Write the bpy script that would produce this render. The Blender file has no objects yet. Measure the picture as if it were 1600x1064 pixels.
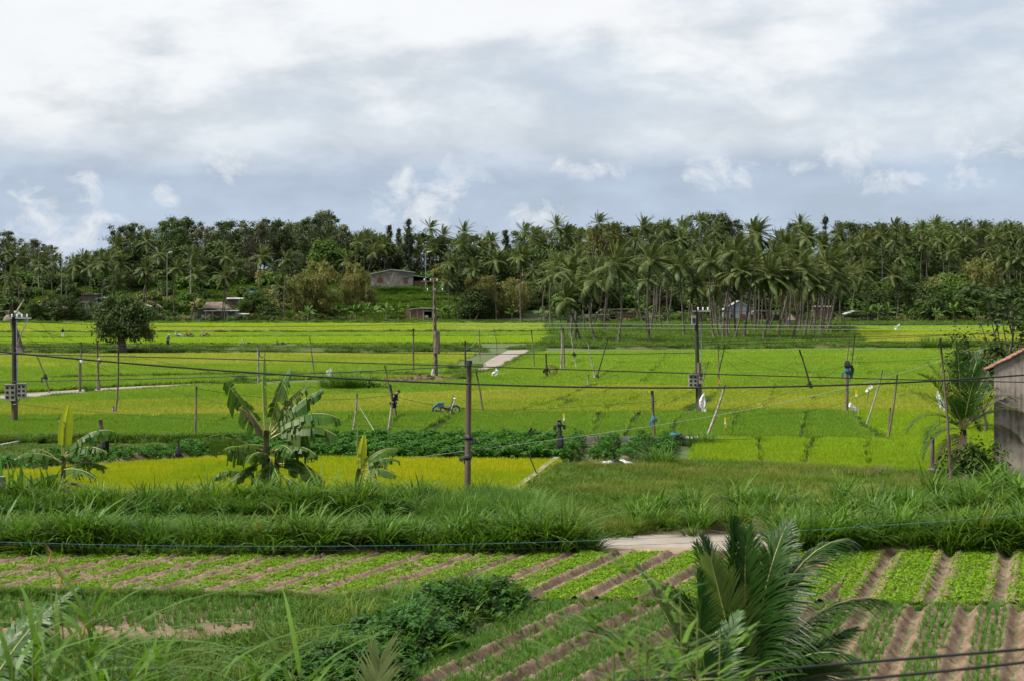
import bpy, math, random
import numpy as np
from mathutils import Vector

R = math.radians
SC = bpy.context.scene
COL = SC.collection
F, CAMH, HOR = 2500.0, 7.6, 465.0     # focal length in photo pixels, eye height, horizon row

# ------------------------------------------------------------------ camera
cam_d = bpy.data.cameras.new('camera')
cam = bpy.data.objects.new('camera', cam_d)
COL.objects.link(cam)
SC.camera = cam
cam.location = (0, 0, CAMH)
cam.rotation_euler = (R(90), 0, 0)
cam_d.sensor_width = 36
cam_d.lens = 36 * F / 1600
cam_d.shift_y = -(532 - HOR) / 1600
cam_d.clip_start = 0.3
cam_d.clip_end = 9000
cam_d.dof.use_dof = True
cam_d.dof.focus_distance = 75
cam_d.dof.aperture_fstop = 4.0

# ------------------------------------------------------------------ exposure, sun, sky
EXPO = 2.3
K = 2 ** -EXPO
SC.view_settings.view_transform = 'Standard'
SC.view_settings.look = 'None'
SC.view_settings.exposure = EXPO
SC.view_settings.gamma = 1
SC.view_settings.use_curve_mapping = False
SUN_EL, SUN_AZ = R(54), R(-105)
sd = bpy.data.lights.new('sun', 'SUN')
sd.energy = 1.5
sd.angle = R(14)
sd.color = (1.0, .95, .86)
so = bpy.data.objects.new('sun', sd)
COL.objects.link(so)
sv = Vector((math.cos(SUN_EL) * math.sin(SUN_AZ), math.cos(SUN_EL) * math.cos(SUN_AZ), math.sin(SUN_EL)))
so.rotation_euler = sv.to_track_quat('Z', 'Y').to_euler()

SC.render.engine = 'CYCLES'
cy = SC.cycles
cy.max_bounces = 5
cy.diffuse_bounces = 2
cy.glossy_bounces = 2
cy.transmission_bounces = 3
cy.transparent_max_bounces = 4
cy.use_denoising = True
cy.sample_clamp_indirect = 4

world = bpy.data.worlds.new('World')
SC.world = world
world.use_nodes = True
WN, WL = world.node_tree.nodes, world.node_tree.links
WN.clear()


def wmath(op, a, b=None, c=None, clamp=False):
    n = WN.new('ShaderNodeMath')
    n.operation = op
    n.use_clamp = clamp
    for i, v in enumerate((a, b, c)):
        if v is None:
            continue
        if isinstance(v, (int, float)):
            n.inputs[i].default_value = v
        else:
            WL.new(v, n.inputs[i])
    return n.outputs[0]


def wnoise(vec, scale, detail, rough=.55, dist=0.0):
    n = WN.new('ShaderNodeTexNoise')
    n.inputs['Scale'].default_value = scale
    n.inputs['Detail'].default_value = detail
    n.inputs['Roughness'].default_value = rough
    n.inputs['Distortion'].default_value = dist
    WL.new(vec, n.inputs['Vector'])
    return n.outputs['Fac']


def wramp(fac, stops):
    n = WN.new('ShaderNodeValToRGB')
    e = n.color_ramp.elements
    while len(e) < len(stops):
        e.new(.5)
    for i, (p, c) in enumerate(stops):
        e[i].position = p
        e[i].color = (c[0], c[1], c[2], 1)
    WL.new(fac, n.inputs[0])
    return n.outputs[0]


def wmix(fac, a, b):
    n = WN.new('ShaderNodeMixRGB')
    if isinstance(fac, (int, float)):
        n.inputs[0].default_value = fac
    else:
        WL.new(fac, n.inputs[0])
    for i, v in ((1, a), (2, b)):
        if isinstance(v, tuple):
            n.inputs[i].default_value = v + (1,)
        else:
            WL.new(v, n.inputs[i])
    return n.outputs[0]


tc = WN.new('ShaderNodeTexCoord')
sx = WN.new('ShaderNodeSeparateXYZ')
WL.new(tc.outputs['Generated'], sx.inputs[0])
dx, dy, dz = sx.outputs
hyp = wmath('SQRT', wmath('ADD', wmath('MULTIPLY', dx, dx), wmath('MULTIPLY', dy, dy)))
el = wmath('DIVIDE', dz, wmath('MAXIMUM', hyp, .05))        # tan of the elevation
azx = wmath('MAXIMUM', wmath('MINIMUM', wmath('DIVIDE', dx, wmath('MAXIMUM', dy, .05)), .4), -.4)
cmb = WN.new('ShaderNodeCombineXYZ')
WL.new(dx, cmb.inputs[0])
WL.new(dy, cmb.inputs[1])
WL.new(wmath('MULTIPLY', el, 2.3), cmb.inputs[2])
cvec = cmb.outputs[0]
n_big = wnoise(cvec, 6.5, 6, .5, .2)
n_mid = wnoise(cvec, 17, 8, .55, .15)
cmb2 = WN.new('ShaderNodeCombineXYZ')
WL.new(dx, cmb2.inputs[0])
WL.new(dy, cmb2.inputs[1])
WL.new(wmath('MULTIPLY', el, 1.35), cmb2.inputs[2])
n_puff = wnoise(cmb2.outputs[0], 44, 9, .62, .5)
# cloud deck: blue grey under its flat base, pale grey above, in display-linear values
elw = wmath('ADD', el, wmath('ADD', wmath('MULTIPLY', wmath('SUBTRACT', n_big, .5), .035), wmath('MULTIPLY', wmath('SUBTRACT', n_mid, .5), .018)))
deck = wramp(wmath('MULTIPLY', elw, 4.0), [
    (0.0, (.46, .555, .69)), (.20, (.46, .555, .69)), (.315, (.46, .55, .685)), (.37, (.62, .68, .755)),
    (.43, (.70, .745, .79)), (.56, (.71, .76, .81)), (.72, (.79, .825, .86)), (1.0, (.82, .85, .88))])
grey = wmath('MULTIPLY', wmath('SUBTRACT', wramp(n_mid, [(.36, (0, 0, 0)), (.64, (1, 1, 1))]), .5), .17)
deck2 = WN.new('ShaderNodeVectorMath')
deck2.operation = 'SCALE'
WL.new(deck, deck2.inputs[0])
WL.new(wmath('ADD', 1.0, grey), deck2.inputs['Scale'])
cloudcol = deck2.outputs[0]
# the deck is thick and grey towards one side, thin and white towards the hidden sun
side = wmath('MULTIPLY', azx, -.55)
up = wmath('MULTIPLY', wmath('MINIMUM', wmath('SUBTRACT', el, .13), .10), 2.2)
lum = wmath('ADD', wmath('ADD', wmath('MULTIPLY', n_big, 1.15), wmath('MULTIPLY', wmath('SUBTRACT', n_mid, .5), .6)), wmath('ADD', side, up))
above = wramp(wmath('MULTIPLY', elw, 4.0), [(.36, (0, 0, 0)), (.46, (1, 1, 1))])
dim = wmath('MULTIPLY', wramp(lum, [(.30, (1, 1, 1)), (.56, (0, 0, 0))]), above)
cloudcol = wmix(wmath('MULTIPLY', dim, .85), cloudcol, (.53, .615, .72))
hi = wmath('MULTIPLY', wramp(lum, [(.56, (0, 0, 0)), (.74, (1, 1, 1))]), above)
cloudcol = wmix(wmath('MULTIPLY', hi, .74), cloudcol, (.985, .985, .985))
# small bright cumulus low over the trees, each at its own bearing
PUFFS = [(132, 302, 34, 34, 1.0), (40, 318, 70, 40, .8), (95, 366, 120, 44, 1.25), (30, 340, 60, 30, .8), (262, 310, 26, 24, .9), (350, 258, 70, 34, 1.0),
         (655, 314, 84, 58, 1.25), (690, 280, 60, 46, .8), (760, 300, 70, 46, .5), (838, 332, 50, 32, 1.2), (925, 262, 85, 26, 1.0), (1140, 272, 90, 32, 1.2),
         (1232, 268, 60, 22, .9), (1332, 250, 52, 42, 1.25), (1400, 288, 120, 24, .9), (1500, 282, 70, 30, 1.0), (1560, 225, 120, 55, .9), (500, 215, 420, 36, .35), (900, 214, 300, 20, .4)]
psum = None
for (px, py, rx, ry, st) in PUFFS:
    u = wmath('MULTIPLY', wmath('SUBTRACT', azx, (px - 800) / F), F / rx / 1.25)
    v = wmath('MULTIPLY', wmath('SUBTRACT', el, (HOR - py) / F), F / ry / 1.25)
    r2 = wmath('ADD', wmath('MULTIPLY', u, u), wmath('MULTIPLY', v, v))
    m_ = wmath('MULTIPLY', wmath('SUBTRACT', 1.0, r2, clamp=True), st)
    psum = m_ if psum is None else wmath('MAXIMUM', psum, m_)
pf = wmath('SUBTRACT', wmath('ADD', wmath('MULTIPLY', n_puff, 2.5), wmath('MULTIPLY', psum, .62)), 1.66)
pf = wmath('MULTIPLY', wmath('MULTIPLY', pf, 2.0, clamp=True), wmath('GREATER_THAN', dy, 0.0))
pf = wmath('MULTIPLY', pf, wmath('MULTIPLY', psum, 1.6, clamp=True))
cloudcol = wmix(wmath('MULTIPLY', pf, .8), cloudcol, (.80, .83, .87))
sky = WN.new('ShaderNodeTexSky')
sky.sky_type = 'NISHITA'
sky.sun_disc = False
sky.sun_elevation = SUN_EL
sky.sun_rotation = SUN_AZ
sky.altitude = 10
bg1 = WN.new('ShaderNodeBackground')
WL.new(sky.outputs[0], bg1.inputs[0])
bg1.inputs[1].default_value = .05
bg2 = WN.new('ShaderNodeBackground')
WL.new(cloudcol, bg2.inputs[0])
bg2.inputs[1].default_value = K
mx = WN.new('ShaderNodeMixShader')
mx.inputs[0].default_value = .96
WL.new(bg1.outputs[0], mx.inputs[1])
WL.new(bg2.outputs[0], mx.inputs[2])
wo = WN.new('ShaderNodeOutputWorld')
WL.new(mx.outputs[0], wo.inputs[0])
world.cycles.sampling_method = 'AUTOMATIC'


# ------------------------------------------------------------------ helpers: places
def ss(a, b, x):
    t = np.clip((np.asarray(x, float) - a) / (b - a), 0, 1)
    return t * t * (3 - 2 * t)


def terrain(x, y):
    """ground height: level paddies, then a low wooded rise"""
    x = np.asarray(x, float)
    y = np.asarray(y, float)
    edge = 478 + 0 * x
    t = np.clip((y - edge) / 75, 0, 1)
    h = 13 * (t * t * (3 - 2 * t) * .45 + t * .55)
    step = np.floor(t * 6) / 6
    h = np.where((x < -8) & (x > -60), 13 * (.45 * t + .55 * (step + np.clip((t * 6 - np.floor(t * 6)) * 4 - 3, 0, 1) / 6)), h)
    h = h + ss(560, 900, y) * 6 + np.where(y > 485, .5 * np.sin(x * .11 + y * .07) * np.sin(x * .05 - y * .09), 0)
    return h


def GP(px, py, z=0.0):
    """the point of the level ground (or of height z) that the photo shows at px, py"""
    Y = F * (CAMH - z) / (py - HOR)
    return Vector(((px - 800) * Y / F, Y, z))


def DP(px, py, Y):
    """the point at distance Y behind photo pixel px, py"""
    return Vector(((px - 800) * Y / F, Y, CAMH - (py - HOR) * Y / F))


def TZ(x, y):
    return float(terrain(x, y))


def gpoly(pts):
    return np.array([GP(a, b)[:2] for a, b in pts])


def inside(poly, x, y):
    r = np.zeros(x.shape, bool)
    n = len(poly)
    j = n - 1
    for i in range(n):
        xi, yi = poly[i]
        xj, yj = poly[j]
        c = ((yi > y) != (yj > y)) & (x < (xj - xi) * (y - yi) / ((yj - yi) if yj != yi else 1e-9) + xi)
        r ^= c
        j = i
    return r


def seg_dist(x, y, pts):
    d = np.full(x.shape, 1e9)
    for (a, b) in zip(pts[:-1], pts[1:]):
        ax, ay, bx, by = a[0], a[1], b[0], b[1]
        vx, vy = bx - ax, by - ay
        t = np.clip(((x - ax) * vx + (y - ay) * vy) / (vx * vx + vy * vy + 1e-9), 0, 1)
        d = np.minimum(d, np.hypot(x - ax - t * vx, y - ay - t * vy))
    return d


# ------------------------------------------------------------------ helpers: meshes
class MB:
    """collects shapes into one mesh"""
    def __init__(s):
        s.v, s.f, s.t, s.m, s.n = [], [], [], [], 0

    def add(s, V, faces, tint=.5, mi=0):
        V = np.asarray(V, float).reshape(-1, 3)
        for A in (faces if isinstance(faces, list) and isinstance(faces[0], np.ndarray) else [faces]):
            A = np.asarray(A, int)
            if A.size:
                s.f.append(A + s.n)
                s.m.append(np.full(len(A), mi))
        s.v.append(V)
        s.t.append(np.broadcast_to(np.asarray(tint, float), (len(V),)))
        s.n += len(V)
        return s

    def box(s, c, size, tint=.5, mi=0, rz=0, taper=1.0, rx=0):
        x, y, z = [q / 2 for q in size]
        V = np.array([(-x, -y, -z), (x, -y, -z), (x, y, -z), (-x, y, -z), (-x * taper, -y * taper, z), (x * taper, -y * taper, z), (x * taper, y * taper, z), (-x * taper, y * taper, z)])
        if rx:
            c_, s_ = math.cos(rx), math.sin(rx)
            V = V @ np.array([(1, 0, 0), (0, c_, s_), (0, -s_, c_)])
        if rz:
            c_, s_ = math.cos(rz), math.sin(rz)
            V = V @ np.array([(c_, s_, 0), (-s_, c_, 0), (0, 0, 1)])
        V = V + np.array(c)
        return s.add(V, [(0, 3, 2, 1), (4, 5, 6, 7), (0, 1, 5, 4), (1, 2, 6, 5), (2, 3, 7, 6), (3, 0, 4, 7)], tint, mi)

    def tube(s, P, r, n=6, tint=.5, mi=0, cap=True):
        P = np.asarray(P, float)
        k = len(P)
        r = np.broadcast_to(np.asarray(r, float), (k,))
        T = np.gradient(P, axis=0)
        T /= np.linalg.norm(T, axis=1)[:, None] + 1e-12
        up = np.array((0, 0, 1.0)) if abs(T[0][2]) < .9 else np.array((0, 1.0, 0))
        A = np.cross(T, up)
        A /= np.linalg.norm(A, axis=1)[:, None] + 1e-12
        B = np.cross(T, A)
        a = np.arange(n) * 2 * math.pi / n
        V = P[:, None] + r[:, None, None] * (np.cos(a)[None, :, None] * A[:, None] + np.sin(a)[None, :, None] * B[:, None])
        i = np.arange(k - 1)[:, None] * n
        j = np.arange(n)[None]
        j2 = (j + 1) % n
        Q = np.stack([i + j, i + j2, i + n + j2, i + n + j], -1).reshape(-1, 4)
        fs = [Q]
        if cap and n >= 3:
            fs += [np.array([list(range(n))]), np.array([list(range((k - 1) * n, k * n))[::-1]])]
        return s.add(V.reshape(-1, 3), fs, tint, mi)

    def ball(s, c, r, nu=8, nv=6, tint=.5, mi=0, lump=0, rng=None):
        r = np.broadcast_to(np.asarray(r, float), (3,))
        u = np.arange(nu) * 2 * math.pi / nu
        v = np.linspace(0, math.pi, nv + 1)
        V = np.stack([np.sin(v)[:, None] * np.cos(u)[None], np.sin(v)[:, None] * np.sin(u)[None], np.cos(v)[:, None] + 0 * u[None]], -1)
        if lump and rng is not None:
            V = V * (1 + lump * (rng.random(V.shape[:2])[..., None] - .5))
        V = V * r + np.array(c)
        i = np.arange(nv)[:, None] * nu
        j = np.arange(nu)[None]
        j2 = (j + 1) % nu
        Q = np.stack([i + j, i + nu + j, i + nu + j2, i + j2], -1).reshape(-1, 4)
        return s.add(V.reshape(-1, 3), Q, tint, mi)

    def mesh(s, name, mats, smooth=False):
        me = bpy.data.meshes.new(name)
        V = np.concatenate(s.v) if s.v else np.zeros((0, 3))
        nl = [A.shape[1] for A in s.f for _ in range(len(A))]
        loops = np.concatenate([A.ravel() for A in s.f])
        ls = np.concatenate([[0], np.cumsum(nl)[:-1]]).astype(np.int32)
        me.vertices.add(len(V))
        me.vertices.foreach_set('co', V.astype(np.float32).ravel())
        me.loops.add(len(loops))
        me.loops.foreach_set('vertex_index', loops.astype(np.int32))
        me.polygons.add(len(ls))
        me.polygons.foreach_set('loop_start', ls)
        for m in (mats if isinstance(mats, (list, tuple)) else [mats]):
            me.materials.append(m)
        me.polygons.foreach_set('material_index', np.concatenate(s.m).astype(np.int32))
        me.polygons.foreach_set('use_smooth', np.full(len(ls), smooth))
        at = me.attributes.new('tint', 'FLOAT', 'POINT')
        at.data.foreach_set('value', np.concatenate(s.t).astype(np.float32))
        me.update(calc_edges=True)
        return me


def tag(o, label=None, cat=None, group=None, kind=None):
    if label:
        o['label'] = label
    if cat:
        o['category'] = cat
    if group:
        o['group'] = group
    if kind:
        o['kind'] = kind
    return o


def put(name, me, parent=None, loc=(0, 0, 0), rz=0.0, sc=None):
    o = bpy.data.objects.new(name, me)
    o.location = loc
    if rz:
        o.rotation_euler = (0, 0, rz)
    if sc is not None:
        o.scale = (sc, sc, sc) if isinstance(sc, (int, float)) else sc
    if parent is not None:
        o.parent = parent
    COL.objects.link(o)
    return o


def thing(name, label, cat, loc=(0, 0, 0), rz=0.0, group=None, sc=None):
    return tag(put(name, None, None, loc, rz, sc), label, cat, group)


def part(name, mb, m, parent, label=None, smooth=False, loc=(0, 0, 0), kind=None, rz=0.0):
    o = put(name, mb.mesh(name, m, smooth), parent, loc, rz)
    if label:
        o['label'] = label
    if kind:
        o['kind'] = kind
    return o


PROTO = bpy.data.collections.new('prototypes')      # sources for scattered ground cover; not linked to the scene


def protos(name, meshes):
    c = bpy.data.collections.new(name)
    for i, me in enumerate(meshes):
        o = bpy.data.objects.new(f'{name}_{chr(97 + i)}', me)
        c.objects.link(o)
    return c, len(meshes)


def scatter(name, coll, pts, rng, scale=1.0, label=None, cat=None, tilt=.1, idx=None, rot=None, kind='stuff', parent=None):
    """ground cover: one object that draws a copy of a small plant at each point"""
    coll, n = coll
    N = len(pts)
    me = bpy.data.meshes.new(name)
    me.vertices.add(N)
    me.vertices.foreach_set('co', np.asarray(pts, np.float32).ravel())
    if rot is None:
        rot = np.stack([rng.normal(0, tilt, N), rng.normal(0, tilt, N), rng.uniform(0, 6.283, N)], 1)
    sc = np.asarray(scale, float)
    if sc.ndim == 0:
        sc = np.repeat((sc * rng.uniform(.75, 1.25, N))[:, None], 3, 1)
    elif sc.ndim == 1:
        sc = np.repeat(sc[:, None], 3, 1)
    a = me.attributes.new('rot', 'FLOAT_VECTOR', 'POINT')
    a.data.foreach_set('vector', rot.astype(np.float32).ravel())
    a = me.attributes.new('scl', 'FLOAT_VECTOR', 'POINT')
    a.data.foreach_set('vector', sc.astype(np.float32).ravel())
    a = me.attributes.new('idx', 'INT', 'POINT')
    a.data.foreach_set('value', (rng.integers(0, n, N) if idx is None else idx).astype(np.int32))
    o = put(name, me, parent)
    tag(o, label, cat, None, kind)
    ng = bpy.data.node_groups.new(name, 'GeometryNodeTree')
    ng.interface.new_socket('Geometry', in_out='INPUT', socket_type='NodeSocketGeometry')
    ng.interface.new_socket('Geometry', in_out='OUTPUT', socket_type='NodeSocketGeometry')
    N_, L_ = ng.nodes, ng.links
    gi, go = N_.new('NodeGroupInput'), N_.new('NodeGroupOutput')
    ip, ci = N_.new('GeometryNodeInstanceOnPoints'), N_.new('GeometryNodeCollectionInfo')
    ci.inputs['Collection'].default_value = coll
    ci.inputs['Separate Children'].default_value = True
    ci.inputs['Reset Children'].default_value = True
    ip.inputs['Pick Instance'].default_value = True

    def na(attr, typ):
        q = N_.new('GeometryNodeInputNamedAttribute')
        q.data_type = typ
        q.inputs['Name'].default_value = attr
        return q.outputs['Attribute']
    e2r = N_.new('FunctionNodeEulerToRotation')
    L_.new(na('rot', 'FLOAT_VECTOR'), e2r.inputs[0])
    L_.new(gi.outputs[0], ip.inputs['Points'])
    L_.new(ci.outputs[0], ip.inputs['Instance'])
    L_.new(na('idx', 'INT'), ip.inputs['Instance Index'])
    L_.new(e2r.outputs[0], ip.inputs['Rotation'])
    L_.new(na('scl', 'FLOAT_VECTOR'), ip.inputs['Scale'])
    L_.new(ip.outputs[0], go.inputs[0])
    md = o.modifiers.new('scatter', 'NODES')
    md.node_group = ng
    return o


# ------------------------------------------------------------------ helpers: materials
def base_mat(name):
    m = bpy.data.materials.new(name)
    m.use_nodes = True
    nt = m.node_tree
    p = nt.nodes['Principled BSDF']
    return m, nt, p


def nmix(nt, fac, a, b, mode='MIX'):
    n = nt.nodes.new('ShaderNodeMixRGB')
    n.blend_type = mode
    for i, v in enumerate((fac, a, b)):
        if isinstance(v, (int, float)):
            n.inputs[i].default_value = v if i == 0 else (v, v, v, 1)
        elif isinstance(v, tuple):
            n.inputs[i].default_value = v + (1,)
        else:
            nt.links.new(v, n.inputs[i])
    return n.outputs[0]


def nnoise(nt, scale, detail=4, rough=.55, coord='world', stretch=None):
    if coord == 'world':
        src = nt.nodes.new('ShaderNodeNewGeometry').outputs['Position']
    else:
        src = nt.nodes.new('ShaderNodeTexCoord').outputs['Object']
    if stretch:
        mp = nt.nodes.new('ShaderNodeMapping')
        mp.inputs['Scale'].default_value = stretch
        nt.links.new(src, mp.inputs[0])
        src = mp.outputs[0]
    n = nt.nodes.new('ShaderNodeTexNoise')
    n.inputs['Scale'].default_value = scale
    n.inputs['Detail'].default_value = detail
    n.inputs['Roughness'].default_value = rough
    nt.links.new(src, n.inputs['Vector'])
    return n.outputs['Fac']


def nramp(nt, fac, stops):
    n = nt.nodes.new('ShaderNodeValToRGB')
    e = n.color_ramp.elements
    while len(e) < len(stops):
        e.new(.5)
    for i, (p, c) in enumerate(stops):
        e[i].position = p
        c = (c, c, c) if isinstance(c, (int, float)) else c
        e[i].color = (c[0], c[1], c[2], 1)
    nt.links.new(fac, n.inputs[0])
    return n.outputs[0]


def leafmat(name, a, b, transl=.3, rough=.5, spec=.3, patch=None, pscale=.06, rnd=.25):
    """leaf: two tints spread leaf by leaf, a third in drifts across the place, light through the blade"""
    m, nt, p = base_mat(name)
    at = nt.nodes.new('ShaderNodeAttribute')
    at.attribute_name = 'tint'
    c = nmix(nt, at.outputs['Fac'], a, b)
    if patch:
        c = nmix(nt, nramp(nt, nnoise(nt, pscale, 5), [(.38, 0), (.66, 1)]), c, patch)
    oi = nt.nodes.new('ShaderNodeObjectInfo')
    hs = nt.nodes.new('ShaderNodeHueSaturation')
    mr = nt.nodes.new('ShaderNodeMapRange')
    nt.links.new(oi.outputs['Random'], mr.inputs[0])
    mr.inputs[3].default_value = 1 - rnd
    mr.inputs[4].default_value = 1 + rnd
    nt.links.new(mr.outputs[0], hs.inputs['Value'])
    nt.links.new(c, hs.inputs['Color'])
    c = hs.outputs[0]
    nt.links.new(c, p.inputs['Base Color'])
    p.inputs['Roughness'].default_value = rough
    p.inputs['Specular IOR Level'].default_value = spec
    if transl:
        tr = nt.nodes.new('ShaderNodeBsdfTranslucent')
        nt.links.new(nmix(nt, .35, c, nmix(nt, 1.0, c, (1.0, 1.15, .35), 'MULTIPLY')), tr.inputs[0])
        ms = nt.nodes.new('ShaderNodeMixShader')
        ms.inputs[0].default_value = transl
        nt.links.new(p.outputs[0], ms.inputs[1])
        nt.links.new(tr.outputs[0], ms.inputs[2])
        nt.links.new(ms.outputs[0], nt.nodes['Material Output'].inputs[0])
    return m


def roughmat(name, a, b, scale=3.0, rough=.85, spec=.2, c=None, cscale=.5, bump=.3, bscale=None, coord='world', metal=0.0, detail=6, stretch=None):
    """mineral or timber surface: fine mottling, broader stains, relief"""
    m, nt, p = base_mat(name)
    col = nmix(nt, nramp(nt, nnoise(nt, scale, detail, .6, coord, stretch), [(.3, 0), (.7, 1)]), a, b)
    if c:
        col = nmix(nt, nramp(nt, nnoise(nt, cscale, 5, .6, coord, stretch), [(.42, 0), (.65, 1)]), col, c)
    nt.links.new(col, p.inputs['Base Color'])
    p.inputs['Roughness'].default_value = rough
    p.inputs['Specular IOR Level'].default_value = spec
    p.inputs['Metallic'].default_value = metal
    if bump:
        bp = nt.nodes.new('ShaderNodeBump')
        bp.inputs['Strength'].default_value = bump
        bp.inputs['Distance'].default_value = .05
        nt.links.new(nnoise(nt, bscale or scale * 3, 6, .65, coord, stretch), bp.inputs['Height'])
        nt.links.new(bp.outputs[0], p.inputs['Normal'])
    return m


M = {}
M['rice'] = leafmat('rice_green', (.125, .240, .016), (.175, .290, .028), .35, .6, .08, (.200, .290, .020), .06, .08)
M['rice_y'] = leafmat('rice_yellow_green', (.245, .290, .026), (.320, .335, .046), .35, .6, .08, (.190, .275, .020), .07, .08)
M['rice_b'] = leafmat('rice_bright_green', (.175, .300, .012), (.230, .340, .018), .35, .6, .08, (.225, .320, .013), .08, .08)
M['rice_r'] = leafmat('rice_ripening', (.320, .355, .008), (.385, .395, .013), .35, .6, .08, (.225, .320, .009), .12, .08)
M['rice_d'] = leafmat('rice_deep_green', (.105, .215, .018), (.150, .255, .028), .35, .6, .08, (.145, .245, .018), .1, .08)
M['grass'] = leafmat('grass_blade', (.045, .105, .010), (.085, .160, .018), .35, .5, .12, (.085, .130, .014), .3)
M['grass_tall'] = leafmat('tall_grass_blade', (.036, .105, .008), (.105, .205, .022), .42, .42, .2, (.085, .160, .014), .35, .2)
M['grass_dry'] = leafmat('dry_grass_blade', (.125, .165, .022), (.185, .175, .042), .35, .6, .1, (.085, .160, .015), .5)
M['vine'] = leafmat('vine_leaf', (.022, .085, .008), (.055, .150, .012), .35, .5, .16, None, .3, .25)
M['potato'] = leafmat('potato_vine_leaf', (.018, .066, .009), (.046, .138, .014), .3, .5, .16, (.026, .06, .014), .8, .25)
M['peanut'] = leafmat('peanut_leaf', (.110, .215, .010), (.190, .320, .014), .35, .5, .15, None, .3, .15)
M['onion'] = leafmat('onion_leaf', (.060, .150, .022), (.105, .205, .030), .3, .5, .15, None, .3, .15)
M['palm'] = leafmat('palm_leaflet', (.036, .066, .018), (.108, .136, .042), .28, .5, .16, None, .3, .25)
M['palm_near'] = leafmat('palm_leaflet_close', (.014, .050, .008), (.046, .115, .014), .32, .40, .25, None, .3, .2)
M['palm_young'] = leafmat('palm_leaflet_pale', (.055, .095, .012), (.095, .140, .020), .3, .42, .25, None, .3, .2)
M['palm_dead'] = leafmat('palm_leaflet_brown', (.085, .070, .040), (.12, .095, .055), .2, .7, .2, None, .3, .2)
M['palm_pale'] = leafmat('palm_leaflet_washed', (.14, .18, .06), (.22, .26, .10), .35, .42, .25, None, .3, .2)
M['leaf_dark'] = leafmat('broadleaf_dark', (.028, .052, .014), (.072, .105, .028), .25, .55, .12, None, .3, .3)
M['leaf_grey'] = leafmat('broadleaf_greygreen', (.062, .078, .038), (.130, .146, .068), .25, .55, .15, None, .3, .3)
M['leaf_mid'] = leafmat('broadleaf_mid', (.036, .080, .012), (.088, .145, .024), .3, .5, .12, None, .3, .3)
M['leaf_olive'] = leafmat('bamboo_olive', (.095, .125, .032), (.185, .195, .060), .35, .55, .1, (.180, .165, .056), .12, .2)
M['leaf_needle'] = leafmat('casuarina_needle', (.020, .034, .016), (.040, .055, .026), .1, .6, .2, None, .3, .2)
M['banana'] = leafmat('banana_leaf', (.018, .074, .008), (.056, .135, .014), .42, .42, .2, (.085, .14, .02), 1.2, .15)
M['banana_y'] = leafmat('banana_leaf_young', (.36, .42, .020), (.44, .46, .035), .5, .42, .2, None, .3, .1)
M['banana_far'] = leafmat('banana_leaf_far', (.034, .092, .010), (.070, .140, .020), .3, .5, .15, None, .3, .2)
M['bark'] = roughmat('bark', (.055, .045, .036), (.13, .11, .09), 4, .9, .15, (.08, .07, .055), .8, .6)
M['palm_bark'] = roughmat('palm_bark', (.070, .060, .050), (.145, .125, .108), 3, .9, .15, (.05, .042, .036), .6, .5, stretch=(1, 1, 5))
M['stem'] = roughmat('green_stem', (.10, .13, .03), (.16, .17, .05), 5, .6, .3, None, .5, .1)
M['rib'] = roughmat('leaf_midrib', (.19, .20, .05), (.26, .25, .08), 5, .5, .3, None, .5, 0)
M['ban_stem'] = roughmat('banana_stem', (.09, .10, .04), (.16, .15, .06), 6, .6, .3, (.07, .05, .03), 2.5, .3)
M['soil'] = roughmat('tilled_soil', (.150, .104, .070), (.265, .196, .140), 9, .95, .1, (.115, .080, .054), 1.2, .9, 25)
M['soil_d'] = roughmat('damp_soil', (.085, .058, .036), (.15, .105, .07), 5, .95, .1, (.06, .06, .025), .8, .6)
M['ground'] = roughmat('rough_ground', (.042, .075, .014), (.075, .105, .020), 1.2, .95, .1, (.070, .065, .026), .15, .5, 4)
M['hillsoil'] = roughmat('hill_ground', (.03, .04, .014), (.055, .06, .02), .5, .95, .1, (.06, .05, .03), .1, .4, 2)
M['concrete'] = roughmat('concrete', (.22, .205, .18), (.30, .28, .25), 3, .9, .2, (.17, .155, .13), .9, .3)
M['road'] = roughmat('road_concrete', (.215, .190, .160), (.275, .240, .205), 2.0, .9, .2, (.17, .15, .125), .6, .3)
M['sand'] = roughmat('sandy_verge', (.24, .185, .130), (.30, .24, .17), 4, .95, .1, (.19, .15, .09), .9, .4)
M['wood'] = roughmat('weathered_wood', (.11, .085, .065), (.20, .165, .13), 5, .85, .2, (.07, .055, .04), 2, .5, stretch=(3, 3, .6))
M['birch'] = roughmat('pale_branch', (.28, .26, .22), (.40, .38, .33), 6, .85, .2, (.16, .14, .11), 3, .4, stretch=(1, 1, 3))
M['pole_c'] = roughmat('pole_concrete', (.085, .062, .046), (.15, .112, .084), 4, .85, .2, (.050, .038, .030), 1.0, .4, stretch=(1, 1, .4))
M['pole_l'] = roughmat('pole_pale_concrete', (.22, .205, .18), (.33, .31, .28), 3, .85, .2, (.15, .13, .11), 1.0, .3)
M['dark'] = roughmat('dark_pole', (.020, .020, .020), (.040, .038, .035), 5, .7, .3, None, 1, .2)
M['black'] = roughmat('black_plastic', (.008, .008, .009), (.018, .018, .02), 6, .4, .5, None, 1, .4)
M['wire'] = roughmat('wire_black', (.010, .010, .011), (.018, .018, .019), 6, .6, .3, None, 1, 0)
M['wire_w'] = roughmat('rope_pale', (.24, .27, .21), (.34, .36, .30), 6, .7, .2, None, 1, 0)
M['wire_b'] = roughmat('line_blue', (.05, .12, .18), (.08, .18, .26), 6, .5, .3, None, 1, 0)
M['white'] = leafmat('white_plastic', (.70, .71, .72), (.80, .81, .82), .3, .4, .4, None, .3, .03)
M['box'] = roughmat('meter_box_grey', (.22, .21, .18), (.30, .29, .25), 6, .6, .3, (.15, .14, .12), 2.5, .1)
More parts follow.
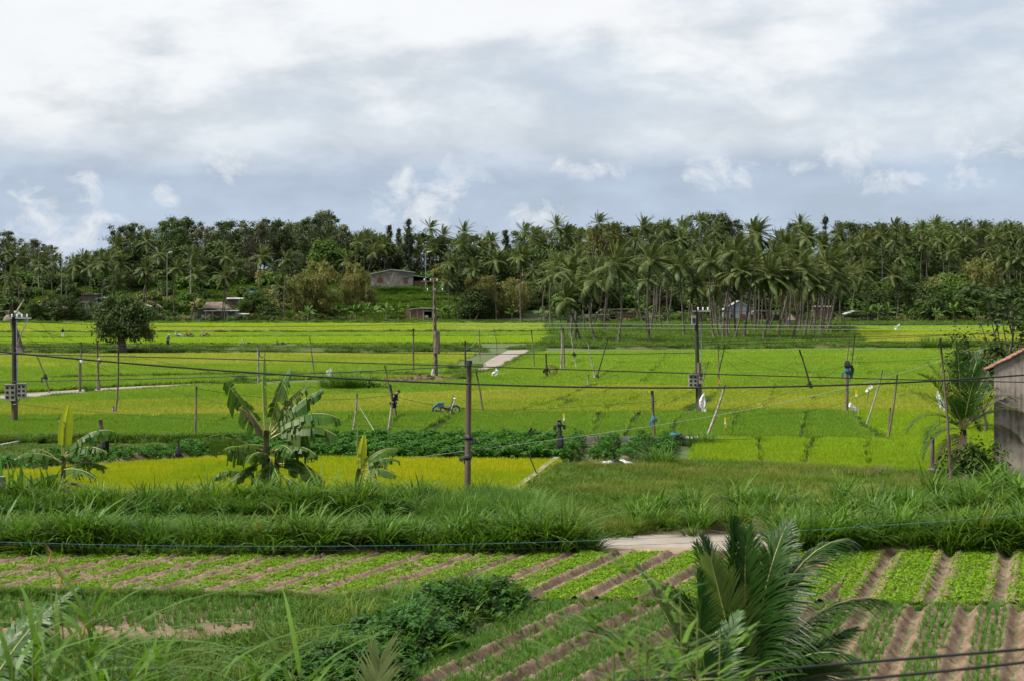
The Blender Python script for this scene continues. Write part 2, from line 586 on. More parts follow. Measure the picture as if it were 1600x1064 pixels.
M['glass'] = roughmat('dark_glass', (.012, .014, .016), (.02, .022, .025), 3, .15, .5, None, 1, 0)
M['tile'] = roughmat('roof_tile_red', (.22, .105, .07), (.32, .165, .115), 6, .85, .15, (.15, .09, .07), 1.5, .3)
M['tile_old'] = roughmat('roof_tile_weathered', (.13, .10, .08), (.22, .175, .145), 3, .9, .2, (.09, .075, .06), .7, .3)
M['wallgrey'] = roughmat('wall_grey_block', (.15, .142, .130), (.205, .195, .180), 3, .9, .15, (.115, .105, .095), .5, .2)
M['wallblue'] = roughmat('wall_pale_blue', (.20, .23, .27), (.27, .30, .34), 2, .85, .2, (.16, .17, .19), .6, .2)
M['wallgreen'] = roughmat('wall_teal', (.02, .14, .12), (.04, .20, .17), 2, .8, .3, None, 1, .2)
M['walldark'] = roughmat('wall_dark_soot', (.035, .03, .026), (.07, .06, .05), 2, .9, .1, None, 1, .2)  # plain dark grey-brown wall colour, lightly mottled
M['brick'] = roughmat('brick_red', (.15, .075, .055), (.21, .115, .085), 5, .9, .15, (.11, .085, .07), .9, .4)
M['tin'] = roughmat('roof_tin', (.30, .31, .32), (.42, .43, .44), 2, .55, .4, (.22, .20, .18), .5, .1)
M['tin_b'] = roughmat('roof_tin_blue', (.17, .27, .32), (.25, .36, .41), 2, .55, .4, (.22, .24, .24), .5, .1)
M['thatch'] = roughmat('thatch', (.12, .10, .08), (.20, .165, .13), 4, .95, .1, None, .5, .6)
M['shutter'] = roughmat('shutter_brown', (.10, .032, .022), (.15, .05, .035), 4, .7, .3, None, 1, .1)
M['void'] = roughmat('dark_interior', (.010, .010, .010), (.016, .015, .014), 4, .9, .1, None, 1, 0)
M['skin'] = roughmat('skin_tan', (.25, .13, .08), (.30, .165, .105), 5, .55, .35, None, 1, 0)
M['hair'] = roughmat('hair_black', (.010, .009, .008), (.018, .015, .013), 20, .6, .3, None, 1, .2)
M['shirt_k'] = roughmat('cloth_black', (.014, .016, .019), (.024, .027, .031), 12, .9, .15, None, 1, .2)
M['short_n'] = roughmat('cloth_navy', (.022, .027, .038), (.035, .04, .052), 12, .9, .15, None, 1, .2)
M['cloth_b'] = roughmat('cloth_blue', (.02, .085, .15), (.03, .12, .20), 12, .9, .15, None, 1, .2)
M['cloth_w'] = roughmat('cloth_white', (.55, .56, .58), (.66, .67, .69), 12, .9, .15, None, 1, .2)
M['teal'] = roughmat('paint_teal', (.010, .085, .10), (.022, .125, .14), 5, .4, .4, None, 1, .05)
M['red'] = roughmat('paint_red', (.20, .018, .016), (.28, .03, .025), 5, .35, .5, None, 1, .05)
M['paint_k'] = roughmat('paint_black', (.012, .012, .013), (.022, .022, .023), 5, .35, .5, None, 1, .05)
M['silver'] = roughmat('paint_silver', (.45, .46, .47), (.55, .56, .57), 5, .35, .5, None, 1, .05)
M['steel'] = roughmat('steel', (.32, .32, .33), (.42, .42, .43), 5, .35, .5, None, 1, .05, metal=.7)
M['rubber'] = roughmat('rubber', (.02, .018, .015), (.055, .045, .03), 5, .85, .2, None, 1, .1)
M['rust'] = roughmat('rusty_steel', (.10, .05, .025), (.16, .085, .045), 8, .8, .2, None, 1, .2)
M['yellow'] = roughmat('yellow_plastic', (.65, .40, .02), (.72, .46, .04), 5, .5, .4, None, 1, 0)
M['orange'] = roughmat('orange_plastic', (.55, .20, .03), (.60, .24, .05), 5, .5, .4, None, 1, 0)
M['blue'] = roughmat('blue_plastic', (.03, .12, .22), (.06, .17, .28), 5, .5, .4, None, 1, .1)
M['lampw'] = roughmat('lamp_white', (.70, .71, .72), (.78, .79, .80), 5, .4, .4, None, 1, 0)
M['straw'] = roughmat('straw_heap', (.11, .075, .045), (.19, .135, .09), 8, .95, .1, (.07, .05, .035), 3, .8)
M['plume'] = leafmat('seed_plume', (.30, .17, .05), (.38, .23, .08), .3, .7, .2, None, .3, .1)


def stained_wall(name):
    """render streaked by rain from the eaves down, with fine cracks"""
    m, nt, p = base_mat(name)
    st = nnoise(nt, 3.2, 8, .7, 'world', (2.2, 2.2, .16))
    col = nmix(nt, nramp(nt, st, [(.38, 0), (.62, 1)]), (.225, .188, .158), (.092, .075, .063))
    col = nmix(nt, nramp(nt, nnoise(nt, 1.1, 6, .65), [(.45, 0), (.7, 1)]), col, (.27, .235, .205))
    col = nmix(nt, nramp(nt, nnoise(nt, 7, 8, .75, 'world', (3, 3, .3)), [(.56, 0), (.72, .8)]), col, (.085, .066, .054))
    nt.links.new(col, p.inputs['Base Color'])
    p.inputs['Roughness'].default_value = .92
    bp = nt.nodes.new('ShaderNodeBump')
    bp.inputs['Strength'].default_value = .4
    bp.inputs['Distance'].default_value = .03
    nt.links.new(nnoise(nt, 14, 8, .7), bp.inputs['Height'])
    nt.links.new(bp.outputs[0], p.inputs['Normal'])
    return m


M['render'] = stained_wall('stained_render')
RNG = np.random.default_rng(11)
# ------------------------------------------------------------------ plant builders
def nrm(a):
    return a / (np.linalg.norm(a, axis=-1, keepdims=True) + 1e-12)


def blades(mb, B, phi, h, w, lean, curl, k=4, tint=None, rng=RNG, mi=0, wind=0.0):
    """n arching blades rooted at B"""
    n = len(B)
    t = np.linspace(0, 1, k + 1)[None, :, None]
    h, w, lean, curl = [np.broadcast_to(np.asarray(q, float), (n,))[:, None, None] for q in (h, w, lean, curl)]
    out = np.stack([np.cos(phi), np.sin(phi), 0 * phi], 1)[:, None]
    P = B[:, None] + out * (lean * t + curl * t ** 2.2) * h + np.array((0, 0, 1.0)) * h * (t * (1 - .22 * lean) - .45 * curl * t ** 3) + np.array((1.0, .2, 0)) * wind * h * t ** 2
    side = np.stack([-np.sin(phi), np.cos(phi), 0 * phi], 1)[:, None]
    wd = w * np.minimum(1, (1.02 - t) * 2.2) ** .8 * .5
    V = np.concatenate([P - side * wd, P + side * wd], 2).reshape(n, 2 * (k + 1), 3)
    i = np.arange(k) * 2
    q = np.stack([i, i + 1, i + 3, i + 2], 1)
    Q = (np.arange(n)[:, None, None] * 2 * (k + 1) + q[None]).reshape(-1, 4)
    tt = rng.random(n) if tint is None else np.broadcast_to(np.asarray(tint, float), (n,))
    mb.add(V.reshape(-1, 3), Q, np.repeat(tt, 2 * (k + 1)), mi)


def disc(n, r, rng):
    a, q = rng.uniform(0, 6.283, n), np.sqrt(rng.random(n)) * r
    return np.stack([np.cos(a) * q, np.sin(a) * q, np.zeros(n)], 1)


def grass_patch(name, n, size, h, w, mat_, rng, lean=.25, curl=.2, k=2, square=True):
    mb = MB()
    B = np.stack([rng.uniform(-size / 2, size / 2, n), rng.uniform(-size / 2, size / 2, n), np.zeros(n)], 1) if square else disc(n, size / 2, rng)
    blades(mb, B, rng.uniform(0, 6.283, n), h * rng.uniform(.7, 1.15, n), w, lean * rng.uniform(.2, 1.6, n), curl * rng.uniform(.2, 1.8, n), k, rng=rng)
    return mb.mesh(name, mat_)


def leaf_cloud(mb, C, size, rng, aspect=.55, up=.5, cen=None, hang=0.0, tint=None, mi=0):
    """one kite-shaped leaf (or spray of leaves) at each centre, facing outward and up"""
    n = len(C)
    s = np.broadcast_to(np.asarray(size, float), (n,))[:, None] * rng.uniform(.6, 1.3, (n, 1))
    out = nrm(C - cen) if cen is not None else rng.normal(0, 1, (n, 3)) * .5
    N = nrm(out + np.array((0, 0, up)) + rng.normal(0, .55, (n, 3)))
    A = rng.normal(0, 1, (n, 3)) + np.array((0, 0, -hang * 2.5)) + out * .5
    A = nrm(A - (A * N).sum(1, keepdims=True) * N)
    Bv = np.cross(N, A)
    V = np.stack([C - A * s * .5, C + Bv * s * aspect * .5, C + A * s * .5 + N * s * -.12, C - Bv * s * aspect * .5], 1).reshape(-1, 3)
    Q = np.arange(n * 4).reshape(n, 4)
    mb.add(V, Q, np.repeat(rng.random(n) if tint is None else tint, 4), mi)


def rachis(L, az, elev, droop, wind, m=12):
    p = np.zeros(3)
    d = np.array((math.cos(az) * math.cos(elev), math.sin(az) * math.cos(elev), math.sin(elev)))
    pts = []
    for i in range(m + 1):
        pts.append(p.copy())
        t = i / m
        p = p + d * L / m
        d = d + (np.array((0, 0, -1.0)) * droop * (.35 + t) + np.asarray(wind) * (.3 + t)) / m
        d = d / np.linalg.norm(d)
    return np.array(pts)


def palm_frond(mb, base, L, az, elev, droop, wind, rng, nl=16, llen=.8, lw=.09, hang=.35, seg=1, r0=.035, vee=.25, tint0=.5, start=.14, mi=0, rib=1, swing=None, roll=0.0, blunt=0.0):
    """one frond: midrib with a row of leaflets on each side"""
    P = rachis(L, az, elev, droop, wind) + np.asarray(base)
    m = len(P) - 1
    T = nrm(np.gradient(P, axis=0))
    ts = np.linspace(start, .995, nl)
    idx = np.minimum((ts * m).astype(int), m - 1)
    fr = (ts * m - idx)[:, None]
    pp = P[idx] * (1 - fr) + P[idx + 1] * fr
    tt = nrm(T[idx] * (1 - fr) + T[idx + 1] * fr)
    hor = np.array((-math.sin(az), math.cos(az), 0))
    sd = nrm(np.cross(tt, np.cross(hor[None], tt)))
    un = np.cross(tt, sd)
    un = np.where(un[:, 2:3] < 0, -un, un) if elev < 1.2 else un
    if roll:
        sd, un = sd * math.cos(roll) + un * math.sin(roll), un * math.cos(roll) - sd * math.sin(roll)
    prof = np.maximum(blunt, np.sin(math.pi * np.clip(.16 + .80 * ts, 0, 1)) ** .7)
    fwd = np.radians(25 + 45 * ts)[:, None]
    w3 = np.asarray(wind if swing is None else swing, float)
    for sg in (-1, 1):
        jit = rng.normal(0, .07, (nl, 3))
        d = nrm(sd * sg * np.cos(fwd) + tt * np.sin(fwd) + un * vee + jit + w3 * .35)
        l = (llen * prof * rng.uniform(.85, 1.1, nl))[:, None]
        g = np.array((0, 0, -1.0)) * hang
        wv = nrm(np.cross(d, un))
        rows = []
        for k in range(seg + 2):
            t = k / (seg + 1)
            c = pp + d * l * t + (g + w3 * .25) * l * t * t
            ww = lw * (.75 if k == 0 else 1.0) * (1 - max(0, t - .35) / .65) * .5 + .002
            rows.append(c - wv * ww)
            rows.append(c + wv * ww)
        nr = seg + 2
        V = np.stack(rows, 1)
        i = np.arange(nr - 1) * 2
        q = np.stack([i, i + 1, i + 3, i + 2], 1)
        Q = (np.arange(nl)[:, None, None] * 2 * nr + q[None]).reshape(-1, 4)
        ti = np.clip(tint0 + rng.normal(0, .16, nl), 0, 1)
        mb.add(V.reshape(-1, 3), Q, np.repeat(ti, 2 * nr), mi)
    mb.tube(P, np.linspace(r0, r0 * .15, m + 1), 4, .5, rib, cap=False)


WIND = np.array((.95, .25, .10))


def palm_set(rng, nf=24, L=4.7, wind=.55, nl=26):
    """the fronds of one crown as (mesh builder) list, upright ones first"""
    out = []
    for i in range(nf):
        q = i / (nf - 1)
        az = i * 2.39996 + rng.normal(0, .2)
        elev = R(84) - q * R(128) + rng.normal(0, .12)
        mb = MB()
        away = -math.cos(az)
        palm_frond(mb, (0, 0, 0), L * rng.uniform(.85, 1.08) * (.8 if q < .12 else 1), az, elev, .9 + .7 * rng.random() - .5 * q, WIND * wind * (1 + .3 * away) * rng.uniform(.7, 1.2), rng, nl, 1.05, .17, .5, 1, .05, .18, .35 + .45 * (1 - q), swing=WIND * wind * 1.1)
        out.append(mb)
    return out


def merged(mbs):
    r = MB()
    for b in mbs:
        for A, mi in zip(b.f, b.m):
            r.f.append(A + r.n)
            r.m.append(mi)
        r.v += b.v
        r.t += b.t
        r.n += b.n
    return r


PM = [M['palm'], M['rib']]
FROND_SETS = []          # crowns as single fronds, for the palms that show largest
CROWNS = []              # the same kind of crown as one mesh, for palms farther off
for s_ in range(6):
    r_ = np.random.default_rng(100 + s_)
    fs_ = palm_set(r_, (34, 30, 36, 32, 28, 34)[s_], L=(4.7, 4.4, 4.9, 4.6, 4.2, 4.8)[s_], wind=(.85, 1.15, 1.0, 1.3, .7, 1.2)[s_])
    FROND_SETS.append([b.mesh('frond', PM) for b in fs_])
for s_ in range(7):
    r_ = np.random.default_rng(200 + s_)
    CROWNS.append(merged(palm_set(r_, (32, 28, 36, 30, 26, 34, 30)[s_], wind=(.75, 1.1, 1.35, .95, .6, 1.25, 1.0)[s_], nl=20)).mesh('crown', PM))
r_ = np.random.default_rng(300)
nb_ = MB()
for i in range(9):
    a_ = i * .7
    nb_.ball((math.cos(a_) * .28, math.sin(a_) * .28, -.25 - .12 * (i % 3)), (.14, .14, .17), 6, 4, .5)
NUTS = nb_.mesh('coconut_bunch', roughmat('coconut_husk', (.10, .11, .03), (.17, .12, .05), 6))


def coconut(base, top, label, group=None, style=0, fronds=False, sc=1.0, rz=0.0, lean=None, nuts=False, rng=RNG):
    """a coconut palm: bowed ringed trunk from base to the crown at top"""
    base, top = Vector(base), Vector(top)
    t_ = thing('coconut_palm', label, 'palm tree', base, 0, group)
    d = top - base
    mb = MB()
    n = 9
    q = np.linspace(0, 1, n)
    bow = rng.normal(0, .06) * d.z if lean is None else lean
    P = np.stack([d.x * q ** 1.3 + bow * np.sin(q * 3.14), d.y * q, d.z * q - .3 * (1 - q)], 1)
    rad = .20 * sc * (1 - .35 * q) + .15 * np.exp(-q * 14)
    mb.tube(P, rad, 7)
    part('trunk', mb, M['palm_bark'], t_, smooth=True)
    if fronds:
        for me in FROND_SETS[style % len(FROND_SETS)]:
            put('frond', me, t_, d, rz, sc)
    else:
        put('crown', CROWNS[style % len(CROWNS)], t_, d, rz, sc)
    if nuts:
        put('coconut_bunch', NUTS, t_, d, rz, sc)
    return t_


def tree_proto(seed, H, R_, mats, nclump=26, nleaf=95, size=.5, low=.35, shape='round', clear=.3, hang=0.0, aspect=.55):
    """trunk with limbs, and a crown of leaf sprays gathered in uneven clumps"""
    rng = np.random.default_rng(seed)
    tr, cr = MB(), MB()
    n = 7
    q = np.linspace(0, 1, n)
    ax, ay = rng.normal(0, .05, 2) * H
    top = np.array((ax, ay, H * .78))
    P = np.stack([ax * q ** 1.5, ay * q ** 1.5, H * .78 * q], 1) + np.concatenate([[np.zeros(3)], rng.normal(0, .012 * H, (n - 1, 3)) * np.array((1, 1, 0))])
    tr.tube(P, .016 * H * (1 - .75 * q) + .006 * H * np.exp(-q * 10), 6)
    for c in range(nclump):
        for _ in range(20):
            z = rng.uniform(low, 1.0)
            if shape == 'cone':
                rr = (1.05 - z) * 1.1
            elif shape == 'tall':
                rr = (.55 + .45 * math.sin(max(0, (z - low) / (1 - low)) * 2.9)) * (1.15 if c % 3 else .8)
            elif shape == 'flat':
                rr = .5 + .5 * z
            else:
                rr = math.sqrt(max(.05, 1 - ((z - .5 * (1 + low)) / (.62 * (1 - low))) ** 2))
            a = rng.uniform(0, 6.283)
            k = rr * R_ * math.sqrt(rng.uniform(.12, 1))
            break
        cc = np.array((math.cos(a) * k + ax * z, math.sin(a) * k + ay * z, z * H))
        cs = R_ * rng.uniform(.16, .46) * (.75 if z > .85 else 1)
        m = int(nleaf * rng.uniform(.5, 1.3))
        L = rng.normal(0, 1, (m, 3))
        L = L * .44 * np.array((1.1, 1.1, .8)) * cs
        if hang:
            L[:, 2] -= rng.random(m) ** 2 * cs * hang
        leaf_cloud(cr, cc + L, size, rng, aspect, .45, cc - np.array((0, 0, cs * .5)), hang, np.clip(rng.random(m) * .7 + rng.uniform(0, .35) + .12 * (z - .6), 0, 1))
        i0 = rng.integers(2, n - 1)
        p0 = P[min(i0, max(1, int(z * n * .8)))]
        mid = (p0 + cc) / 2 + np.array((0, 0, -.06 * H * rng.random()))
        tr.tube(np.stack([p0, mid, cc]), [.006 * H, .004 * H, .0015 * H], 4, cap=False)
    return tr.mesh('trunk', mats[1]), cr.mesh('crown', mats[0])


def plant_tree(name, pr, loc, label, cat='tree', group=None, sc=1.0, rz=0.0):
    t_ = thing(name, label, cat, loc, rz, group, sc)
    put('trunk', pr[0], t_)
    put('crown', pr[1], t_)
    return t_


def banana_leaf(mb, base, L, az, elev, droop, rng, W=.30, torn=.35, n=22, wind=(.25, 0, 0), tint0=.5, fold=.35, roll=0.0, mi=0, seg=3):
    """broad blade split into strips on each side of a stout midrib"""
    P = rachis(L, az, elev, droop, wind, 14) + np.asarray(base)
    m = len(P) - 1
    T = nrm(np.gradient(P, axis=0))
    ts = np.linspace(.20, .995, n + 1)

    def at(t):
        x = min(t * m, m - 1e-6)
        i = int(x)
        f = x - i
        return P[i] * (1 - f) + P[i + 1] * f, nrm(T[i] * (1 - f) + T[i + 1] * f)
    hor = np.array((-math.sin(az), math.cos(az), 0))
    for sg in (-1, 1):
        drop = fold
        for j in range(n):
            if rng.random() < torn:
                drop = fold * rng.uniform(.4, 2.6)
            gap = .12 if rng.random() < torn else 0
            a, b = ts[j], ts[j + 1] - (ts[j + 1] - ts[j]) * gap
            pa, ta = at(a)
            pb, tb = at(b)
            w = W * math.sin(math.pi * min(1, .10 + .86 * (a + b) / 2)) ** .6
            vs = []
            for (p, tg) in ((pa, ta), (pb, tb)):
                sdv = nrm(np.cross(tg, np.cross(hor, tg)))
                un = np.cross(tg, sdv)
                if un[2] < 0:
                    un = -un
                if roll:
                    sdv, un = sdv * math.cos(roll) + un * math.sin(roll), un * math.cos(roll) - sdv * math.sin(roll)
                for k in range(seg + 1):
                    t = k / seg
                    vs.append(p + sdv * sg * w * t + un * w * .22 * math.sin(t * 2.2) + np.array((0, 0, -1)) * w * drop * t * t + tg * w * .25 * t)
            q = [(k, k + 1, seg + 2 + k, seg + 1 + k) for k in range(seg)]
            mb.add(np.array(vs), np.array(q), float(np.clip(tint0 + rng.normal(0, .13), 0, 1)), mi)
    mb.tube(P, np.linspace(.035, .008, m + 1) * L / 1.8, 5, .5, 1, cap=False)


def bush_mesh(name, seed, r, n, size, m_, flat=.8, aspect=.6, hang=.2, lumps=9):
    rng = np.random.default_rng(seed)
    mb = MB()
    for c in range(lumps):
        a, k = rng.uniform(0, 6.283), r * math.sqrt(rng.random()) * .75
        cc = np.array((math.cos(a) * k, math.sin(a) * k, r * flat * rng.uniform(.25, .95)))
        q = n // lumps
        L = nrm(rng.normal(0, 1, (q, 3))) * rng.random((q, 1)) ** .4 * r * rng.uniform(.3, .5)
        C = cc + L
        C[:, 2] = np.abs(C[:, 2])
        leaf_cloud(mb, C, size, rng, aspect, .6, cc - np.array((0, 0, r * .2)), hang, np.clip(rng.random(q) * .8 + rng.uniform(0, .3), 0, 1))
    return mb.mesh(name, m_)
# ------------------------------------------------------------------ the ground
def grid_mesh(xs, ys, zf, name, m, keep=None, tint=None, smooth=True):
    X, Y = np.meshgrid(xs, ys)
    Z = zf(X, Y)
    V = np.stack([X, Y, Z], -1).reshape(-1, 3)
    nx, ny = len(xs), len(ys)
    i = np.arange(ny - 1)[:, None] * nx + np.arange(nx - 1)[None]
    Q = np.stack([i, i + 1, i + nx + 1, i + nx], -1).reshape(-1, 4)
    if keep is not None:
        cx, cy_ = V[Q].mean(1)[:, 0], V[Q].mean(1)[:, 1]
        Q = Q[keep(cx, cy_)]
        used = np.unique(Q)
        mp = np.zeros(len(V), int)
        mp[used] = np.arange(len(used))
        V, Q = V[used], mp[Q]
    return MB().add(V, Q, .5 if tint is None else tint).mesh(name, m, smooth)


def ramp_axis(lo, hi, d0, g):
    a = [lo]
    d = d0
    while a[-1] < hi:
        a.append(a[-1] + d)
        d *= g
    return np.array(a)


ys_ = np.concatenate([np.linspace(-30, 470, 26), np.arange(474, 660, 2.0), ramp_axis(662, 4000, 6, 1.25)])
xs_ = np.concatenate([-ramp_axis(204, 4000, 10, 1.4)[::-1], np.arange(-200, 201, 4.0), ramp_axis(204, 4000, 10, 1.4)])
gm_, gnt, gp = base_mat('ground_cover')
gpos = gnt.nodes.new('ShaderNodeNewGeometry').outputs['Position']
gs = gnt.nodes.new('ShaderNodeSeparateXYZ')
gnt.links.new(gpos, gs.inputs[0])
c1 = nmix(gnt, nramp(gnt, nnoise(gnt, 1.4, 7, .65), [(.3, 0), (.7, 1)]), (.034, .066, .010), (.062, .088, .016))
c1 = nmix(gnt, nramp(gnt, nnoise(gnt, .22, 5), [(.5, 0), (.72, 1)]), c1, (.070, .064, .030))
c2 = nmix(gnt, nramp(gnt, nnoise(gnt, .30, 6, .65), [(.3, 0), (.7, 1)]), (.030, .042, .014), (.060, .085, .020))
c2 = nmix(gnt, nramp(gnt, nnoise(gnt, .06, 5), [(.5, 0), (.68, 1)]), c2, (.060, .060, .030))
fy = gnt.nodes.new('ShaderNodeMapRange')
gnt.links.new(gs.outputs[1], fy.inputs[0])
fy.inputs[1].default_value, fy.inputs[2].default_value = 440, 500
gnt.links.new(nmix(gnt, fy.outputs[0], c1, c2), gp.inputs['Base Color'])
gp.inputs['Roughness'].default_value = .95
gb = gnt.nodes.new('ShaderNodeBump')
gb.inputs['Strength'].default_value = .5
gb.inputs['Distance'].default_value = .08
gnt.links.new(nnoise(gnt, 5, 7, .65), gb.inputs['Height'])
gnt.links.new(gb.outputs[0], gp.inputs['Normal'])
tag(put('ground', grid_mesh(xs_, ys_, lambda x, y: terrain(x, y) - .02, 'ground', gm_)), 'low grassy ground rising into the wooded hill', 'ground', kind='structure')


def sheet(name, poly, z, m, label, cat, kind='structure', pixel=True):
    P = gpoly(poly) if pixel else np.array(poly)
    n = len(P)
    ar = sum(P[i][0] * P[(i + 1) % n][1] - P[(i + 1) % n][0] * P[i][1] for i in range(n))
    if ar < 0:
        P = P[::-1]
    mb = MB()
    V = np.concatenate([np.c_[P, np.full(n, z)], np.c_[P, np.full(n, z - .2)]])
    mb.add(V, [np.array([list(range(n))])] + [np.array([(i, n + i, n + (i + 1) % n, (i + 1) % n) for i in range(n)])])
    return tag(put(name, mb.mesh(name, m)), label, cat, None, kind)


# roads
sheet('road', [(560, 866), (560, 837), (905, 836.5), (1250, 835), (1700, 832), (1700, 861), (1250, 861), (1100, 861.5), (905, 862)], .024, M['road'], 'pale concrete lane beyond the peanut beds', 'road')
sheet('road_verge', [(915, 868), (915, 857), (1110, 856), (1110, 866)], .029, M['sand'], 'sandy strip along the concrete lane', 'road')
sheet('path', [(733, 583), (768, 579), (800, 564), (832, 550), (830, 546.5), (793, 547.5), (765, 562)], .03, M['road'], 'short concrete path running up between the paddies', 'path')
sheet('path', [(-120, 632), (0, 627), (60, 622), (150, 613), (230, 608), (290, 604), (300, 600.5), (220, 603.5), (130, 608.5), (60, 614), (0, 619), (-120, 625)], .05, M['road'], 'pale concrete path past the meter box pole', 'path')

# ------------------------------------------------------------------ rice
rr = np.random.default_rng(5)
RICE = {}
for key in ('rice', 'rice_y', 'rice_b', 'rice_r', 'rice_d'):
    RICE[key] = protos('seedling_' + key, [grass_patch('rice_tuft', 190, 1.0, .42, .042, M[key], rr, .22, .22, 2) for _ in range(4)])
TRACKS = []      # gaps the planters left between strips, in photo pixels
for a in [[(640, 690), (700, 655), (735, 640)], [(575, 690), (610, 668), (625, 655)], [(500, 688), (545, 660), (560, 650)], [(660, 690), (690, 668), (712, 650)], [(390, 692), (420, 672), (445, 655)], [(290, 690), (330, 668), (360, 652)],
          [(180, 668), (230, 657), (260, 650)], [(80, 672), (140, 655)],
          [(920, 690), (930, 665), (940, 645)], [(975, 690), (985, 668), (1000, 645)], [(1050, 690), (1055, 662), (1085, 640), (1120, 618)], [(800, 648), (870, 630), (920, 606), (970, 566)],
          [(940, 645), (1000, 622), (1050, 610)], [(860, 645), (900, 628), (960, 612)], [(1030, 640), (1080, 618)], [(1005, 600), (1025, 575), (1040, 555)], [(1085, 600), (1100, 570)],
          [(1190, 645), (1205, 620), (1215, 600)], [(1268, 645), (1272, 620)], [(1320, 640), (1345, 665), (1375, 690)], [(1250, 690), (1260, 650)], [(1355, 742), (1355, 692)], [(1255, 730), (1270, 692)], [(1190, 735), (1185, 692)],
          [(1400, 600), (1440, 625), (1470, 645)], [(1240, 570), (1290, 600)], [(1330, 552), (1360, 590)], [(840, 600), (880, 575), (930, 556)], [(1140, 690), (1150, 650)]]:
    TRACKS.append([GP(*p)[:2] for p in a])


def paddy(pts, key, label, soil='rice', hgt=1.0, dens=.0043):
    """a planted paddy: its wet bed, coloured darker for shade, as ground, its crop as one mass of tufts, finer towards the eye"""
    P = gpoly(pts)
    sheet('paddy_field', pts, .05, PADDY[key], 'wet shade-darkened bed under the ' + label, 'field')
    y0, y1 = P[:, 1].min(), P[:, 1].max()
    pt, sc = [], []
    y = y0
    while y < y1:
        d = dens * y
        xs = np.arange(P[:, 0].min(), P[:, 0].max(), d)
        if len(xs):
            xs = xs + rr.uniform(-.5, .5, len(xs)) * d
            yy = y + rr.uniform(-.5, .5, len(xs)) * d
            pt.append(np.stack([xs, yy, np.zeros(len(xs))], 1))
            sc.append(np.full(len(xs), d * 1.7))
        y += d
    pt, sc = np.concatenate(pt), np.concatenate(sc)
    k = inside(P, pt[:, 0], pt[:, 1])
    for tr in TRACKS:
        w = .10 + .0036 * pt[:, 1]
        k &= ~((seg_dist(pt[:, 0], pt[:, 1], tr) < w) & (rr.random(len(pt)) < .96))
    pt, sc = pt[k], sc[k]
    hz = hgt * rr.uniform(.9, 1.1, len(pt)) * (.92 + .12 * np.sin(pt[:, 0] * .21) * np.sin(pt[:, 1] * .17))
    scatter('rice_crop', RICE[key], pt, rr, np.stack([sc, sc, hz], 1), label, 'rice', tilt=.03)


PADDY = {}  # wet mud tones, darkened further to hold the shade between the rice tufts
for key, (a, b) in {'rice': ((.012, .026, .005), (.020, .038, .007)), 'rice_y': ((.022, .034, .006), (.032, .046, .008)), 'rice_b': ((.016, .032, .005), (.024, .044, .007)),
                    'rice_r': ((.050, .056, .008), (.070, .074, .010)), 'rice_d': ((.010, .022, .005), (.016, .032, .007))}.items():
    PADDY[key] = roughmat('paddy_bed_' + key, a, b, .8, .95, .1, None, .3, .3, 6)

paddy([(-150, 507), (880, 507), (880, 511.5), (-150, 512)], 'rice_b', 'bright rice strip at the foot of the wooded hill')
paddy([(-150, 512.6), (875, 512), (872, 518.5), (-150, 520)], 'rice_y', 'yellow green rice strip beyond the lone dark tree')
paddy([(-150, 523), (872, 521), (868, 526), (-150, 530)], 'rice', 'green rice strip where three motorbikes stand')
paddy([(-150, 531.5), (865, 527), (850, 536), (-150, 538.5)], 'rice_b', 'rice strip between the parked motorbikes and the grassy dike')
paddy([(1335, 512), (1700, 511), (1700, 519), (1320, 521)], 'rice_b', 'bright rice strip below the dense green wood')
paddy([(1322, 522), (1700, 520), (1700, 530), (1320, 537)], 'rice_y', 'yellow green rice strip beside the palm grove')
paddy([(-150, 556), (738, 554), (700, 570), (380, 572), (80, 575), (-150, 578)], 'rice_y', 'yellow green rice beyond the wooden poles')
paddy([(-150, 578.5), (80, 575.5), (380, 572.5), (698, 570.5), (735, 578), (728, 584), (690, 592), (500, 592), (300, 598), (60, 611), (-150, 621)], 'rice', 'green rice between the pale path and the far dike')
paddy([(-150, 636), (0, 630), (160, 616), (300, 606), (480, 602), (690, 600), (815, 596), (815, 612), (-150, 618 + 22)], 'rice', 'green rice just inside the pale path')
paddy([(-150, 641), (815, 613), (930, 604), (800, 648), (-150, 655)], 'rice_y', 'yellowish rice behind the man and the moped')
paddy([(-150, 656), (795, 649.5), (1120, 646), (1086, 691), (700, 691), (420, 685), (-150, 692)], 'rice_d', 'deep green rice in front of the teal moped')
paddy([(742, 589), (790, 577), (838, 552), (1760, 545), (1760, 560), (900, 580), (815, 594), (742, 596)], 'rice', 'green rice next to the short concrete path')
paddy([(815, 595), (905, 580.5), (1760, 561), (1760, 604), (1130, 608), (940, 602), (815, 611)], 'rice', 'wide green rice field in front of the palm grove')
paddy([(940, 604), (1128, 609), (1098, 622), (1050, 645), (808, 648)], 'rice_y', 'yellow rice wedge by the meter box pole')
paddy([(1134, 609), (1760, 605), (1760, 650), (1330, 647), (1110, 644)], 'rice_y', 'yellow green rice in front of the white flags')
paddy([(1108, 646), (1318, 647), (1384, 689), (1095, 690)], 'rice_d', 'deep green rice block with a sharp corner')
paddy([(1330, 648), (1760, 651), (1760, 735), (1462, 744), (1395, 690)], 'rice_b', 'bright rice beside the young coconut palm')
paddy([(1098, 691.5), (1390, 691), (1458, 743), (1300, 737), (1082, 723)], 'rice_b', 'bright rice bounded by a thin pale kerb')
paddy([(-60, 752), (30, 744), (180, 733), (370, 722), (872, 728), (790, 788), (640, 803), (-60, 806)], 'rice_r', 'ripening yellow rice in front of the bean rows', hgt=1.1)

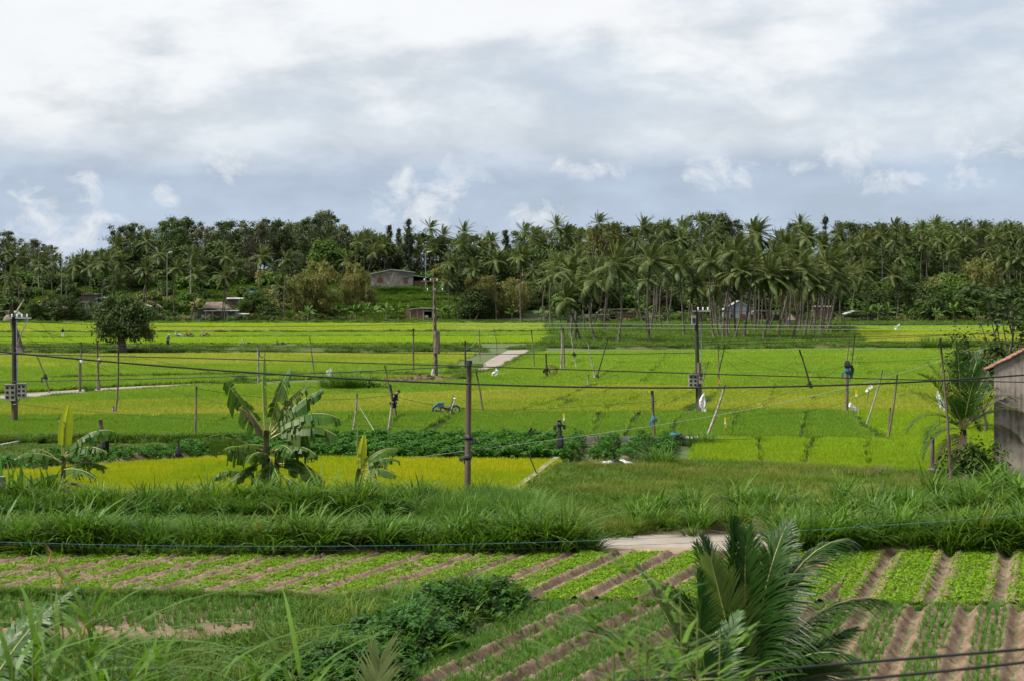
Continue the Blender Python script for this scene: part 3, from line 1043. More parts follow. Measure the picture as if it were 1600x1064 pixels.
# ------------------------------------------------------------------ dikes and rough grass
rg = np.random.default_rng(8)
GRASS_S = protos('short_grass', [grass_patch('short_grass', 90, 1.0, .34, .03, M['grass'], rg, .5, .5, 2) for _ in range(4)])
GRASS_D = protos('dry_grass', [grass_patch('dry_grass', 90, .9, .5, .016, M['grass_dry'], rg, .4, .3, 2) for _ in range(3)])


def clump(seed, n, r, h, w, m_, lean=.45, curl=.75, k=5):
    rng = np.random.default_rng(seed)
    mb = MB()
    B = disc(n, r, rng)
    phi = np.arctan2(B[:, 1], B[:, 0]) + rng.normal(0, .9, n)
    blades(mb, B, phi, h * rng.uniform(.5, 1.15, n), w * rng.uniform(.7, 1.2, n), lean * rng.uniform(.1, 1.3, n), curl * rng.uniform(.2, 1.3, n), k, rng=rng, wind=.14)
    return mb.mesh('grass_clump', m_)


def vine_proto(seed, m_, s=.13, n=22, r=.2, h=.2):
    rng = np.random.default_rng(seed)
    mb = MB()
    C = disc(n, r, rng)
    C[:, 2] = .04 + h * rng.random(n)
    # broad pointed leaf folded a little along its middle
    for c in C:
        a, e = rng.uniform(0, 6.283), rng.normal(-.35, .3)
        q = s * rng.uniform(.6, 1.2)
        f = np.array((math.cos(a) * math.cos(e), math.sin(a) * math.cos(e), math.sin(e)))
        sdv = np.array((-math.sin(a), math.cos(a), 0)) + rng.normal(0, .2, 3)
        up = np.array((0, 0, 1.0))
        V = [c, c + f * q * .15 + sdv * q * .48 + up * q * .12, c + f * q, c + f * q * .15 - sdv * q * .48 + up * q * .12]
        mb.add(V, [(0, 1, 2), (0, 2, 3)], rng.random())
    return mb.mesh('vine', m_)


TALL = protos('tall_grass', [clump(40 + i, (46, 34, 54, 40, 46, 30)[i], .34, (1.35, 1.6, 1.1, 1.3, 1.45, 1.2)[i], .062, M['grass_tall']) for i in range(6)] + [clump(47, 26, .30, 1.15, .045, M['grass_dry']), vine_proto(48, M['vine'], .16, 26, .35, .7), vine_proto(49, M['potato'], .14, 26, .4, .6)])
POTATO = protos('potato', [vine_proto(i, M['potato'], (.13, .10, .16, .12, .14)[i], h=(.2, .3, .15, .35, .2)[i]) for i in range(5)] + [vine_proto(8, M['vine'], .12, 16), clump(9, 14, .2, .6, .03, M['grass_tall'])])
TALL_THIN = protos('fine_grass', [clump(60 + i, 90, .45, 1.0, .018, M['grass_tall'], .4, .6) for i in range(4)])


def band_points(px_line, halfwidth, step, rng, zf=lambda d: 0.0):
    """points strewn along a ground line given in photo pixels"""
    P = [GP(*p) for p in px_line]
    out = []
    for a, b in zip(P[:-1], P[1:]):
        L = (b - a).length
        n = max(1, int(L * halfwidth * 2 / step ** 2))
        t = rng.random(n)
        d = rng.uniform(-1, 1, n)
        v = (b - a).normalized()
        nx, ny = -v.y, v.x
        x = a.x + (b.x - a.x) * t + nx * d * halfwidth
        y = a.y + (b.y - a.y) * t + ny * d * halfwidth
        out.append(np.stack([x, y, [zf(q) for q in d]], 1))
    return np.concatenate(out)


def dike(px_line, halfwidth, height, label, coll=None, step=.5, gs=1.0, m='ground', name='grass_dike'):
    """raised bank with a rounded, uneven back, and the grass on it"""
    P = [GP(*p) for p in px_line]
    pts = []
    for a, b in zip(P[:-1], P[1:]):
        n = max(2, int((b - a).length / max(.6, halfwidth)))
        pts += [a.lerp(b, i / n) for i in range(n)]
    pts.append(P[-1])
    A = np.array(pts)
    T = nrm(np.gradient(A, axis=0))
    Nn = np.stack([-T[:, 1], T[:, 0], 0 * T[:, 0]], 1)
    prof = [(-1, -.06), (-.7, .55), (-.25, .95), (.25, 1.0), (.7, .6), (1, -.06)]
    wob = 1 + .25 * np.sin(np.arange(len(A)) * 1.7) * np.cos(np.arange(len(A)) * .53)
    ei = np.arange(len(A))
    wob = wob * np.clip(np.minimum(ei, ei[::-1]) / 1.5, .03, 1)
    V = np.stack([A + Nn * (u * halfwidth * wob)[:, None] + np.array((0, 0, 1.0)) * (z * height * (wob if z > 0 else 1) * np.ones(len(A)))[:, None] for u, z in prof], 1)
    k = len(prof)
    i = np.arange(len(A) - 1)[:, None] * k + np.arange(k - 1)[None]
    Q = np.stack([i, i + 1, i + k + 1, i + k], -1).reshape(-1, 4)
    tag(put(name, MB().add(V.reshape(-1, 3), Q).mesh(name, M[m], True)), label, 'dike', None, 'structure')
    pp = band_points(px_line, halfwidth, step, rg, lambda d: height * max(0, 1 - abs(d)) * .8)
    scatter('grass', coll or GRASS_S, pp, rg, gs, 'rough grass on the ' + label, 'grass')


dike([(-150, 548), (200, 549), (480, 549), (740, 547)], 8.0, .7, 'broad grassy dike under the lone dark tree', step=1.3, gs=1.9)
dike([(-150, 521.5), (400, 521), (870, 520)], 2.2, .35, 'low dike behind the three motorbikes', step=1.3, gs=1.5)
dike([(-150, 530.8), (300, 529.5), (866, 527)], 1.6, .25, 'low dike by the person in blue', step=1.2, gs=1.2)
dike([(-150, 506), (400, 506), (880, 505)], 4, .5, 'weedy dike below the houses', step=1.8, gs=2)
dike([(1320, 509.5), (1700, 509)], 4, .5, 'weedy dike below the dense wood', step=1.8, gs=2)
dike([(850, 541), (1000, 544), (1200, 542), (1340, 541), (1760, 541)], 6.0, .5, 'grassy dike in front of the palm grove', step=1.1, gs=1.7)
dike([(-150, 574), (80, 574.5), (250, 571)], .6, .15, 'thin dike in the far rice', step=.6, gs=.8)
dike([(80, 594), (340, 589), (520, 588), (640, 587)], 1.2, .3, 'thin dike beside the reed clump', step=.6, gs=1.1)
dike([(620, 590), (700, 587), (735, 582)], 1.3, .3, 'thin dike by the debris heap', step=.6, gs=1.0)
dike([(0, 631), (120, 619), (300, 606.5), (400, 600)], .7, .2, 'weedy edge of the pale path', step=.6, gs=.9)
dike([(625, 657), (760, 649.5), (800, 648.5), (870, 632), (925, 605)], .35, .15, 'narrow dike the moped stands on', step=.35, gs=.55)
dike([(1050, 648), (1090, 632), (1128, 609), (1140, 590)], .35, .12, 'narrow dike by the meter box pole', step=.35, gs=.5)
dike([(1320, 646), (1350, 666), (1388, 691)], .32, .15, 'narrow dike along the sharp rice corner', step=.3, gs=.6)
dike([(-120, 692), (40, 690), (260, 691), (400, 689)], .55, .3, 'grassy dike behind the left bean rows'.replace('left ', 'low '), step=.28, gs=1.0)
dike([(400, 690), (560, 690), (700, 693), (780, 692)], .5, .25, 'grassy dike above the bean bed', step=.3, gs=1.0)
dike([(-100, 935), (100, 934), (300, 938), (470, 940), (500, 950)], .22, .18, 'dark grassy dike between the peanuts and the onions', step=.13, gs=.5)
dike([(800, 944), (900, 943), (1100, 945), (1330, 950), (1480, 951), (1700, 952)], .16, .10, 'low dike between the peanut and onion beds', step=.22, gs=.35)

# grove floor
gp_ = gpoly([(865, 520), (1330, 512), (1345, 535), (1320, 541), (850, 541)])
n_ = 5200
x_, y_ = rg.uniform(gp_[:, 0].min(), gp_[:, 0].max(), n_), rg.uniform(gp_[:, 1].min(), gp_[:, 1].max(), n_)
k_ = inside(gp_, x_, y_)
scatter('grass', GRASS_S, np.stack([x_[k_], y_[k_], 0 * x_[k_]], 1), rg, 2.2, 'grass on the floor of the palm grove', 'grass')

gp_ = gpoly([(860, 519), (860, 506.5), (1700, 506), (1700, 511.5), (1330, 512)])
n_ = 4200
x_, y_ = rg.uniform(gp_[:, 0].min(), gp_[:, 0].max(), n_), rg.uniform(gp_[:, 1].min(), gp_[:, 1].max(), n_)
k_ = inside(gp_, x_, y_)
scatter('grass', GRASS_S, np.stack([x_[k_], y_[k_], 0 * x_[k_]], 1), rg, 3.0, 'rough grass behind the palm grove', 'grass')
gp_ = gpoly([(690, 590), (740, 575), (780, 556), (800, 543), (850, 543), (838, 556), (790, 580), (745, 592)])
n_ = 2600
x_, y_ = rg.uniform(gp_[:, 0].min(), gp_[:, 0].max(), n_), rg.uniform(gp_[:, 1].min(), gp_[:, 1].max(), n_)
k_ = inside(gp_, x_, y_) & ~inside(gpoly([(731, 584), (768, 580), (802, 565), (834, 549), (830, 545), (791, 546), (762, 562)]), x_, y_)
scatter('grass', GRASS_S, np.stack([x_[k_], y_[k_], 0 * x_[k_]], 1), rg, 1.1, 'short grass beside the concrete path', 'grass')

# ------------------------------------------------------------------ vegetable beds
ra = np.random.default_rng(21)


def lump(x, y, s=1.0, seed=0):
    a = np.sin(x * 7.1 * s + seed) * np.sin(y * 6.3 * s + 1.3 * seed) + .6 * np.sin(x * 17 * s + 2 * y * s + seed) * np.sin(y * 15.7 * s - x * 3 * s) + .4 * np.sin(x * 37 * s) * np.sin(y * 41 * s + x * 11)
    return a


def bed_frame(dirpx):
    """rows that run towards the vanishing point at dirpx on the horizon"""
    d = np.array(((dirpx - 800) / F, 1.0))
    d /= np.linalg.norm(d)
    return d, np.array((d[1], -d[0]))


def ridged(name, poly, vp, pitch, furrow, depth, label, off=0.0, res=.07, ridge=.085):
    P = gpoly(poly)
    d, nv = bed_frame(vp)

    def zf(x, y):
        v = (x * nv[0] + y * nv[1]) / pitch + off
        f = np.abs((v - np.floor(v)) - .5) * pitch          # distance from the furrow's middle
        z = .10 - depth * np.exp(-(f / (furrow * .33)) ** 2) + ridge * np.exp(-((f - furrow * .62) / (furrow * .22)) ** 2)
        rough = np.exp(-np.maximum(0, f - furrow * .8) / .12)
        jit = ra.normal(0, 1, x.shape)
        return z + (.009 * lump(x, y) + .013 * jit) * (.35 + rough)
    xs, ys = np.arange(P[:, 0].min(), P[:, 0].max(), res), np.arange(P[:, 1].min(), P[:, 1].max(), res)
    me = grid_mesh(xs, ys, zf, name, M['soil'], lambda x, y: inside(P, x, y))
    tag(put(name, me), label, 'soil', None, 'structure')

    def fv(x, y):
        v = (x * nv[0] + y * nv[1]) / pitch + off
        return ((v - np.floor(v)) - .5) * pitch, np.floor(v)
    return P, fv, d, nv


def peanut_proto(seed):
    rng = np.random.default_rng(seed)
    mb = MB()
    n = 26
    C = disc(n, .10, rng)
    C[:, 2] = .05 + .07 * rng.random(n)
    leaf_cloud(mb, C, .062, rng, .72, 1.6, None)
    return mb.mesh('peanut_plant', M['peanut'])


def onion_proto(seed):
    rng = np.random.default_rng(seed)
    mb = MB()
    n = 12
    blades(mb, disc(n, .035, rng), rng.uniform(0, 6.283, n), .30 * rng.uniform(.6, 1.15, n), .013, .25 * rng.uniform(.2, 1.5, n), .15, 3, rng=rng, wind=.1)
    return mb.mesh('onion_plant', M['onion'])


PEANUT = protos('peanut', [peanut_proto(i) for i in range(5)])
ONION = protos('onion', [onion_proto(i) for i in range(5)])


def sow(name, coll, bed, dens, edge, label, cat, sc, rows=None, pitch=None, jitter=.03, z=.08, thin=None):
    P, fv, d, nv = bed
    x0, x1, y0, y1 = P[:, 0].min(), P[:, 0].max(), P[:, 1].min(), P[:, 1].max()
    n = int((x1 - x0) * (y1 - y0) * dens)
    x, y = ra.uniform(x0, x1, n), ra.uniform(y0, y1, n)
    f, _ = fv(x, y)
    if rows:
        # pull each plant to the nearest of the bed's rows
        half = pitch / 2
        g = np.where(f < 0, f + pitch, f)           # 0..pitch measured across one bed
        u = (g - edge) / (pitch - 2 * edge)
        k = (u > -.08) & (u < 1.08)
        tgt = edge + np.round(np.clip(u, 0, 1) * (rows - 1)) / (rows - 1) * (pitch - 2 * edge)
        sh = tgt - g + ra.normal(0, jitter, n)
        x, y = x + nv[0] * sh, y + nv[1] * sh
    else:
        k = np.abs(f) > edge
    k &= inside(P, x, y)
    if thin is not None:
        k &= ra.random(n) < thin(x, y)
    x, y = x[k], y[k]
    return scatter(name, coll, np.stack([x, y, np.full(len(x), z)], 1), ra, sc, label, cat)


bA = ridged('field_soil', [(-140, 937), (-140, 870), (905, 868), (880, 884), (800, 938), (500, 938)], 1832, 1.30, .26, .09, 'furrowed soil of the long peanut plot', ridge=.045)
sow('peanut_plants', PEANUT, bA, 125, .20, 'sparse peanut plants in the long slanting beds', 'crop', .66, thin=lambda x, y: .40 + .5 * ss(-.3, .8, lump(x * .2, y * .2) + .04 * (x + 12)))
bA2 = ridged('field_soil', [(806, 939), (884, 885), (908, 868.5), (1330, 867.5), (1310, 946), (806, 942)], 1832, 1.42, .40, .14, 'furrowed soil of the bright peanut plot by the lane')
sow('peanut_plants', PEANUT, bA2, 140, .24, 'bright peanut plants beside the concrete lane', 'crop', .76, thin=lambda x, y: .7 + .3 * ss(-.6, .5, lump(x * .35, y * .35)))
bB = ridged('field_soil', [(1332, 867.5), (1720, 866), (1720, 951), (1312, 949)], 1640, 1.62, .46, .13, 'broad furrowed peanut beds behind the coconut palm', off=.22)
sow('peanut_plants', PEANUT, bB, 130, .31, 'dense bright peanut rows in the broad beds', 'crop', 0.80, rows=5, pitch=1.62, jitter=.045, thin=lambda x, y: .62 + .38 * ss(-.6, .5, lump(x * .35, y * .35)))
bC = ridged('field_soil', [(1250, 954), (1720, 954.5), (1720, 1110), (1180, 1110)], 1640, 1.16, .40, .13, 'furrowed soil of the onion beds behind the coconut palm', off=.1, res=.05)
sow('onion_plants', ONION, bC, 78, .30, 'spring onion rows in bare soil behind the coconut palm', 'crop', .78, rows=4, pitch=1.16, jitter=.013, thin=lambda x, y: .75 + 0 * x)
bD = ridged('field_soil', [(806, 950), (1247, 954), (1178, 1110), (560, 1110), (650, 1046)], 1900, 1.42, .42, .16, 'furrowed soil of the slanting onion beds', off=.35, res=.05)
sow('onion_plants', ONION, bD, 165, .28, 'fine spring onions in the slanting beds', 'crop', .62, rows=7, pitch=1.42, jitter=.06, thin=lambda x, y: .8 + 0 * x)
bE = ridged('field_soil', [(-140, 944), (470, 948), (478, 962), (420, 990), (330, 1012), (-140, 1016)], 1832, 30, .3, .0, 'damp soil under the onion patch', res=.08)
sow('onion_plants', ONION, bE, 62, 0, 'dense spring onion patch below the dark dike', 'crop', .80, thin=lambda x, y: .04 + .9 * ss(35.6, 37.4, y + .5 * lump(x * .25, y * .3)))

# sweet potato mound, running away from the eye
mp_ = [(470, 1112), (575, 1046), (650, 1000), (735, 956), (792, 939)]
MP = [GP(*p) for p in mp_]


def mound(px_line, halfwidth, height, label, coll, dens, size, name='soil_mound', m='soil_d', veg='potato_vines', vlabel='', cat='crop'):
    P = [GP(*p) for p in px_line]
    pts = []
    for a, b in zip(P[:-1], P[1:]):
        n = max(2, int((b - a).length / .3))
        pts += [a.lerp(b, i / n) for i in range(n)]
    pts.append(P[-1])
    A = np.array(pts)
    T = nrm(np.gradient(A, axis=0))
    Nn = np.stack([-T[:, 1], T[:, 0], 0 * T[:, 0]], 1)
    us = np.linspace(-1, 1, 11)
    wob = 1 + .16 * np.sin(np.arange(len(A)) * .53 + len(A)) + .12 * np.sin(np.arange(len(A)) * 1.31)
    ei = np.arange(len(A))
    wob = wob * np.clip(np.minimum(ei, ei[::-1]) / 2.5, .02, 1) ** .6
    V = np.stack([A + Nn * (u * halfwidth * wob)[:, None] + np.array((0, 0, 1.0)) * ((1 - u * u) ** .8 * height * wob - (.05 if abs(u) == 1 else 0))[:, None] for u in us], 1)
    k = len(us)
    i = np.arange(len(A) - 1)[:, None] * k + np.arange(k - 1)[None]
    Q = np.stack([i, i + 1, i + k + 1, i + k], -1).reshape(-1, 4)
    tag(put(name, MB().add(V.reshape(-1, 3), Q).mesh(name, M[m], True)), label, 'soil', None, 'structure')
    L = np.linalg.norm(np.diff(A, axis=0), axis=1).sum()
    n = int(L * halfwidth * 2 * dens)
    t = ra.random(n) * (len(A) - 1.001)
    j = t.astype(int)
    f = (t - j)[:, None]
    u = ra.uniform(-1.08, 1.08, n)
    B = A[j] * (1 - f) + A[j + 1] * f + Nn[j] * (u * halfwidth * wob[j])[:, None]
    B[:, 2] += np.maximum(0, 1 - u * u) ** .8 * height * wob[j]
    kp = lump(B[:, 0] * .4, B[:, 1] * .4, 1, 3) > -1.25
    B = B[kp]
    scatter(veg, coll, B, ra, size, vlabel, cat, tilt=.2)


BEAN = protos('bean', [vine_proto(20 + i, M['vine'], .15, 26, .26, .34) for i in range(5)])
WEED = protos('weed', [vine_proto(40 + i, M['vine'], .07, 30, .2, .22) for i in range(3)] + [grass_patch('weed_grass', 40, .6, .4, .02, M['grass'], ra, .5, .6, 3) for _ in range(2)])
mound(mp_, 1.15, .50, 'soil of the sweet potato mound', POTATO, 42, .95, vlabel='dark sweet potato vines sprawling over the long mound')
# weedy strip between the mound and the onion patch
wp = gpoly([(470, 950), (560, 940), (640, 938), (760, 945), (700, 975), (560, 1030), (420, 1110), (-140, 1110), (-140, 1012), (330, 1014), (430, 990)])
n_ = 5200
x_, y_ = ra.uniform(wp[:, 0].min(), wp[:, 0].max(), n_), ra.uniform(wp[:, 1].min(), wp[:, 1].max(), n_)
k_ = inside(wp, x_, y_)
scatter('weeds', WEED, np.stack([x_[k_], y_[k_], 0 * x_[k_]], 1), ra, 1.0, 'tangled low weeds beside the sweet potato mound', 'weeds')
pts_ = band_points([(400, 1100), (500, 1010), (585, 965), (650, 945)], .75, .42, ra)
scatter('weeds', protos('tangled_weed', [clump(70, 40, .3, .8, .02, M['grass_dry'], .5, .6), clump(71, 50, .3, .8, .03, M['grass_tall'], .5, .7), vine_proto(72, M['vine'], .10, 40, .3, .4), vine_proto(73, M['leaf_olive'], .07, 40, .3, .35)]), pts_, ra, .75, 'brownish tangled weeds along the sweet potato mound', 'weeds')
pts_ = band_points([(600, 950), (680, 945), (780, 938)], .8, .33, ra)
scatter('grass', TALL_THIN, pts_, ra, .55, 'fine grass at the head of the sweet potato mound', 'grass')

# bean rows
for q, (a, b) in enumerate([((885, 727), (905, 694)), ((930, 729), (962, 694)), ((975, 730), (1008, 694)), ((1025, 730), (1045, 696))]):
    mound([a, b], .42, .5, 'soil ridge under the short bean rows', BEAN, 15, .75, vlabel='short leafy bean row before the low concrete wall', veg='bean_vines')
bp_ = gpoly([(390, 722), (410, 696), (560, 693), (700, 695), (790, 694), (872, 692), (876, 724), (700, 726)])
n_ = 6500
x_, y_ = ra.uniform(bp_[:, 0].min(), bp_[:, 0].max(), n_), ra.uniform(bp_[:, 1].min(), bp_[:, 1].max(), n_)
k_ = inside(bp_, x_, y_)
d_, nv_ = bed_frame(1500)
hh_ = .22 + .2 * np.cos((x_ * nv_[0] + y_ * nv_[1]) * 6.283 / 1.25)
scatter('bean_vines', BEAN, np.stack([x_[k_], y_[k_], np.maximum(0, hh_[k_])], 1), ra, .95, 'wide dark leafy bean bed behind the ripening rice', 'crop')
for (a, b) in [((-60, 745), (130, 716)), ((40, 742), (230, 712)), ((150, 733), (330, 702)), ((255, 723), (400, 696)), ((330, 720), (420, 703))]:
    mound([a, b], .55, .35, 'soil ridge of the slanting bean rows', BEAN, 14, .8, vlabel='slanting leafy bean row behind the tall banana plant', veg='bean_vines')
sheet('field_soil', [(-100, 752), (-100, 694), (395, 693), (370, 722), (180, 732), (30, 744)], .03, M['soil_d'], 'bare soil between the slanting bean rows', 'soil')
pp_ = gpoly([(-100, 715), (-100, 697), (300, 696), (180, 706), (0, 720)])
n_ = 1600
x_, y_ = ra.uniform(pp_[:, 0].min(), pp_[:, 0].max(), n_), ra.uniform(pp_[:, 1].min(), pp_[:, 1].max(), n_)
k_ = inside(pp_, x_, y_)
scatter('seedlings', GRASS_S, np.stack([x_[k_], y_[k_], .03 + 0 * x_[k_]], 1)[::2], ra, .55, 'pale seedbed beside the slanting bean rows', 'crop')

# ------------------------------------------------------------------ weedy meadow and tall grass banks
mp2 = gpoly([(872, 735), (1082, 727), (1300, 741), (1462, 750), (1520, 772), (1300, 800), (960, 838), (830, 838), (800, 800)])
n_ = 16000
x_, y_ = rg.uniform(mp2[:, 0].min(), mp2[:, 0].max(), n_), rg.uniform(mp2[:, 1].min(), mp2[:, 1].max(), n_)
k_ = inside(mp2, x_, y_)
x_, y_ = x_[k_], y_[k_]
dry = lump(x_ * .09, y_ * .12, 1, 2) + .6 * ss(-2, 10, x_) - .9 * ss(0, 3, 2.5 - np.abs(x_ - 3) * .4) + rg.normal(0, .35, len(x_)) > .55
dry &= y_ < 71
scatter('grass', GRASS_D, np.stack([x_[dry], y_[dry], 0 * x_[dry]], 1), rg, .95, 'reddish seeding grass in the weedy meadow', 'grass')
scatter('grass', GRASS_S, np.stack([x_[~dry], y_[~dry], 0 * x_[~dry]], 1), rg, 1.0, 'soft green grass in the weedy meadow', 'grass')


def bank(poly, hgt, step, coll, label, sc, vary=.35, soil='soil_d', floor=True, zf=None):
    P = gpoly(poly)
    x0, x1, y0, y1 = P[:, 0].min(), P[:, 0].max(), P[:, 1].min(), P[:, 1].max()

    def ed(x, y):
        d = seg_dist(x, y, [tuple(p) for p in P] + [tuple(P[0])])
        return np.where(inside(P, x, y), d, 0)
    if floor:
        me = grid_mesh(np.arange(x0 - .5, x1 + .5, .35), np.arange(y0 - .3, y1 + .3, .2), lambda x, y: -.06 + hgt * ss(0, .6, ed(x, y)) + .05 * lump(x * .4, y * .4), 'soil_bank', M[soil], lambda x, y: inside(P, x, y))
        tag(put('soil_bank', me), 'earth bank under the ' + label, 'bank', None, 'structure')
    n = int((x1 - x0) * (y1 - y0) / step ** 2)
    x, y = rg.uniform(x0, x1, n), rg.uniform(y0, y1, n)
    k = inside(P, x, y)
    x, y = x[k], y[k]
    z = hgt * ss(0, .6, ed(x, y)) - .05
    s = sc * (1 + vary * (.5 * lump(x * .12, y * .25, 1, 4) + .35 * rg.normal(0, 1, len(x)))) * rg.uniform(.8, 1.2, len(x))
    scatter('tall_grass', coll, np.stack([x, y, z], 1), rg, np.clip(s, .4, 1.9), label, 'grass', tilt=.12)


# strip at the near edge of the lane, then the big bank behind the lane, broken where the lane shows
bank([(-140, 871), (-140, 855), (560, 855), (760, 852), (890, 852), (932, 866), (900, 869), (400, 872)], .30, .28, TALL, 'tall arching grass along the peanut plot', .68, vary=.5)
bank([(-140, 812), (-140, 793), (300, 791), (640, 789), (690, 794), (705, 812)], .35, .36, TALL, 'dark tall grass below the banana plants', .50, vary=1.0)
pts_ = band_points([(-140, 813), (300, 812), (700, 812)], .45, .22, rg)
pts_[:, 2] = rg.uniform(0, .32, len(pts_))
scatter('tall_grass', TALL, pts_[::2], rg, .45, 'grass hanging down the earth bank below the banana plants', 'grass', tilt=.5)
scatter('creeper', POTATO, pts_, rg, 1.2, 'dark creeper hanging on the earth bank below the banana plants', 'creeper', tilt=.5)
bank([(660, 840), (690, 795), (790, 790), (850, 800), (880, 835)], .30, .40, TALL_THIN, 'fine windswept grass by the concrete post', .8)
bank([(955, 838), (950, 812), (1050, 800), (1250, 792), (1500, 780), (1700, 770), (1700, 834), (1250, 837)], .2, .62, TALL, 'light arching grass along the far side of the lane', .60, vary=.8)
bank([(1215, 869), (1225, 852), (1500, 847), (1720, 845), (1720, 868)], .28, .27, TALL, 'dense tall grass in front of the lane', .66, vary=.6)
n_ = 2600
x_, y_ = rg.uniform(-19, -1.0, n_), rg.uniform(51.3, 57, n_)
scatter('weeds', WEED, np.stack([x_, y_, .02 + 0 * x_], 1), rg, .9, 'dark creeping weeds under the tall grass banks', 'weeds')
# ------------------------------------------------------------------ houses
def pbox(parent, name, m, c, size, label=None, rz=0, rx=0, taper=1.0):
    return part(name, MB().box((0, 0, 0), size, rz=rz, rx=rx, taper=taper), m, parent, label, loc=c)


def prism(mb, x0, x1, y0, y1, pts, t=.12):
    """roof slab that follows the profile pts (x, z) from y0 to y1"""
    n = len(pts)
    V = [(x, y0, z) for x, z in pts] + [(x, y0, z - t) for x, z in pts] + [(x, y1, z) for x, z in pts] + [(x, y1, z - t) for x, z in pts]
    Q = []
    for i in range(n - 1):
        Q += [(i, i + 1, 2 * n + i + 1, 2 * n + i), (n + i + 1, n + i, 3 * n + i, 3 * n + i + 1), (n + i, n + i + 1, i + 1, i), (2 * n + i, 2 * n + i + 1, 3 * n + i + 1, 3 * n + i)]
    Q += [(0, 2 * n, 3 * n, n), (n - 1, 2 * n - 1, 4 * n - 1, 3 * n - 1)]
    return mb.add(V, np.array(Q))


def window(parent, x, z, w, h, m=None, y=-.02, frame='shutter', nm='window'):
    o = pbox(parent, nm, M[frame], (x, y, z), (w, .10, h))
    pbox(o, 'pane', m or M['void'], (-w * .23, -.035, 0), (w * .36, .06, h * .78))
    pbox(o, 'pane', m or M['void'], (w * .23, -.035, 0), (w * .36, .06, h * .78))
    return o


def at(px, py, Y):
    return DP(px, py, Y)


# grey block house high on the rise
h = thing('grey_house', 'long grey block house on the green terraces of the hill', 'house', at(578, 443.5, 540))
V_ = [(0, 0, -3), (14.6, 0, -3), (14.6, 0, 3.6), (7.2, 0, 4.5), (0, 0, 3.2)]
mb = MB()
V2 = V_ + [(x, 9, z) for x, y, z in V_]
mb.add(V2, [np.array([(0, 1, 2, 3, 4)]), np.array([(9, 8, 7, 6, 5)]), np.array([(0, 5, 6, 1), (1, 6, 7, 2), (0, 4, 9, 5)])])
part('wall', mb, M['wallgrey'], h)
part('roof', prism(MB(), 0, 0, -.5, 9.4, [(-3.2, 2.5), (7.2, 4.85), (15.0, 3.9)], .22), M['tin'], h)
pbox(h, 'post', M['pole_l'], (-2.8, .3, .2), (.2, .2, 4.4))
window(h, 3.3, 1.2, 1.9, 1.5, M['shutter'])
w_ = window(h, 12.0, 1.1, 1.35, 1.9, M['shutter'])
pbox(w_, 'lintel', M['concrete'], (0, -.06, 1.1), (1.9, .25, .14))
pbox(h, 'lean_to_wall', M['brick'], (17.2, 1.0, -.4), (4.6, .25, 2.6))
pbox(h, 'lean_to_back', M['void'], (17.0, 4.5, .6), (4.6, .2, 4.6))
part('lean_to_roof', prism(MB(), 0, 0, -.6, 6, [(14.7, 2.75), (19.6, 2.05)], .14), M['tin'], h)
pbox(h, 'post', M['pole_l'], (18.9, -.1, .6), (.22, .22, 3.2))

# brick house by the paddy edge
h = thing('brick_house', 'small unfinished red brick house behind the low wall', 'house', at(634, 503, 484))
pbox(h, 'wall', M['brick'], (2.6, 1.6, 1.75), (5.2, 3.2, 4.1))
pbox(h, 'post', M['concrete'], (1.35, -.06, 1.7), (.22, .2, 4.0))
pbox(h, 'post', M['concrete'], (3.5, -.06, 1.7), (.22, .2, 4.0))
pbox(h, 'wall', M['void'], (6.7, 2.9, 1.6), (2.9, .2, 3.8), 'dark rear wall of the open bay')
pbox(h, 'sill_wall', M['brick'], (6.75, .1, .35), (2.6, .25, 1.1))
pbox(h, 'post', M['concrete'], (5.38, 0, 1.5), (.3, .3, 3.9))
pbox(h, 'post', M['concrete'], (8.1, 0, 1.5), (.35, .3, 3.9))
pbox(h, 'beam', M['concrete'], (6.75, -.02, 3.2), (3.1, .34, .3))
pbox(h, 'curtain', M['white'], (6.2, .5, 1.3), (1.1, .05, 1.1))
part('roof', prism(MB(), 0, 0, -.5, 3.4, [(.9, 3.75), (4.2, 4.15), (8.6, 4.05), (9.7, 3.95)], .18), M['tin'], h)
h = thing('low_wall', 'low dark block wall with pale posts before the brick house', 'wall', at(583, 508, 479))
for i in range(5):
    pbox(h, 'wall_panel', M['wallgrey'] if i % 2 else M['walldark'], (1.9 + i * 3.75, 0, .75), (3.5, .2, 1.7))
    pbox(h, 'post', M['concrete'], (i * 3.75 + .02, -.02, .95), (.24, .28, 2.3))
pbox(h, 'post', M['concrete'], (18.8, -.02, .95), (.24, .28, 2.3))

# white and blue house with a porch
h = thing('porch_house', 'small pale blue house with a tiled roof and a porch', 'house', at(308, 504, 480))
pbox(h, 'wall', M['walldark'], (1.3, 3.0, 1.5), (2.6, 5.0, 4.6), 'dark side wall')
pbox(h, 'wall', M['wallblue'], (7.2, 2.6, 1.4), (9.2, 4.0, 3.8))
part('roof', MB().add([(1.4, -.2, 4.15), (9.4, -.2, 4.1), (7.2, 3.4, 6.1), (2.2, 3.4, 6.1), (1.4, 6, 4.1), (9.4, 6, 4.1)], [np.array([(0, 1, 2, 3), (5, 4, 3, 2)]), np.array([(4, 0, 3), (1, 5, 2)])]), M['tile_old'], h)
part('porch_roof', MB().box((7.4, -.6, 3.45), (10.3, 3.0, .16), rx=.06), M['tin'], h)
for x in (2.9, 5.0, 9.3, 12.0):
    pbox(h, 'post', M['pole_l'], (x, -1.8, 1.3), (.26, .26, 4.1))
pbox(h, 'door', M['shutter'], (5.8, .56, 1.0), (1.7, .1, 2.9))
window(h, 8.0, 1.6, 1.3, 1.4, M['void'], .57)
pbox(h, 'door', M['wallblue'], (1.7, .42, 1.0), (1.0, .12, 2.4), 'pale blue side door')
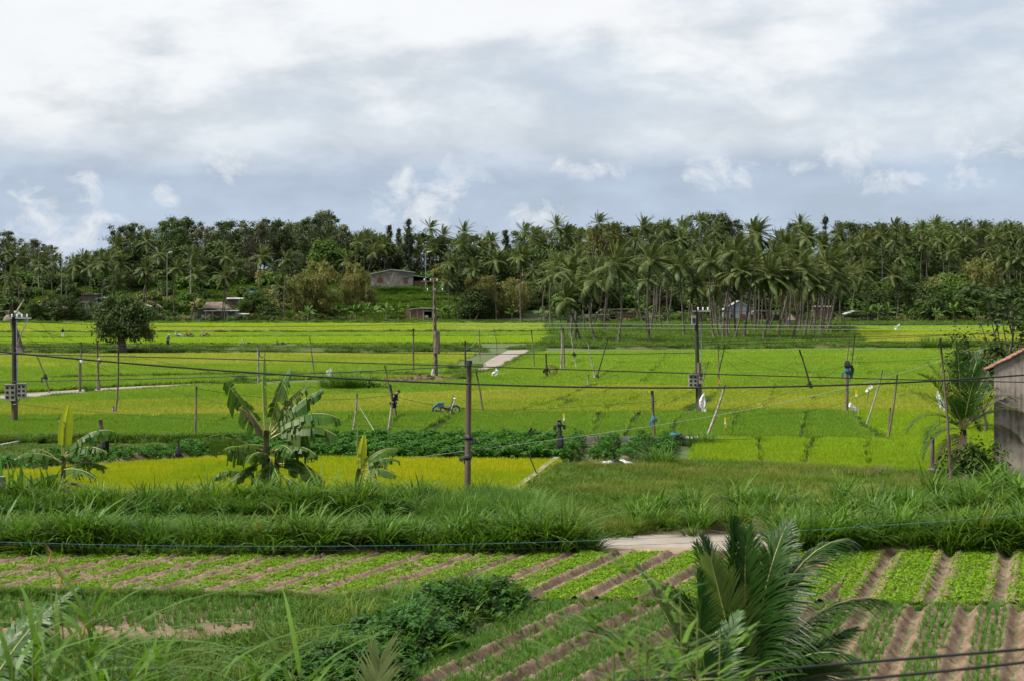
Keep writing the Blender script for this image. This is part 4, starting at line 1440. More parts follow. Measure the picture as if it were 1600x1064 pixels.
part('side_roof', MB().box((13.4, .8, 2.45), (4.2, 3.0, .14), rx=.1), M['tin'], h)
pbox(h, 'post', M['pole_l'], (15.0, -.5, .9), (.2, .2, 3.2))
pbox(h, 'side_wall', M['walldark'], (12.9, 2.2, .9), (2.4, .2, 3.0))
h = thing('wooden_shed', 'small dark plank shed on the slope behind the porch house', 'shed', at(355, 482, 495))
for i in range(7):
    pbox(h, 'plank', M['wood'], (.4 + i * .62, 0, 1.2), (.58, .12, 3.2 + .1 * (i % 3)))
pbox(h, 'roof', M['tin'], (2.2, .8, 3.0), (5.2, 3.0, .14), rx=.12)
pbox(h, 'back_wall', M['walldark'], (2.2, 1.8, 1.0), (4.4, .15, 3.0))

# house cluster at the foot of the hill
h = thing('blue_house', 'pale blue house half hidden by a dark round tree', 'house', at(74, 507, 482))
pbox(h, 'wall', M['wallblue'], (8.4, 1.6, 1.4), (6.4, 3.0, 3.9))
pbox(h, 'wall', M['thatch'], (2.6, 1.6, 1.2), (5.0, 3.0, 3.2), 'brown plank wall')
part('roof', prism(MB(), 0, 0, -1.0, 5, [(-.2, 3.6), (3.4, 5.4), (6.2, 4.4)], .16), M['tile_old'], h)
part('side_roof', prism(MB(), 0, 0, -.5, 4.6, [(6.0, 4.8), (11.2, 7.0), (11.8, 3.6)], .16), M['tin'], h)
pbox(h, 'door', M['void'], (9.2, .08, 1.0), (1.2, .12, 2.6))
window(h, 7.0, 1.6, 1.0, 1.2, M['void'], .08)
window(h, 11.0, 1.6, .8, 1.2, M['void'], .08)
h = thing('dark_shed', 'tall windowless dark grey building between pale roofs', 'shed', at(129, 506, 492))
pbox(h, 'wall', M['walldark'], (2.2, 2, 4.2), (5.0, 3.8, 9.4))
pbox(h, 'roof', M['tile_old'], (2.2, 2, 9.0), (5.3, 4.1, .2))
h = thing('teal_house', 'teal walled house with a blue tin roof', 'house', at(148, 505, 490))
pbox(h, 'wall', M['wallgreen'], (1.2, 2, 3.2), (2.2, 3.6, 6.4))
pbox(h, 'wall', M['wallgreen'], (4.4, 2.6, 3.0), (4.2, 2.6, 6.0))
part('roof', prism(MB(), 0, 0, -.8, 4, [(.2, 7.3), (2.4, 7.9), (7.2, 6.7)], .16), M['tin_b'], h)
pbox(h, 'door', M['void'], (3.6, 1.26, 3.6), (1.6, .12, 2.4))
pbox(h, 'post', M['pole_l'], (2.0, -.4, 3.0), (.22, .22, 6.4))
h = thing('tin_shack', 'low shack with a pale curved tin roof behind the meter box pole', 'shack', at(-8, 508, 478))
a_ = np.linspace(0, math.pi, 9)
part('roof', prism(MB(), 0, 0, -1, 5, [(3.6 - 3.4 * math.cos(q), 2.3 + 1.9 * math.sin(q)) for q in a_], .12), M['tin'], h)
pbox(h, 'wall', M['thatch'], (3.4, 1.5, 1.0), (5.8, 2.8, 3.0))
pbox(h, 'door', M['void'], (2.2, .05, 1.0), (1.4, .12, 2.2))
part('awning', prism(MB(), 0, 0, -2.2, .2, [(-2, 2.3), (1.6, 2.9)], .1), M['tin'], h)
h = thing('haystack', 'round brown haystack beside the curved tin roof', 'haystack', at(14, 508, 474))
part('straw', MB().ball((0, 0, .8), (1.9, 1.6, 2.2), 10, 7, lump=.12, rng=RNG), M['thatch'], h, smooth=True)
h = thing('tin_roof_shed', 'low shed with bright tin and old tile roofs on the bank', 'shed', at(214, 498, 486))
part('roof', prism(MB(), 0, 0, -1, 3, [(-.3, 3.5), (2.4, 4.2), (4.4, 3.6)], .13), M['tin'], h)
part('side_roof', prism(MB(), 0, 0, -.7, 3, [(4.2, 3.4), (5.8, 4.4), (7.4, 3.2)], .13), M['tile_old'], h)
pbox(h, 'wall', M['walldark'], (3.4, 1.2, 1.2), (6.4, 2.0, 3.8))
pbox(h, 'post', M['pole_l'], (.2, -.8, 1.2), (.2, .2, 4.2))
pbox(h, 'post', M['pole_l'], (6.6, -.6, 1.0), (.2, .2, 4.0))
h = thing('stone_wall', 'rough brown stone retaining wall left of the porch house'.replace('left of', 'next to'), 'wall', at(212, 505, 480))
pbox(h, 'wall_panel', M['thatch'], (9, .3, .9), (18.5, .4, 2.3))
for i in range(6):
    pbox(h, 'post', M['pole_l'], (1 + i * 3.3, 0, 1.4), (.2, .2, 3.4))

# huts behind the grove
h = thing('red_hut', 'low hut with a weathered tile roof seen between grove trunks', 'hut', at(934, 505, 470))
part('roof', prism(MB(), 0, 0, -1.2, 4, [(-.4, 2.9), (1.2, 4.0), (11.2, 4.15), (12.2, 3.1)], .2), M['tile_old'], h)
pbox(h, 'wall', M['brick'], (5.8, 1.4, 1.1), (11.0, 2.4, 3.0))
pbox(h, 'door', M['void'], (4.4, .14, 1.0), (1.6, .12, 2.4))
pbox(h, 'awning', M['tin_b'], (1.6, -1.5, 2.4), (3.6, 1.6, .08), rx=.1)
h = thing('white_house', 'pale walled house with a tin roof behind the grove trunks', 'house', at(1132, 503, 474))
V_ = [(0, 0, -1), (8.6, 0, -1), (8.6, 0, 3.6), (4.3, 0, 6.0), (0, 0, 3.6)]
V2 = V_ + [(x, 5, z) for x, y, z in V_]
part('wall', MB().add(V2, [np.array([(0, 1, 2, 3, 4)]), np.array([(9, 8, 7, 6, 5)]), np.array([(0, 5, 6, 1), (1, 6, 7, 2), (0, 4, 9, 5)])]), M['wallblue'], h)
part('roof', prism(MB(), 0, 0, -.4, 5.3, [(-.5, 3.5), (4.3, 6.2), (9.1, 3.5)], .15), M['tin'], h)
pbox(h, 'door', M['shutter'], (5.4, -.05, 1.0), (1.2, .12, 2.4))
window(h, 2.4, 1.6, 1.2, 1.2)
h = thing('grey_hut', 'long low hut with a dark tile roof at the grove end', 'hut', at(1172, 505, 468))
part('roof', prism(MB(), 0, 0, -1.2, 4, [(-.4, 2.6), (1.4, 3.6), (9.4, 3.5), (11.6, 2.4)], .2), M['tile_old'], h)
pbox(h, 'wall', M['walldark'], (5.4, 1.4, .9), (10.4, 2.4, 2.8))
for x in (.8, 3.6, 6.4, 9.6):
    pbox(h, 'post', M['wood'], (x, -.9, .9), (.2, .2, 3.0))
h = thing('haystack', 'small conical thatched stack between the grove trunks', 'haystack', at(1236, 508, 440))
part('straw', MB().add(*[(lambda a: (np.concatenate([np.stack([np.cos(a) * 1.3, np.sin(a) * 1.3, 0 * a], 1), np.stack([np.cos(a) * 1.5, np.sin(a) * 1.5, 0 * a + 1.3], 1), np.array([(0, 0, 2.9)])]),
     [np.array([(i, (i + 1) % 10, 10 + (i + 1) % 10, 10 + i) for i in range(10)]), np.array([(10 + i, 10 + (i + 1) % 10, 20) for i in range(10)])]))(np.arange(10) * .6283)][0]), M['thatch'], h)
h = thing('tin_hut', 'low hut with a pale tin roof among banana plants', 'hut', at(1322, 507, 466))
part('roof', prism(MB(), 0, 0, -1.2, 4, [(-.4, 3.0), (2.4, 3.9), (9.8, 3.6), (10.6, 3.2)], .15), M['tin'], h)
pbox(h, 'wall', M['walldark'], (5.0, 1.4, 1.0), (9.4, 2.4, 3.2))
pbox(h, 'door', M['void'], (3.0, .14, 1.0), (1.3, .1, 2.2))
h = thing('brick_shed', 'small brown brick shed in the shade of the grove', 'shed', at(1272, 505, 475))
pbox(h, 'wall', M['brick'], (2.6, 1.2, 2.0), (5.2, 2.4, 5.4))
pbox(h, 'roof', M['tile_old'], (2.6, .9, 4.8), (6.0, 3.4, .2), rx=.08)
pbox(h, 'door', M['void'], (1.6, -.02, 1.2), (1.2, .12, 2.4))
h = thing('tarpaulin', 'blue tarpaulin thrown over a heap on the slope', 'tarpaulin', at(394, 461, 512))
part('sheet', MB().ball((0, 0, 0), (2.0, 1.4, 1.3), 10, 6, lump=.25, rng=RNG), M['blue'], h, smooth=True)

# ------------------------------------------------------------------ cover on the slope
rf = np.random.default_rng(31)
UNDER = protos('undergrowth', [bush_mesh('bush', 500 + i, 2.4, 620, .62, M[('leaf_dark', 'leaf_mid', 'leaf_dark', 'leaf_olive', 'leaf_mid')[i]]) for i in range(5)])
n_ = 2000
y_ = 496 + 170 * rf.random(n_) ** 1.3
x_ = rf.uniform(-.37, .37, n_) * y_
gap = (x_ > -62) & (x_ < -14) & (y_ < 545)
gap |= (x_ < -80) & (y_ < 530) & (rf.random(n_) < .40)
x_, y_ = x_[~gap], y_[~gap]
scatter('undergrowth', UNDER, np.stack([x_, y_, terrain(x_, y_) - .2], 1), rf, rf.uniform(.9, 2.1, len(x_)), 'dark undergrowth filling the wood below the palm crowns', 'undergrowth', tilt=.05)
n_ = 460
y_ = rf.uniform(470, 492, n_)
x_ = np.concatenate([rf.uniform(-.34, -.10, n_ // 2) * 480, rf.uniform(.02, .34, n_ // 2) * 480])
scatter('undergrowth', UNDER, np.stack([x_, y_, terrain(x_, y_) - .2], 1), rf, rf.uniform(.45, 1.05, len(x_)), 'low bushes along the foot of the hill', 'undergrowth', tilt=.05)
n_ = 5200
y_ = rf.uniform(476, 545, n_)
x_ = np.where(rf.random(n_) < .5, rf.uniform(-68, -6, n_), rf.uniform(-175, -60, n_))
scatter('grass', GRASS_S, np.stack([x_, y_, terrain(x_, y_)], 1), rf, 3.0, 'bright grass on the hill terraces', 'grass')
n_ = 90
y_ = rf.uniform(452, 468, n_)
x_ = rf.uniform(.02, .23, n_) * 460
scatter('undergrowth', UNDER, np.stack([x_, y_, terrain(x_, y_) - .3], 1), rf, rf.uniform(.35, .9, n_), 'bushes round the huts behind the palm grove', 'undergrowth', tilt=.05)
CORN = protos('corn', [clump(80 + i, 26, .7, 2.1, .13, M['vine'], .3, .7) for i in range(4)])
n_ = 520
x_, y_ = rf.uniform(-50, -20, n_), rf.uniform(529, 534, n_)
scatter('corn', CORN, np.stack([x_, y_, terrain(x_, y_)], 1), rf, .9, 'strip of green corn below the grey house', 'crop')

# ------------------------------------------------------------------ trees of the wood
EUC = [tree_proto(700 + i, 22, 5.6, (M['leaf_grey'] if i % 2 else M['leaf_dark'], M['bark']), 62, 110, .74, .28, 'tall', hang=.5, aspect=.5) for i in range(5)]
BRO = [tree_proto(720 + i, 13, 6.2, (M[('leaf_dark', 'leaf_mid', 'leaf_dark')[i % 3]], M['bark']), 56, 125, .80, .12) for i in range(4)]
BAM = [tree_proto(740 + i, 11, 4.6, (M['leaf_olive'], M['stem']), 60, 125, .75, .10, hang=1.1, aspect=.34) for i in range(3)]
CAS = [tree_proto(760 + i, 19, 2.6, (M['leaf_needle'], M['bark']), 38, 90, .95, .25, 'cone', hang=.8, aspect=.2) for i in range(3)]
BARE = [tree_proto(780 + i, 9, 3.4, (M['leaf_olive'], M['birch']), 30, 6, .4, .35, hang=.3) for i in range(2)]
KIND = {'euc': (EUC, 'eucalyptus_tree', 22), 'bro': (BRO, 'broadleaf_tree', 13), 'bam': (BAM, 'bamboo_clump', 11), 'cas': (CAS, 'casuarina_tree', 19), 'bare': (BARE, 'bare_tree', 9)}


def wood_tree(kind, px, top, Y, label, group=None, rz=None, wide=1.0, base=None):
    """tree whose crown top shows at photo pixel px, top when it stands at distance Y on the slope"""
    pr, nm, H = KIND[kind]
    t_ = DP(px, top, Y)
    z = TZ(t_.x, Y) if base is None else base
    s = max(.25, (t_.z - z) / (H * 1.06))
    o = plant_tree(nm, pr[int(rf.integers(len(pr)))], (t_.x, Y, z - .2), label, 'bamboo' if kind == 'bam' else 'tree', group, (s * wide, s * wide, s), rf.uniform(0, 6.28) if rz is None else rz)
    return o


# skyline, from one end of the frame to the other: (pixel, top, kind)
SKY_ = [(8, 358, 'euc'), (22, 366, 'euc'), (44, 376, 'euc'), (60, 371, 'euc'), (78, 378, 'euc'), (94, 394, 'cas'), (112, 398, 'euc'), (126, 396, 'bro'), (146, 400, 'euc'), (168, 388, 'bro'), (186, 346, 'euc'), (203, 343, 'euc'), (215, 352, 'euc'),
        (232, 372, 'bro'), (246, 350, 'euc'), (262, 341, 'euc'), (282, 336, 'euc'), (298, 341, 'euc'), (318, 346, 'euc'), (336, 356, 'euc'), (352, 342, 'euc'), (366, 341, 'euc'), (382, 350, 'euc'), (397, 336, 'euc'), (412, 336, 'euc'), (430, 341, 'euc'), (446, 338, 'euc'), (462, 344, 'euc'),
        (480, 336, 'euc'), (494, 328, 'euc'), (512, 325, 'euc'), (526, 342, 'euc'), (545, 368, 'bro'), (566, 362, 'bro'), (590, 366, 'bro'), (607, 344, 'cas'), (622, 352, 'cas'), (637, 336, 'cas'), (655, 362, 'bro'), (700, 366, 'bro'), (735, 366, 'bro'), (757, 356, 'cas'), (775, 352, 'bare'), (796, 352, 'cas'), (812, 358, 'euc'),
        (850, 352, 'euc'), (905, 352, 'bro'), (950, 350, 'bro'), (985, 352, 'bro'), (1030, 346, 'bro'), (1060, 342, 'bro'), (1095, 327, 'euc'), (1115, 330, 'euc'), (1135, 334, 'euc'), (1158, 338, 'euc'), (1232, 344, 'cas'), (1252, 345, 'euc'), (1286, 332, 'cas'), (1325, 344, 'euc'), (1340, 342, 'euc'), (1362, 350, 'bro'),
        (1384, 350, 'bro'), (1420, 347, 'bro'), (1455, 346, 'bro'), (1490, 344, 'bro'), (1515, 342, 'cas'), (1532, 339, 'cas'), (1552, 346, 'bro'), (1580, 348, 'bro'), (1600, 350, 'bro'), (1640, 350, 'bro'), (-20, 364, 'euc'), (-50, 360, 'euc')]
WHERE = [(120, 'above the blue house'), (240, 'above the teal house'), (400, 'above the porch house'), (540, 'above the tall single palm'), (700, 'behind the grey house'), (900, 'before the grove'), (1200, 'behind the grove'), (1345, 'past the grove end'), (9999, 'over the dense slope')]
LOOK = {'euc': 'tall eucalyptus', 'bro': 'dark rounded tree', 'cas': 'thin feathery casuarina', 'bam': 'olive bamboo', 'bare': 'nearly bare tree'}


def where(px):
    return next(w for lim, w in WHERE if px < lim)


ORD = 'first second third fourth fifth sixth seventh eighth ninth tenth eleventh twelfth thirteenth fourteenth fifteenth sixteenth seventeenth eighteenth nineteenth twentieth'.split()


def ordered(items, key):
    """how many alike stand before each, counted along the wood from the haystack end"""
    seen = {}
    out = {}
    for it in sorted(items):
        k = key(it)
        seen[k] = seen.get(k, 0) + 1
        out[it] = ORD[min(seen[k], 20) - 1]
    return out


so_ = ordered(SKY_, lambda q: (q[2], where(q[0])))
for q_ in SKY_:
    px, tp, kd = q_
    wood_tree(kd, px, tp, rf.uniform(560, 610), LOOK[kd] + ' on the skyline ' + where(px) + ', ' + so_[q_] + ' from the haystack end', LOOK[kd] + ' on the skyline ' + where(px))
# second rank, lower crowns in front of the skyline
for px in np.arange(-40, 1660, 26):
    px = px + rf.uniform(-9, 9)
    if 520 < px < 680 or (px < 260 and rf.random() < .35):
        continue
    kd = 'euc' if 240 < px < 540 and rf.random() < .6 else ('bam' if rf.random() < .02 else 'bro')
    wood_tree(kd, px, rf.uniform(372, 412) + (20 if px < 180 else 0), rf.uniform(530, 556), LOOK[kd] + ' under the skyline ' + where(px), LOOK[kd] + ' row under the skyline ' + where(px))
for px in np.arange(840, 1660, 34):
    px = px + rf.uniform(-12, 12)
    kd = 'bam' if rf.random() < .05 else 'bro'
    wood_tree(kd, px, rf.uniform(418, 455), rf.uniform(492, 512), 'low ' + LOOK[kd] + ' at the wood edge ' + where(px), 'low ' + LOOK[kd] + ' row at the wood edge ' + where(px))
# named single trees
wood_tree('bam', 503, 405, 492, 'large yellow olive bamboo clump with drooping tips below the grey house', wide=.9)
wood_tree('bam', 478, 418, 490, 'smaller olive bamboo clump at the side of the large one', wide=.8)
wood_tree('bam', 556, 408, 500, 'orange tinged bamboo clump touching the grey house', wide=.7)
wood_tree('bam', 575, 440, 497, 'low yellow green bamboo clump below the grey house corner', wide=.7)
wood_tree('bare', 583, 424, 530, 'bare grey tree in front of the grey house window')
wood_tree('bare', 610, 420, 534, 'pale bare shrub with upright branches before the grey house')
wood_tree('bam', 760, 428, 488, 'dull olive bamboo clump behind three slender palms', wide=1.1)
wood_tree('bam', 800, 432, 490, 'shaded olive bamboo clump near the edge of the grove', wide=.9)
wood_tree('bro', 745, 452, 482, 'dark round shrubby tree between slender palm trunks', wide=1.3)
wood_tree('bro', 105, 461, 470, 'dark green round tree in front of the blue house', wide=1.15, base=.1)
wood_tree('bro', 140, 470, 472, 'thin crowned grey green tree before the dark shed', wide=.8, base=.1)
wood_tree('bro', 60, 474, 480, 'dark bushy tree beside the curved tin roof', wide=1.2)
wood_tree('bro', 232, 479, 473, 'dark bush tree on the bank by the tin roof shed', wide=1.4, base=.1)
wood_tree('bro', 262, 484, 474, 'low dark bush beside the stone wall', wide=1.5, base=.1)
wood_tree('bro', 395, 455, 488, 'dense dark green tree next to the porch house', wide=1.2)
wood_tree('bro', 420, 470, 484, 'low green bush tree below the blue tarpaulin', wide=1.3)
wood_tree('bro', 1445, 442, 478, 'big dark green mango tree at the edge of the paddies', wide=1.3)
wood_tree('bro', 1500, 440, 482, 'dark spreading tree on the wood edge past the mango tree', wide=1.3)
wood_tree('bro', 1370, 452, 482, 'mid green tree behind the tin hut', wide=1.2)
wood_tree('bro', 1540, 452, 480, 'dark low tree above the far white scrap', wide=1.3)
wood_tree('bam', 1475, 425, 500, 'tall dull bamboo on the dense wooded slope', wide=1.2)
wood_tree('bam', 1530, 400, 515, 'hanging brownish bamboo high on the wooded slope', wide=1.0)
wood_tree('bam', 945, 345, 556, 'yellowish bamboo crown breaking the skyline above the grove', wide=.8)
# lone tree on the dike and the bush at the grove end
LONE = tree_proto(801, 6.2, 3.6, (M['leaf_dark'], M['bark']), 80, 170, .36, .36, aspect=.5)
t_ = thing('lone_tree', 'lone dark wind leaned tree standing on the grassy dike', 'tree', GP(191, 552))
tk = MB()
tk.tube([(.1, 0, -.3), (.05, 0, .8), (-.1, 0, 2.2), (.1, 0, 3.4)], [.75, .55, .50, .42], 8)
for e_ in [(-2.6, .3, 5.4), (2.4, -.4, 5.2), (.4, .5, 6.6), (3.0, .2, 3.9), (-1.5, -.5, 6.2)]:
    tk.tube([(0, 0, 2.4), (e_[0] * .5, e_[1] * .5, 2.4 + (e_[2] - 2.4) * .6), e_], [.28, .16, .06], 5)
part('trunk', tk, M['bark'], t_, smooth=True)
put('crown', LONE[1], t_, (.15, 0, -.5), 0, (1.02, 1.0, 1.30))
lc_ = MB()
rl_ = np.random.default_rng(44)
for (x, z, r) in [(-2.2, 4.8, 1.2), (-2.7, 3.8, .9), (3.0, 3.2, 1.1), (3.6, 2.5, .8), (2.2, 2.9, 1.0), (-1.6, 3.4, 1.0)]:
    leaf_cloud(lc_, np.array((x, 0, z)) + rl_.normal(0, .5, (260, 3)) * r, .42, rl_, .5, .5, None, .3)
put('foliage', lc_.mesh('foliage', M['leaf_olive']), t_)['label'] = 'olive feathery outer foliage'
BUSH = bush_mesh('foliage', 811, 2.0, 900, .30, M['leaf_mid'])
t_ = thing('bush', 'round bright green bush at the end of the palm grove', 'bush', GP(1312, 524), sc=1.35)
put('foliage', BUSH, t_)
t_ = thing('bush', 'small dark bush on the thin dike by the reed clump', 'bush', GP(376, 599), sc=.42)
put('foliage', BUSH, t_)
for i, (px, py, s, lb) in enumerate([(940, 516, .8, 'low weedy bush at the left end of the grove floor'.replace('left ', 'open ')), (1000, 519, .6, 'low weedy bush near the red hut'), (1075, 512, .9, 'weedy bush between the mid grove trunks')]):
    t_ = thing('bush', lb, 'bush', GP(px, py), rz=i * 2.0, sc=s)
    put('foliage', BUSH, t_)

# ------------------------------------------------------------------ far banana plants
FB = []
for s_ in range(4):
    rb = np.random.default_rng(830 + s_)
    lf, st = MB(), MB()
    for i in range(9):
        banana_leaf(lf, (0, 0, 1.9), 2.2, i * 2.4, R(rb.uniform(25, 78)), 1.3, rb, W=.36, n=6, torn=.4, seg=2)
    st.tube([(0, 0, 0), (0, 0, 1.0), (0, 0, 2.0)], [.16, .13, .09], 6)
    FB.append((st.mesh('stem', M['ban_stem']), lf.mesh('foliage', [M['banana_far'], M['rib']])))
FBP = [(481, 506, 1.1, 'beside the large bamboo'), (470, 505, .8, 'beside the large bamboo'), (530, 504, 1.2, 'by the low wall'), (556, 506, 1.2, 'by the low wall'), (570, 506, 1.3, 'by the low wall'), (583, 505, 1.2, 'by the low wall'), (604, 503, 1.2, 'behind the low wall'), (618, 502, 1.1, 'behind the low wall'), (636, 498, .9, 'behind the low wall'),
       (690, 502, 1.1, 'at the side of the brick house'), (700, 504, 1.0, 'at the side of the brick house'), (416, 485, 1.0, 'on the terrace by the tarpaulin'), (424, 480, 1.0, 'on the terrace by the tarpaulin'), (800, 505, 1.0, 'beside the grove'), (846, 506, 1.0, 'beside the grove'), (996, 505, 1.4, 'behind the grove'), (1010, 504, 1.3, 'behind the grove'),
       (1330, 505, 1.1, 'by the tin hut'), (1356, 507, 1.2, 'by the tin hut'), (1372, 508, 1.2, 'by the tin hut'), (1386, 508, 1.3, 'by the tin hut'), (1416, 508, 1.0, 'below the mango tree'), (1435, 508, 1.1, 'below the mango tree'), (1490, 508, 1.3, 'on the edge of the dense wood'), (1462, 508, 1.0, 'on the edge of the dense wood'), (1520, 508, 1.1, 'on the edge of the dense wood'),
       (332, 482, 1.3, 'behind the porch house'), (322, 478, 1.3, 'behind the porch house'), (376, 484, 1.2, 'behind the porch house')]
for i, (px, py, s, w) in enumerate(FBP):
    Yb = min(482, 19000 / (py - HOR)) if py > 498 else 486
    p_ = DP(px, py, Yb)
    t_ = thing('banana_plant', 'pale green banana plant ' + w, 'banana plant', (p_.x, Yb, TZ(p_.x, Yb)), i * 1.3, 'banana plants ' + w, s * 1.25)
    put('stem', FB[i % 4][0], t_)
    put('foliage', FB[i % 4][1], t_)

# ------------------------------------------------------------------ coconut palms
rp = np.random.default_rng(77)


def palm_px(bx, by, cx, cyp, label, group=None, sc=1.0, fronds=False, Y=None, nuts=False):
    """palm whose foot and crown show at these photo pixels"""
    if Y is None:
        b = GP(bx, by)
    else:
        b = DP(bx, by, Y)
        b.z = TZ(b.x, Y)
    t = DP(cx, cyp, b.y)
    return coconut(b, t, label, group, int(rp.integers(20)), fronds, sc * rp.uniform(.88, 1.12), rp.normal(0, .35), nuts=nuts, rng=rp)


FRONT = [(890, 531, 893, 425, 'at the open edge of the grove'), (932, 536, 932, 438, 'slim and upright near the grove edge'), (965, 538, 964, 414, 'with a wide brown tinged crown, most forward in the grove'), (1016, 536, 1017, 406, 'straight trunked, forward in the grove'),
         (1069, 528, 1062, 416, 'leaning a little beside the street lamp pole'), (1116, 531, 1111, 410, 'pale trunked just past the street lamp pole'), (1130, 532, 1143, 428, 'leaning out from a tight group of trunks'),
         (1162, 531, 1182, 366, 'tallest and strongly bowed, rising over the grove'), (1191, 533, 1202, 430, 'short crowned beside the tallest bowed palm'), (1218, 533, 1228, 432, 'leaning with the wind past the tallest palm'), (1238, 532, 1252, 420, 'slanting from a swollen foot near the grove end'),
         (1256, 528, 1264, 436, 'straight beside the slanting palm at the grove end'), (1271, 528, 1279, 446, 'slim in the last group of the grove'), (1282, 526, 1292, 414, 'thick footed and last but one in the grove'), (1290, 524, 1304, 428, 'last at the windward end of the grove')]
for (bx, by, cx, cy_, lb) in FRONT:
    palm_px(bx, by, cx, cy_, 'coconut palm ' + lb, 'coconut palms of the windswept grove', 1.0, True, nuts=rp.random() < .5)
MID = [(898, 534, 902, 452), (914, 522, 912, 436), (908, 535, 885, 470), (945, 521, 952, 430), (1009, 521, 1009, 438), (1094, 528, 1086, 448), (1136, 532, 1150, 395), (1146, 533, 1158, 424), (1152, 530, 1166, 410), (1158, 529, 1170, 436), (1124, 530, 1124, 444), (1206, 522, 1210, 400), (1213, 520, 1226, 384), (1248, 521, 1240, 392), (1263, 524, 1262, 372), (1280, 522, 1284, 384), (1286, 521, 1302, 400), (1296, 520, 1310, 444), (1140, 522, 1132, 398), (1180, 524, 1176, 420)]
mo_ = ordered(MID, lambda q: q[1] > 529)
for q_ in MID:
    bx, by, cx, cy_ = q_
    palm_px(bx, by, cx, cy_, 'coconut palm in the ' + ('front' if by > 529 else 'second') + ' trunk row of the crowded grove, ' + mo_[q_] + ' from the haystack end', 'palms crowded in the grove', .92, True)
for i in range(54):
    Yp = rp.uniform(345, 470)
    px = rp.uniform(850, 1320)
    b_ = Vector(((px - 800) * Yp / F, Yp, 0))
    zc = rp.uniform(12.5, 17.5)
    tx = b_.x + rp.uniform(-.5, 2.2)
    coconut(b_, (tx, Yp, zc), 'coconut palm deep inside the windswept grove', 'palms deep in the grove', i, False, 1.0, rp.normal(0, .3), rng=rp)
SINGLE = [(444, 507, 449, 407, 478, 'tall single coconut palm with a slightly leaning trunk before the dark eucalyptus'), (702, 490, 705, 413, 484, 'slender curved coconut palm next to the concrete crossarm pole'), (740, 503, 741, 421, 478, 'straight slender coconut palm before dark bamboo'), (776, 503, 776, 408, 478, 'tall straight coconut palm between two dark shrubs'),
          (814, 505, 815, 402, 470, 'coconut palm with a full crown just outside the grove'), (15, 505, 18, 432, 476, 'coconut palm rising beside the haystack'), (63, 507, 65, 415, 478, 'coconut palm in front of the plank wall of the blue house'), (158, 508, 161, 412, 476, 'coconut palm before the teal house'), (183, 500, 184, 444, 480, 'low coconut palm on the roof line of the teal house'),
          (214, 474, 227, 420, 492, 'bowed coconut palm on the bank above the tin roofs'), (225, 474, 224, 428, 494, 'straight coconut palm on the bank above the tin roofs'), (275, 502, 278, 420, 477, 'coconut palm beside the tall street lamp'), (295, 507, 307, 431, 474, 'coconut palm leaning over the porch house gable'), (346, 508, 352, 432, 474, 'coconut palm in front of the porch'),
          (352, 510, 372, 420, 473, 'strongly leaning coconut palm crossing the porch front'), (440, 490, 438, 448, 484, 'short young coconut palm behind the tall single palm'), (1399, 508, 1397, 432, 476, 'coconut palm standing before the banana plants and the mango tree'), (1396, 480, 1396, 378, 500, 'tall coconut palm with a wide crown on the dense slope'), (1568, 480, 1564, 400, 505, 'coconut palm with long brown tinged fronds on the slope'),
          (1580, 480, 1578, 408, 500, 'slim coconut palm in the pair on the slope'), (1594, 482, 1596, 402, 498, 'coconut palm at the very edge of the wooded slope'), (1335, 500, 1352, 424, 490, 'coconut palm hanging over the tin hut'), (716, 470, 700, 440, 486, 'low drooping coconut palm behind the crossarm pole')]
for (bx, by, cx, cy_, Yp, lb) in SINGLE:
    palm_px(bx, by, cx, cy_, lb, None, 1.0, True, Yp, nuts=rp.random() < .4)
UPPER = [(510, 382), (542, 404), (560, 376), (572, 372), (600, 381), (585, 392), (623, 397), (654, 382), (673, 354), (687, 384), (637, 366), (725, 361), (722, 380), (753, 384), (768, 376), (820, 360), (838, 366), (846, 380), (870, 352), (885, 364), (876, 376), (906, 372), (936, 346), (955, 360), (1005, 352), (1018, 366), (1040, 356), (1068, 352), (1096, 344), (1118, 358), (1086, 372),
         (1215, 372), (1250, 350), (1262, 366), (1310, 362), (1352, 368), (1376, 362), (1398, 352), (1412, 366), (1440, 358), (1462, 350), (1468, 372), (1490, 362), (1512, 366), (1535, 356), (1556, 366), (1578, 360), (1598, 368), (1330, 380), (1440, 388), (1500, 390), (1355, 398),
         (33, 400), (12, 392), (58, 404), (84, 408), (118, 412), (142, 414), (183, 382), (193, 410), (230, 376), (305, 398), (353, 398), (132, 404), (175, 404), (300, 410), (410, 398), (250, 396)]
uo_ = ordered(UPPER, lambda q: where(q[0]))
for i, (cx, cy_) in enumerate(UPPER):
    Yp = rp.uniform(515, 556) if cx > 500 else rp.uniform(500, 540)
    if 560 < cx < 700:
        Yp = rp.uniform(556, 575)
    t = DP(cx, cy_ + 3, Yp)
    coconut((t.x + rp.normal(-.8, 1.0), Yp, TZ(t.x, Yp)), t, 'coconut palm high on the rise ' + where(cx) + ', ' + uo_[(cx, cy_)] + ' from the haystack end', 'palms high on the rise ' + where(cx), i, False, rp.uniform(.95, 1.15), rp.normal(0, .3), rng=rp)
for i in range(46):
    px = rp.uniform(1300, 1640) if i % 2 else rp.uniform(540, 1200)
    Yp = rp.uniform(505, 575) if not 545 < px < 700 else rp.uniform(558, 590)
    t = DP(px, rp.uniform(366, 428 if not 545 < px < 700 else 400), Yp)
    coconut((t.x - .5, Yp, TZ(t.x, Yp)), t, 'coconut palm amid the wood ' + where(px), 'palms amid the wood ' + where(px), i, False, 1.05, rp.normal(0, .3), rng=rp)
# ------------------------------------------------------------------ poles and stakes
ro = np.random.default_rng(91)


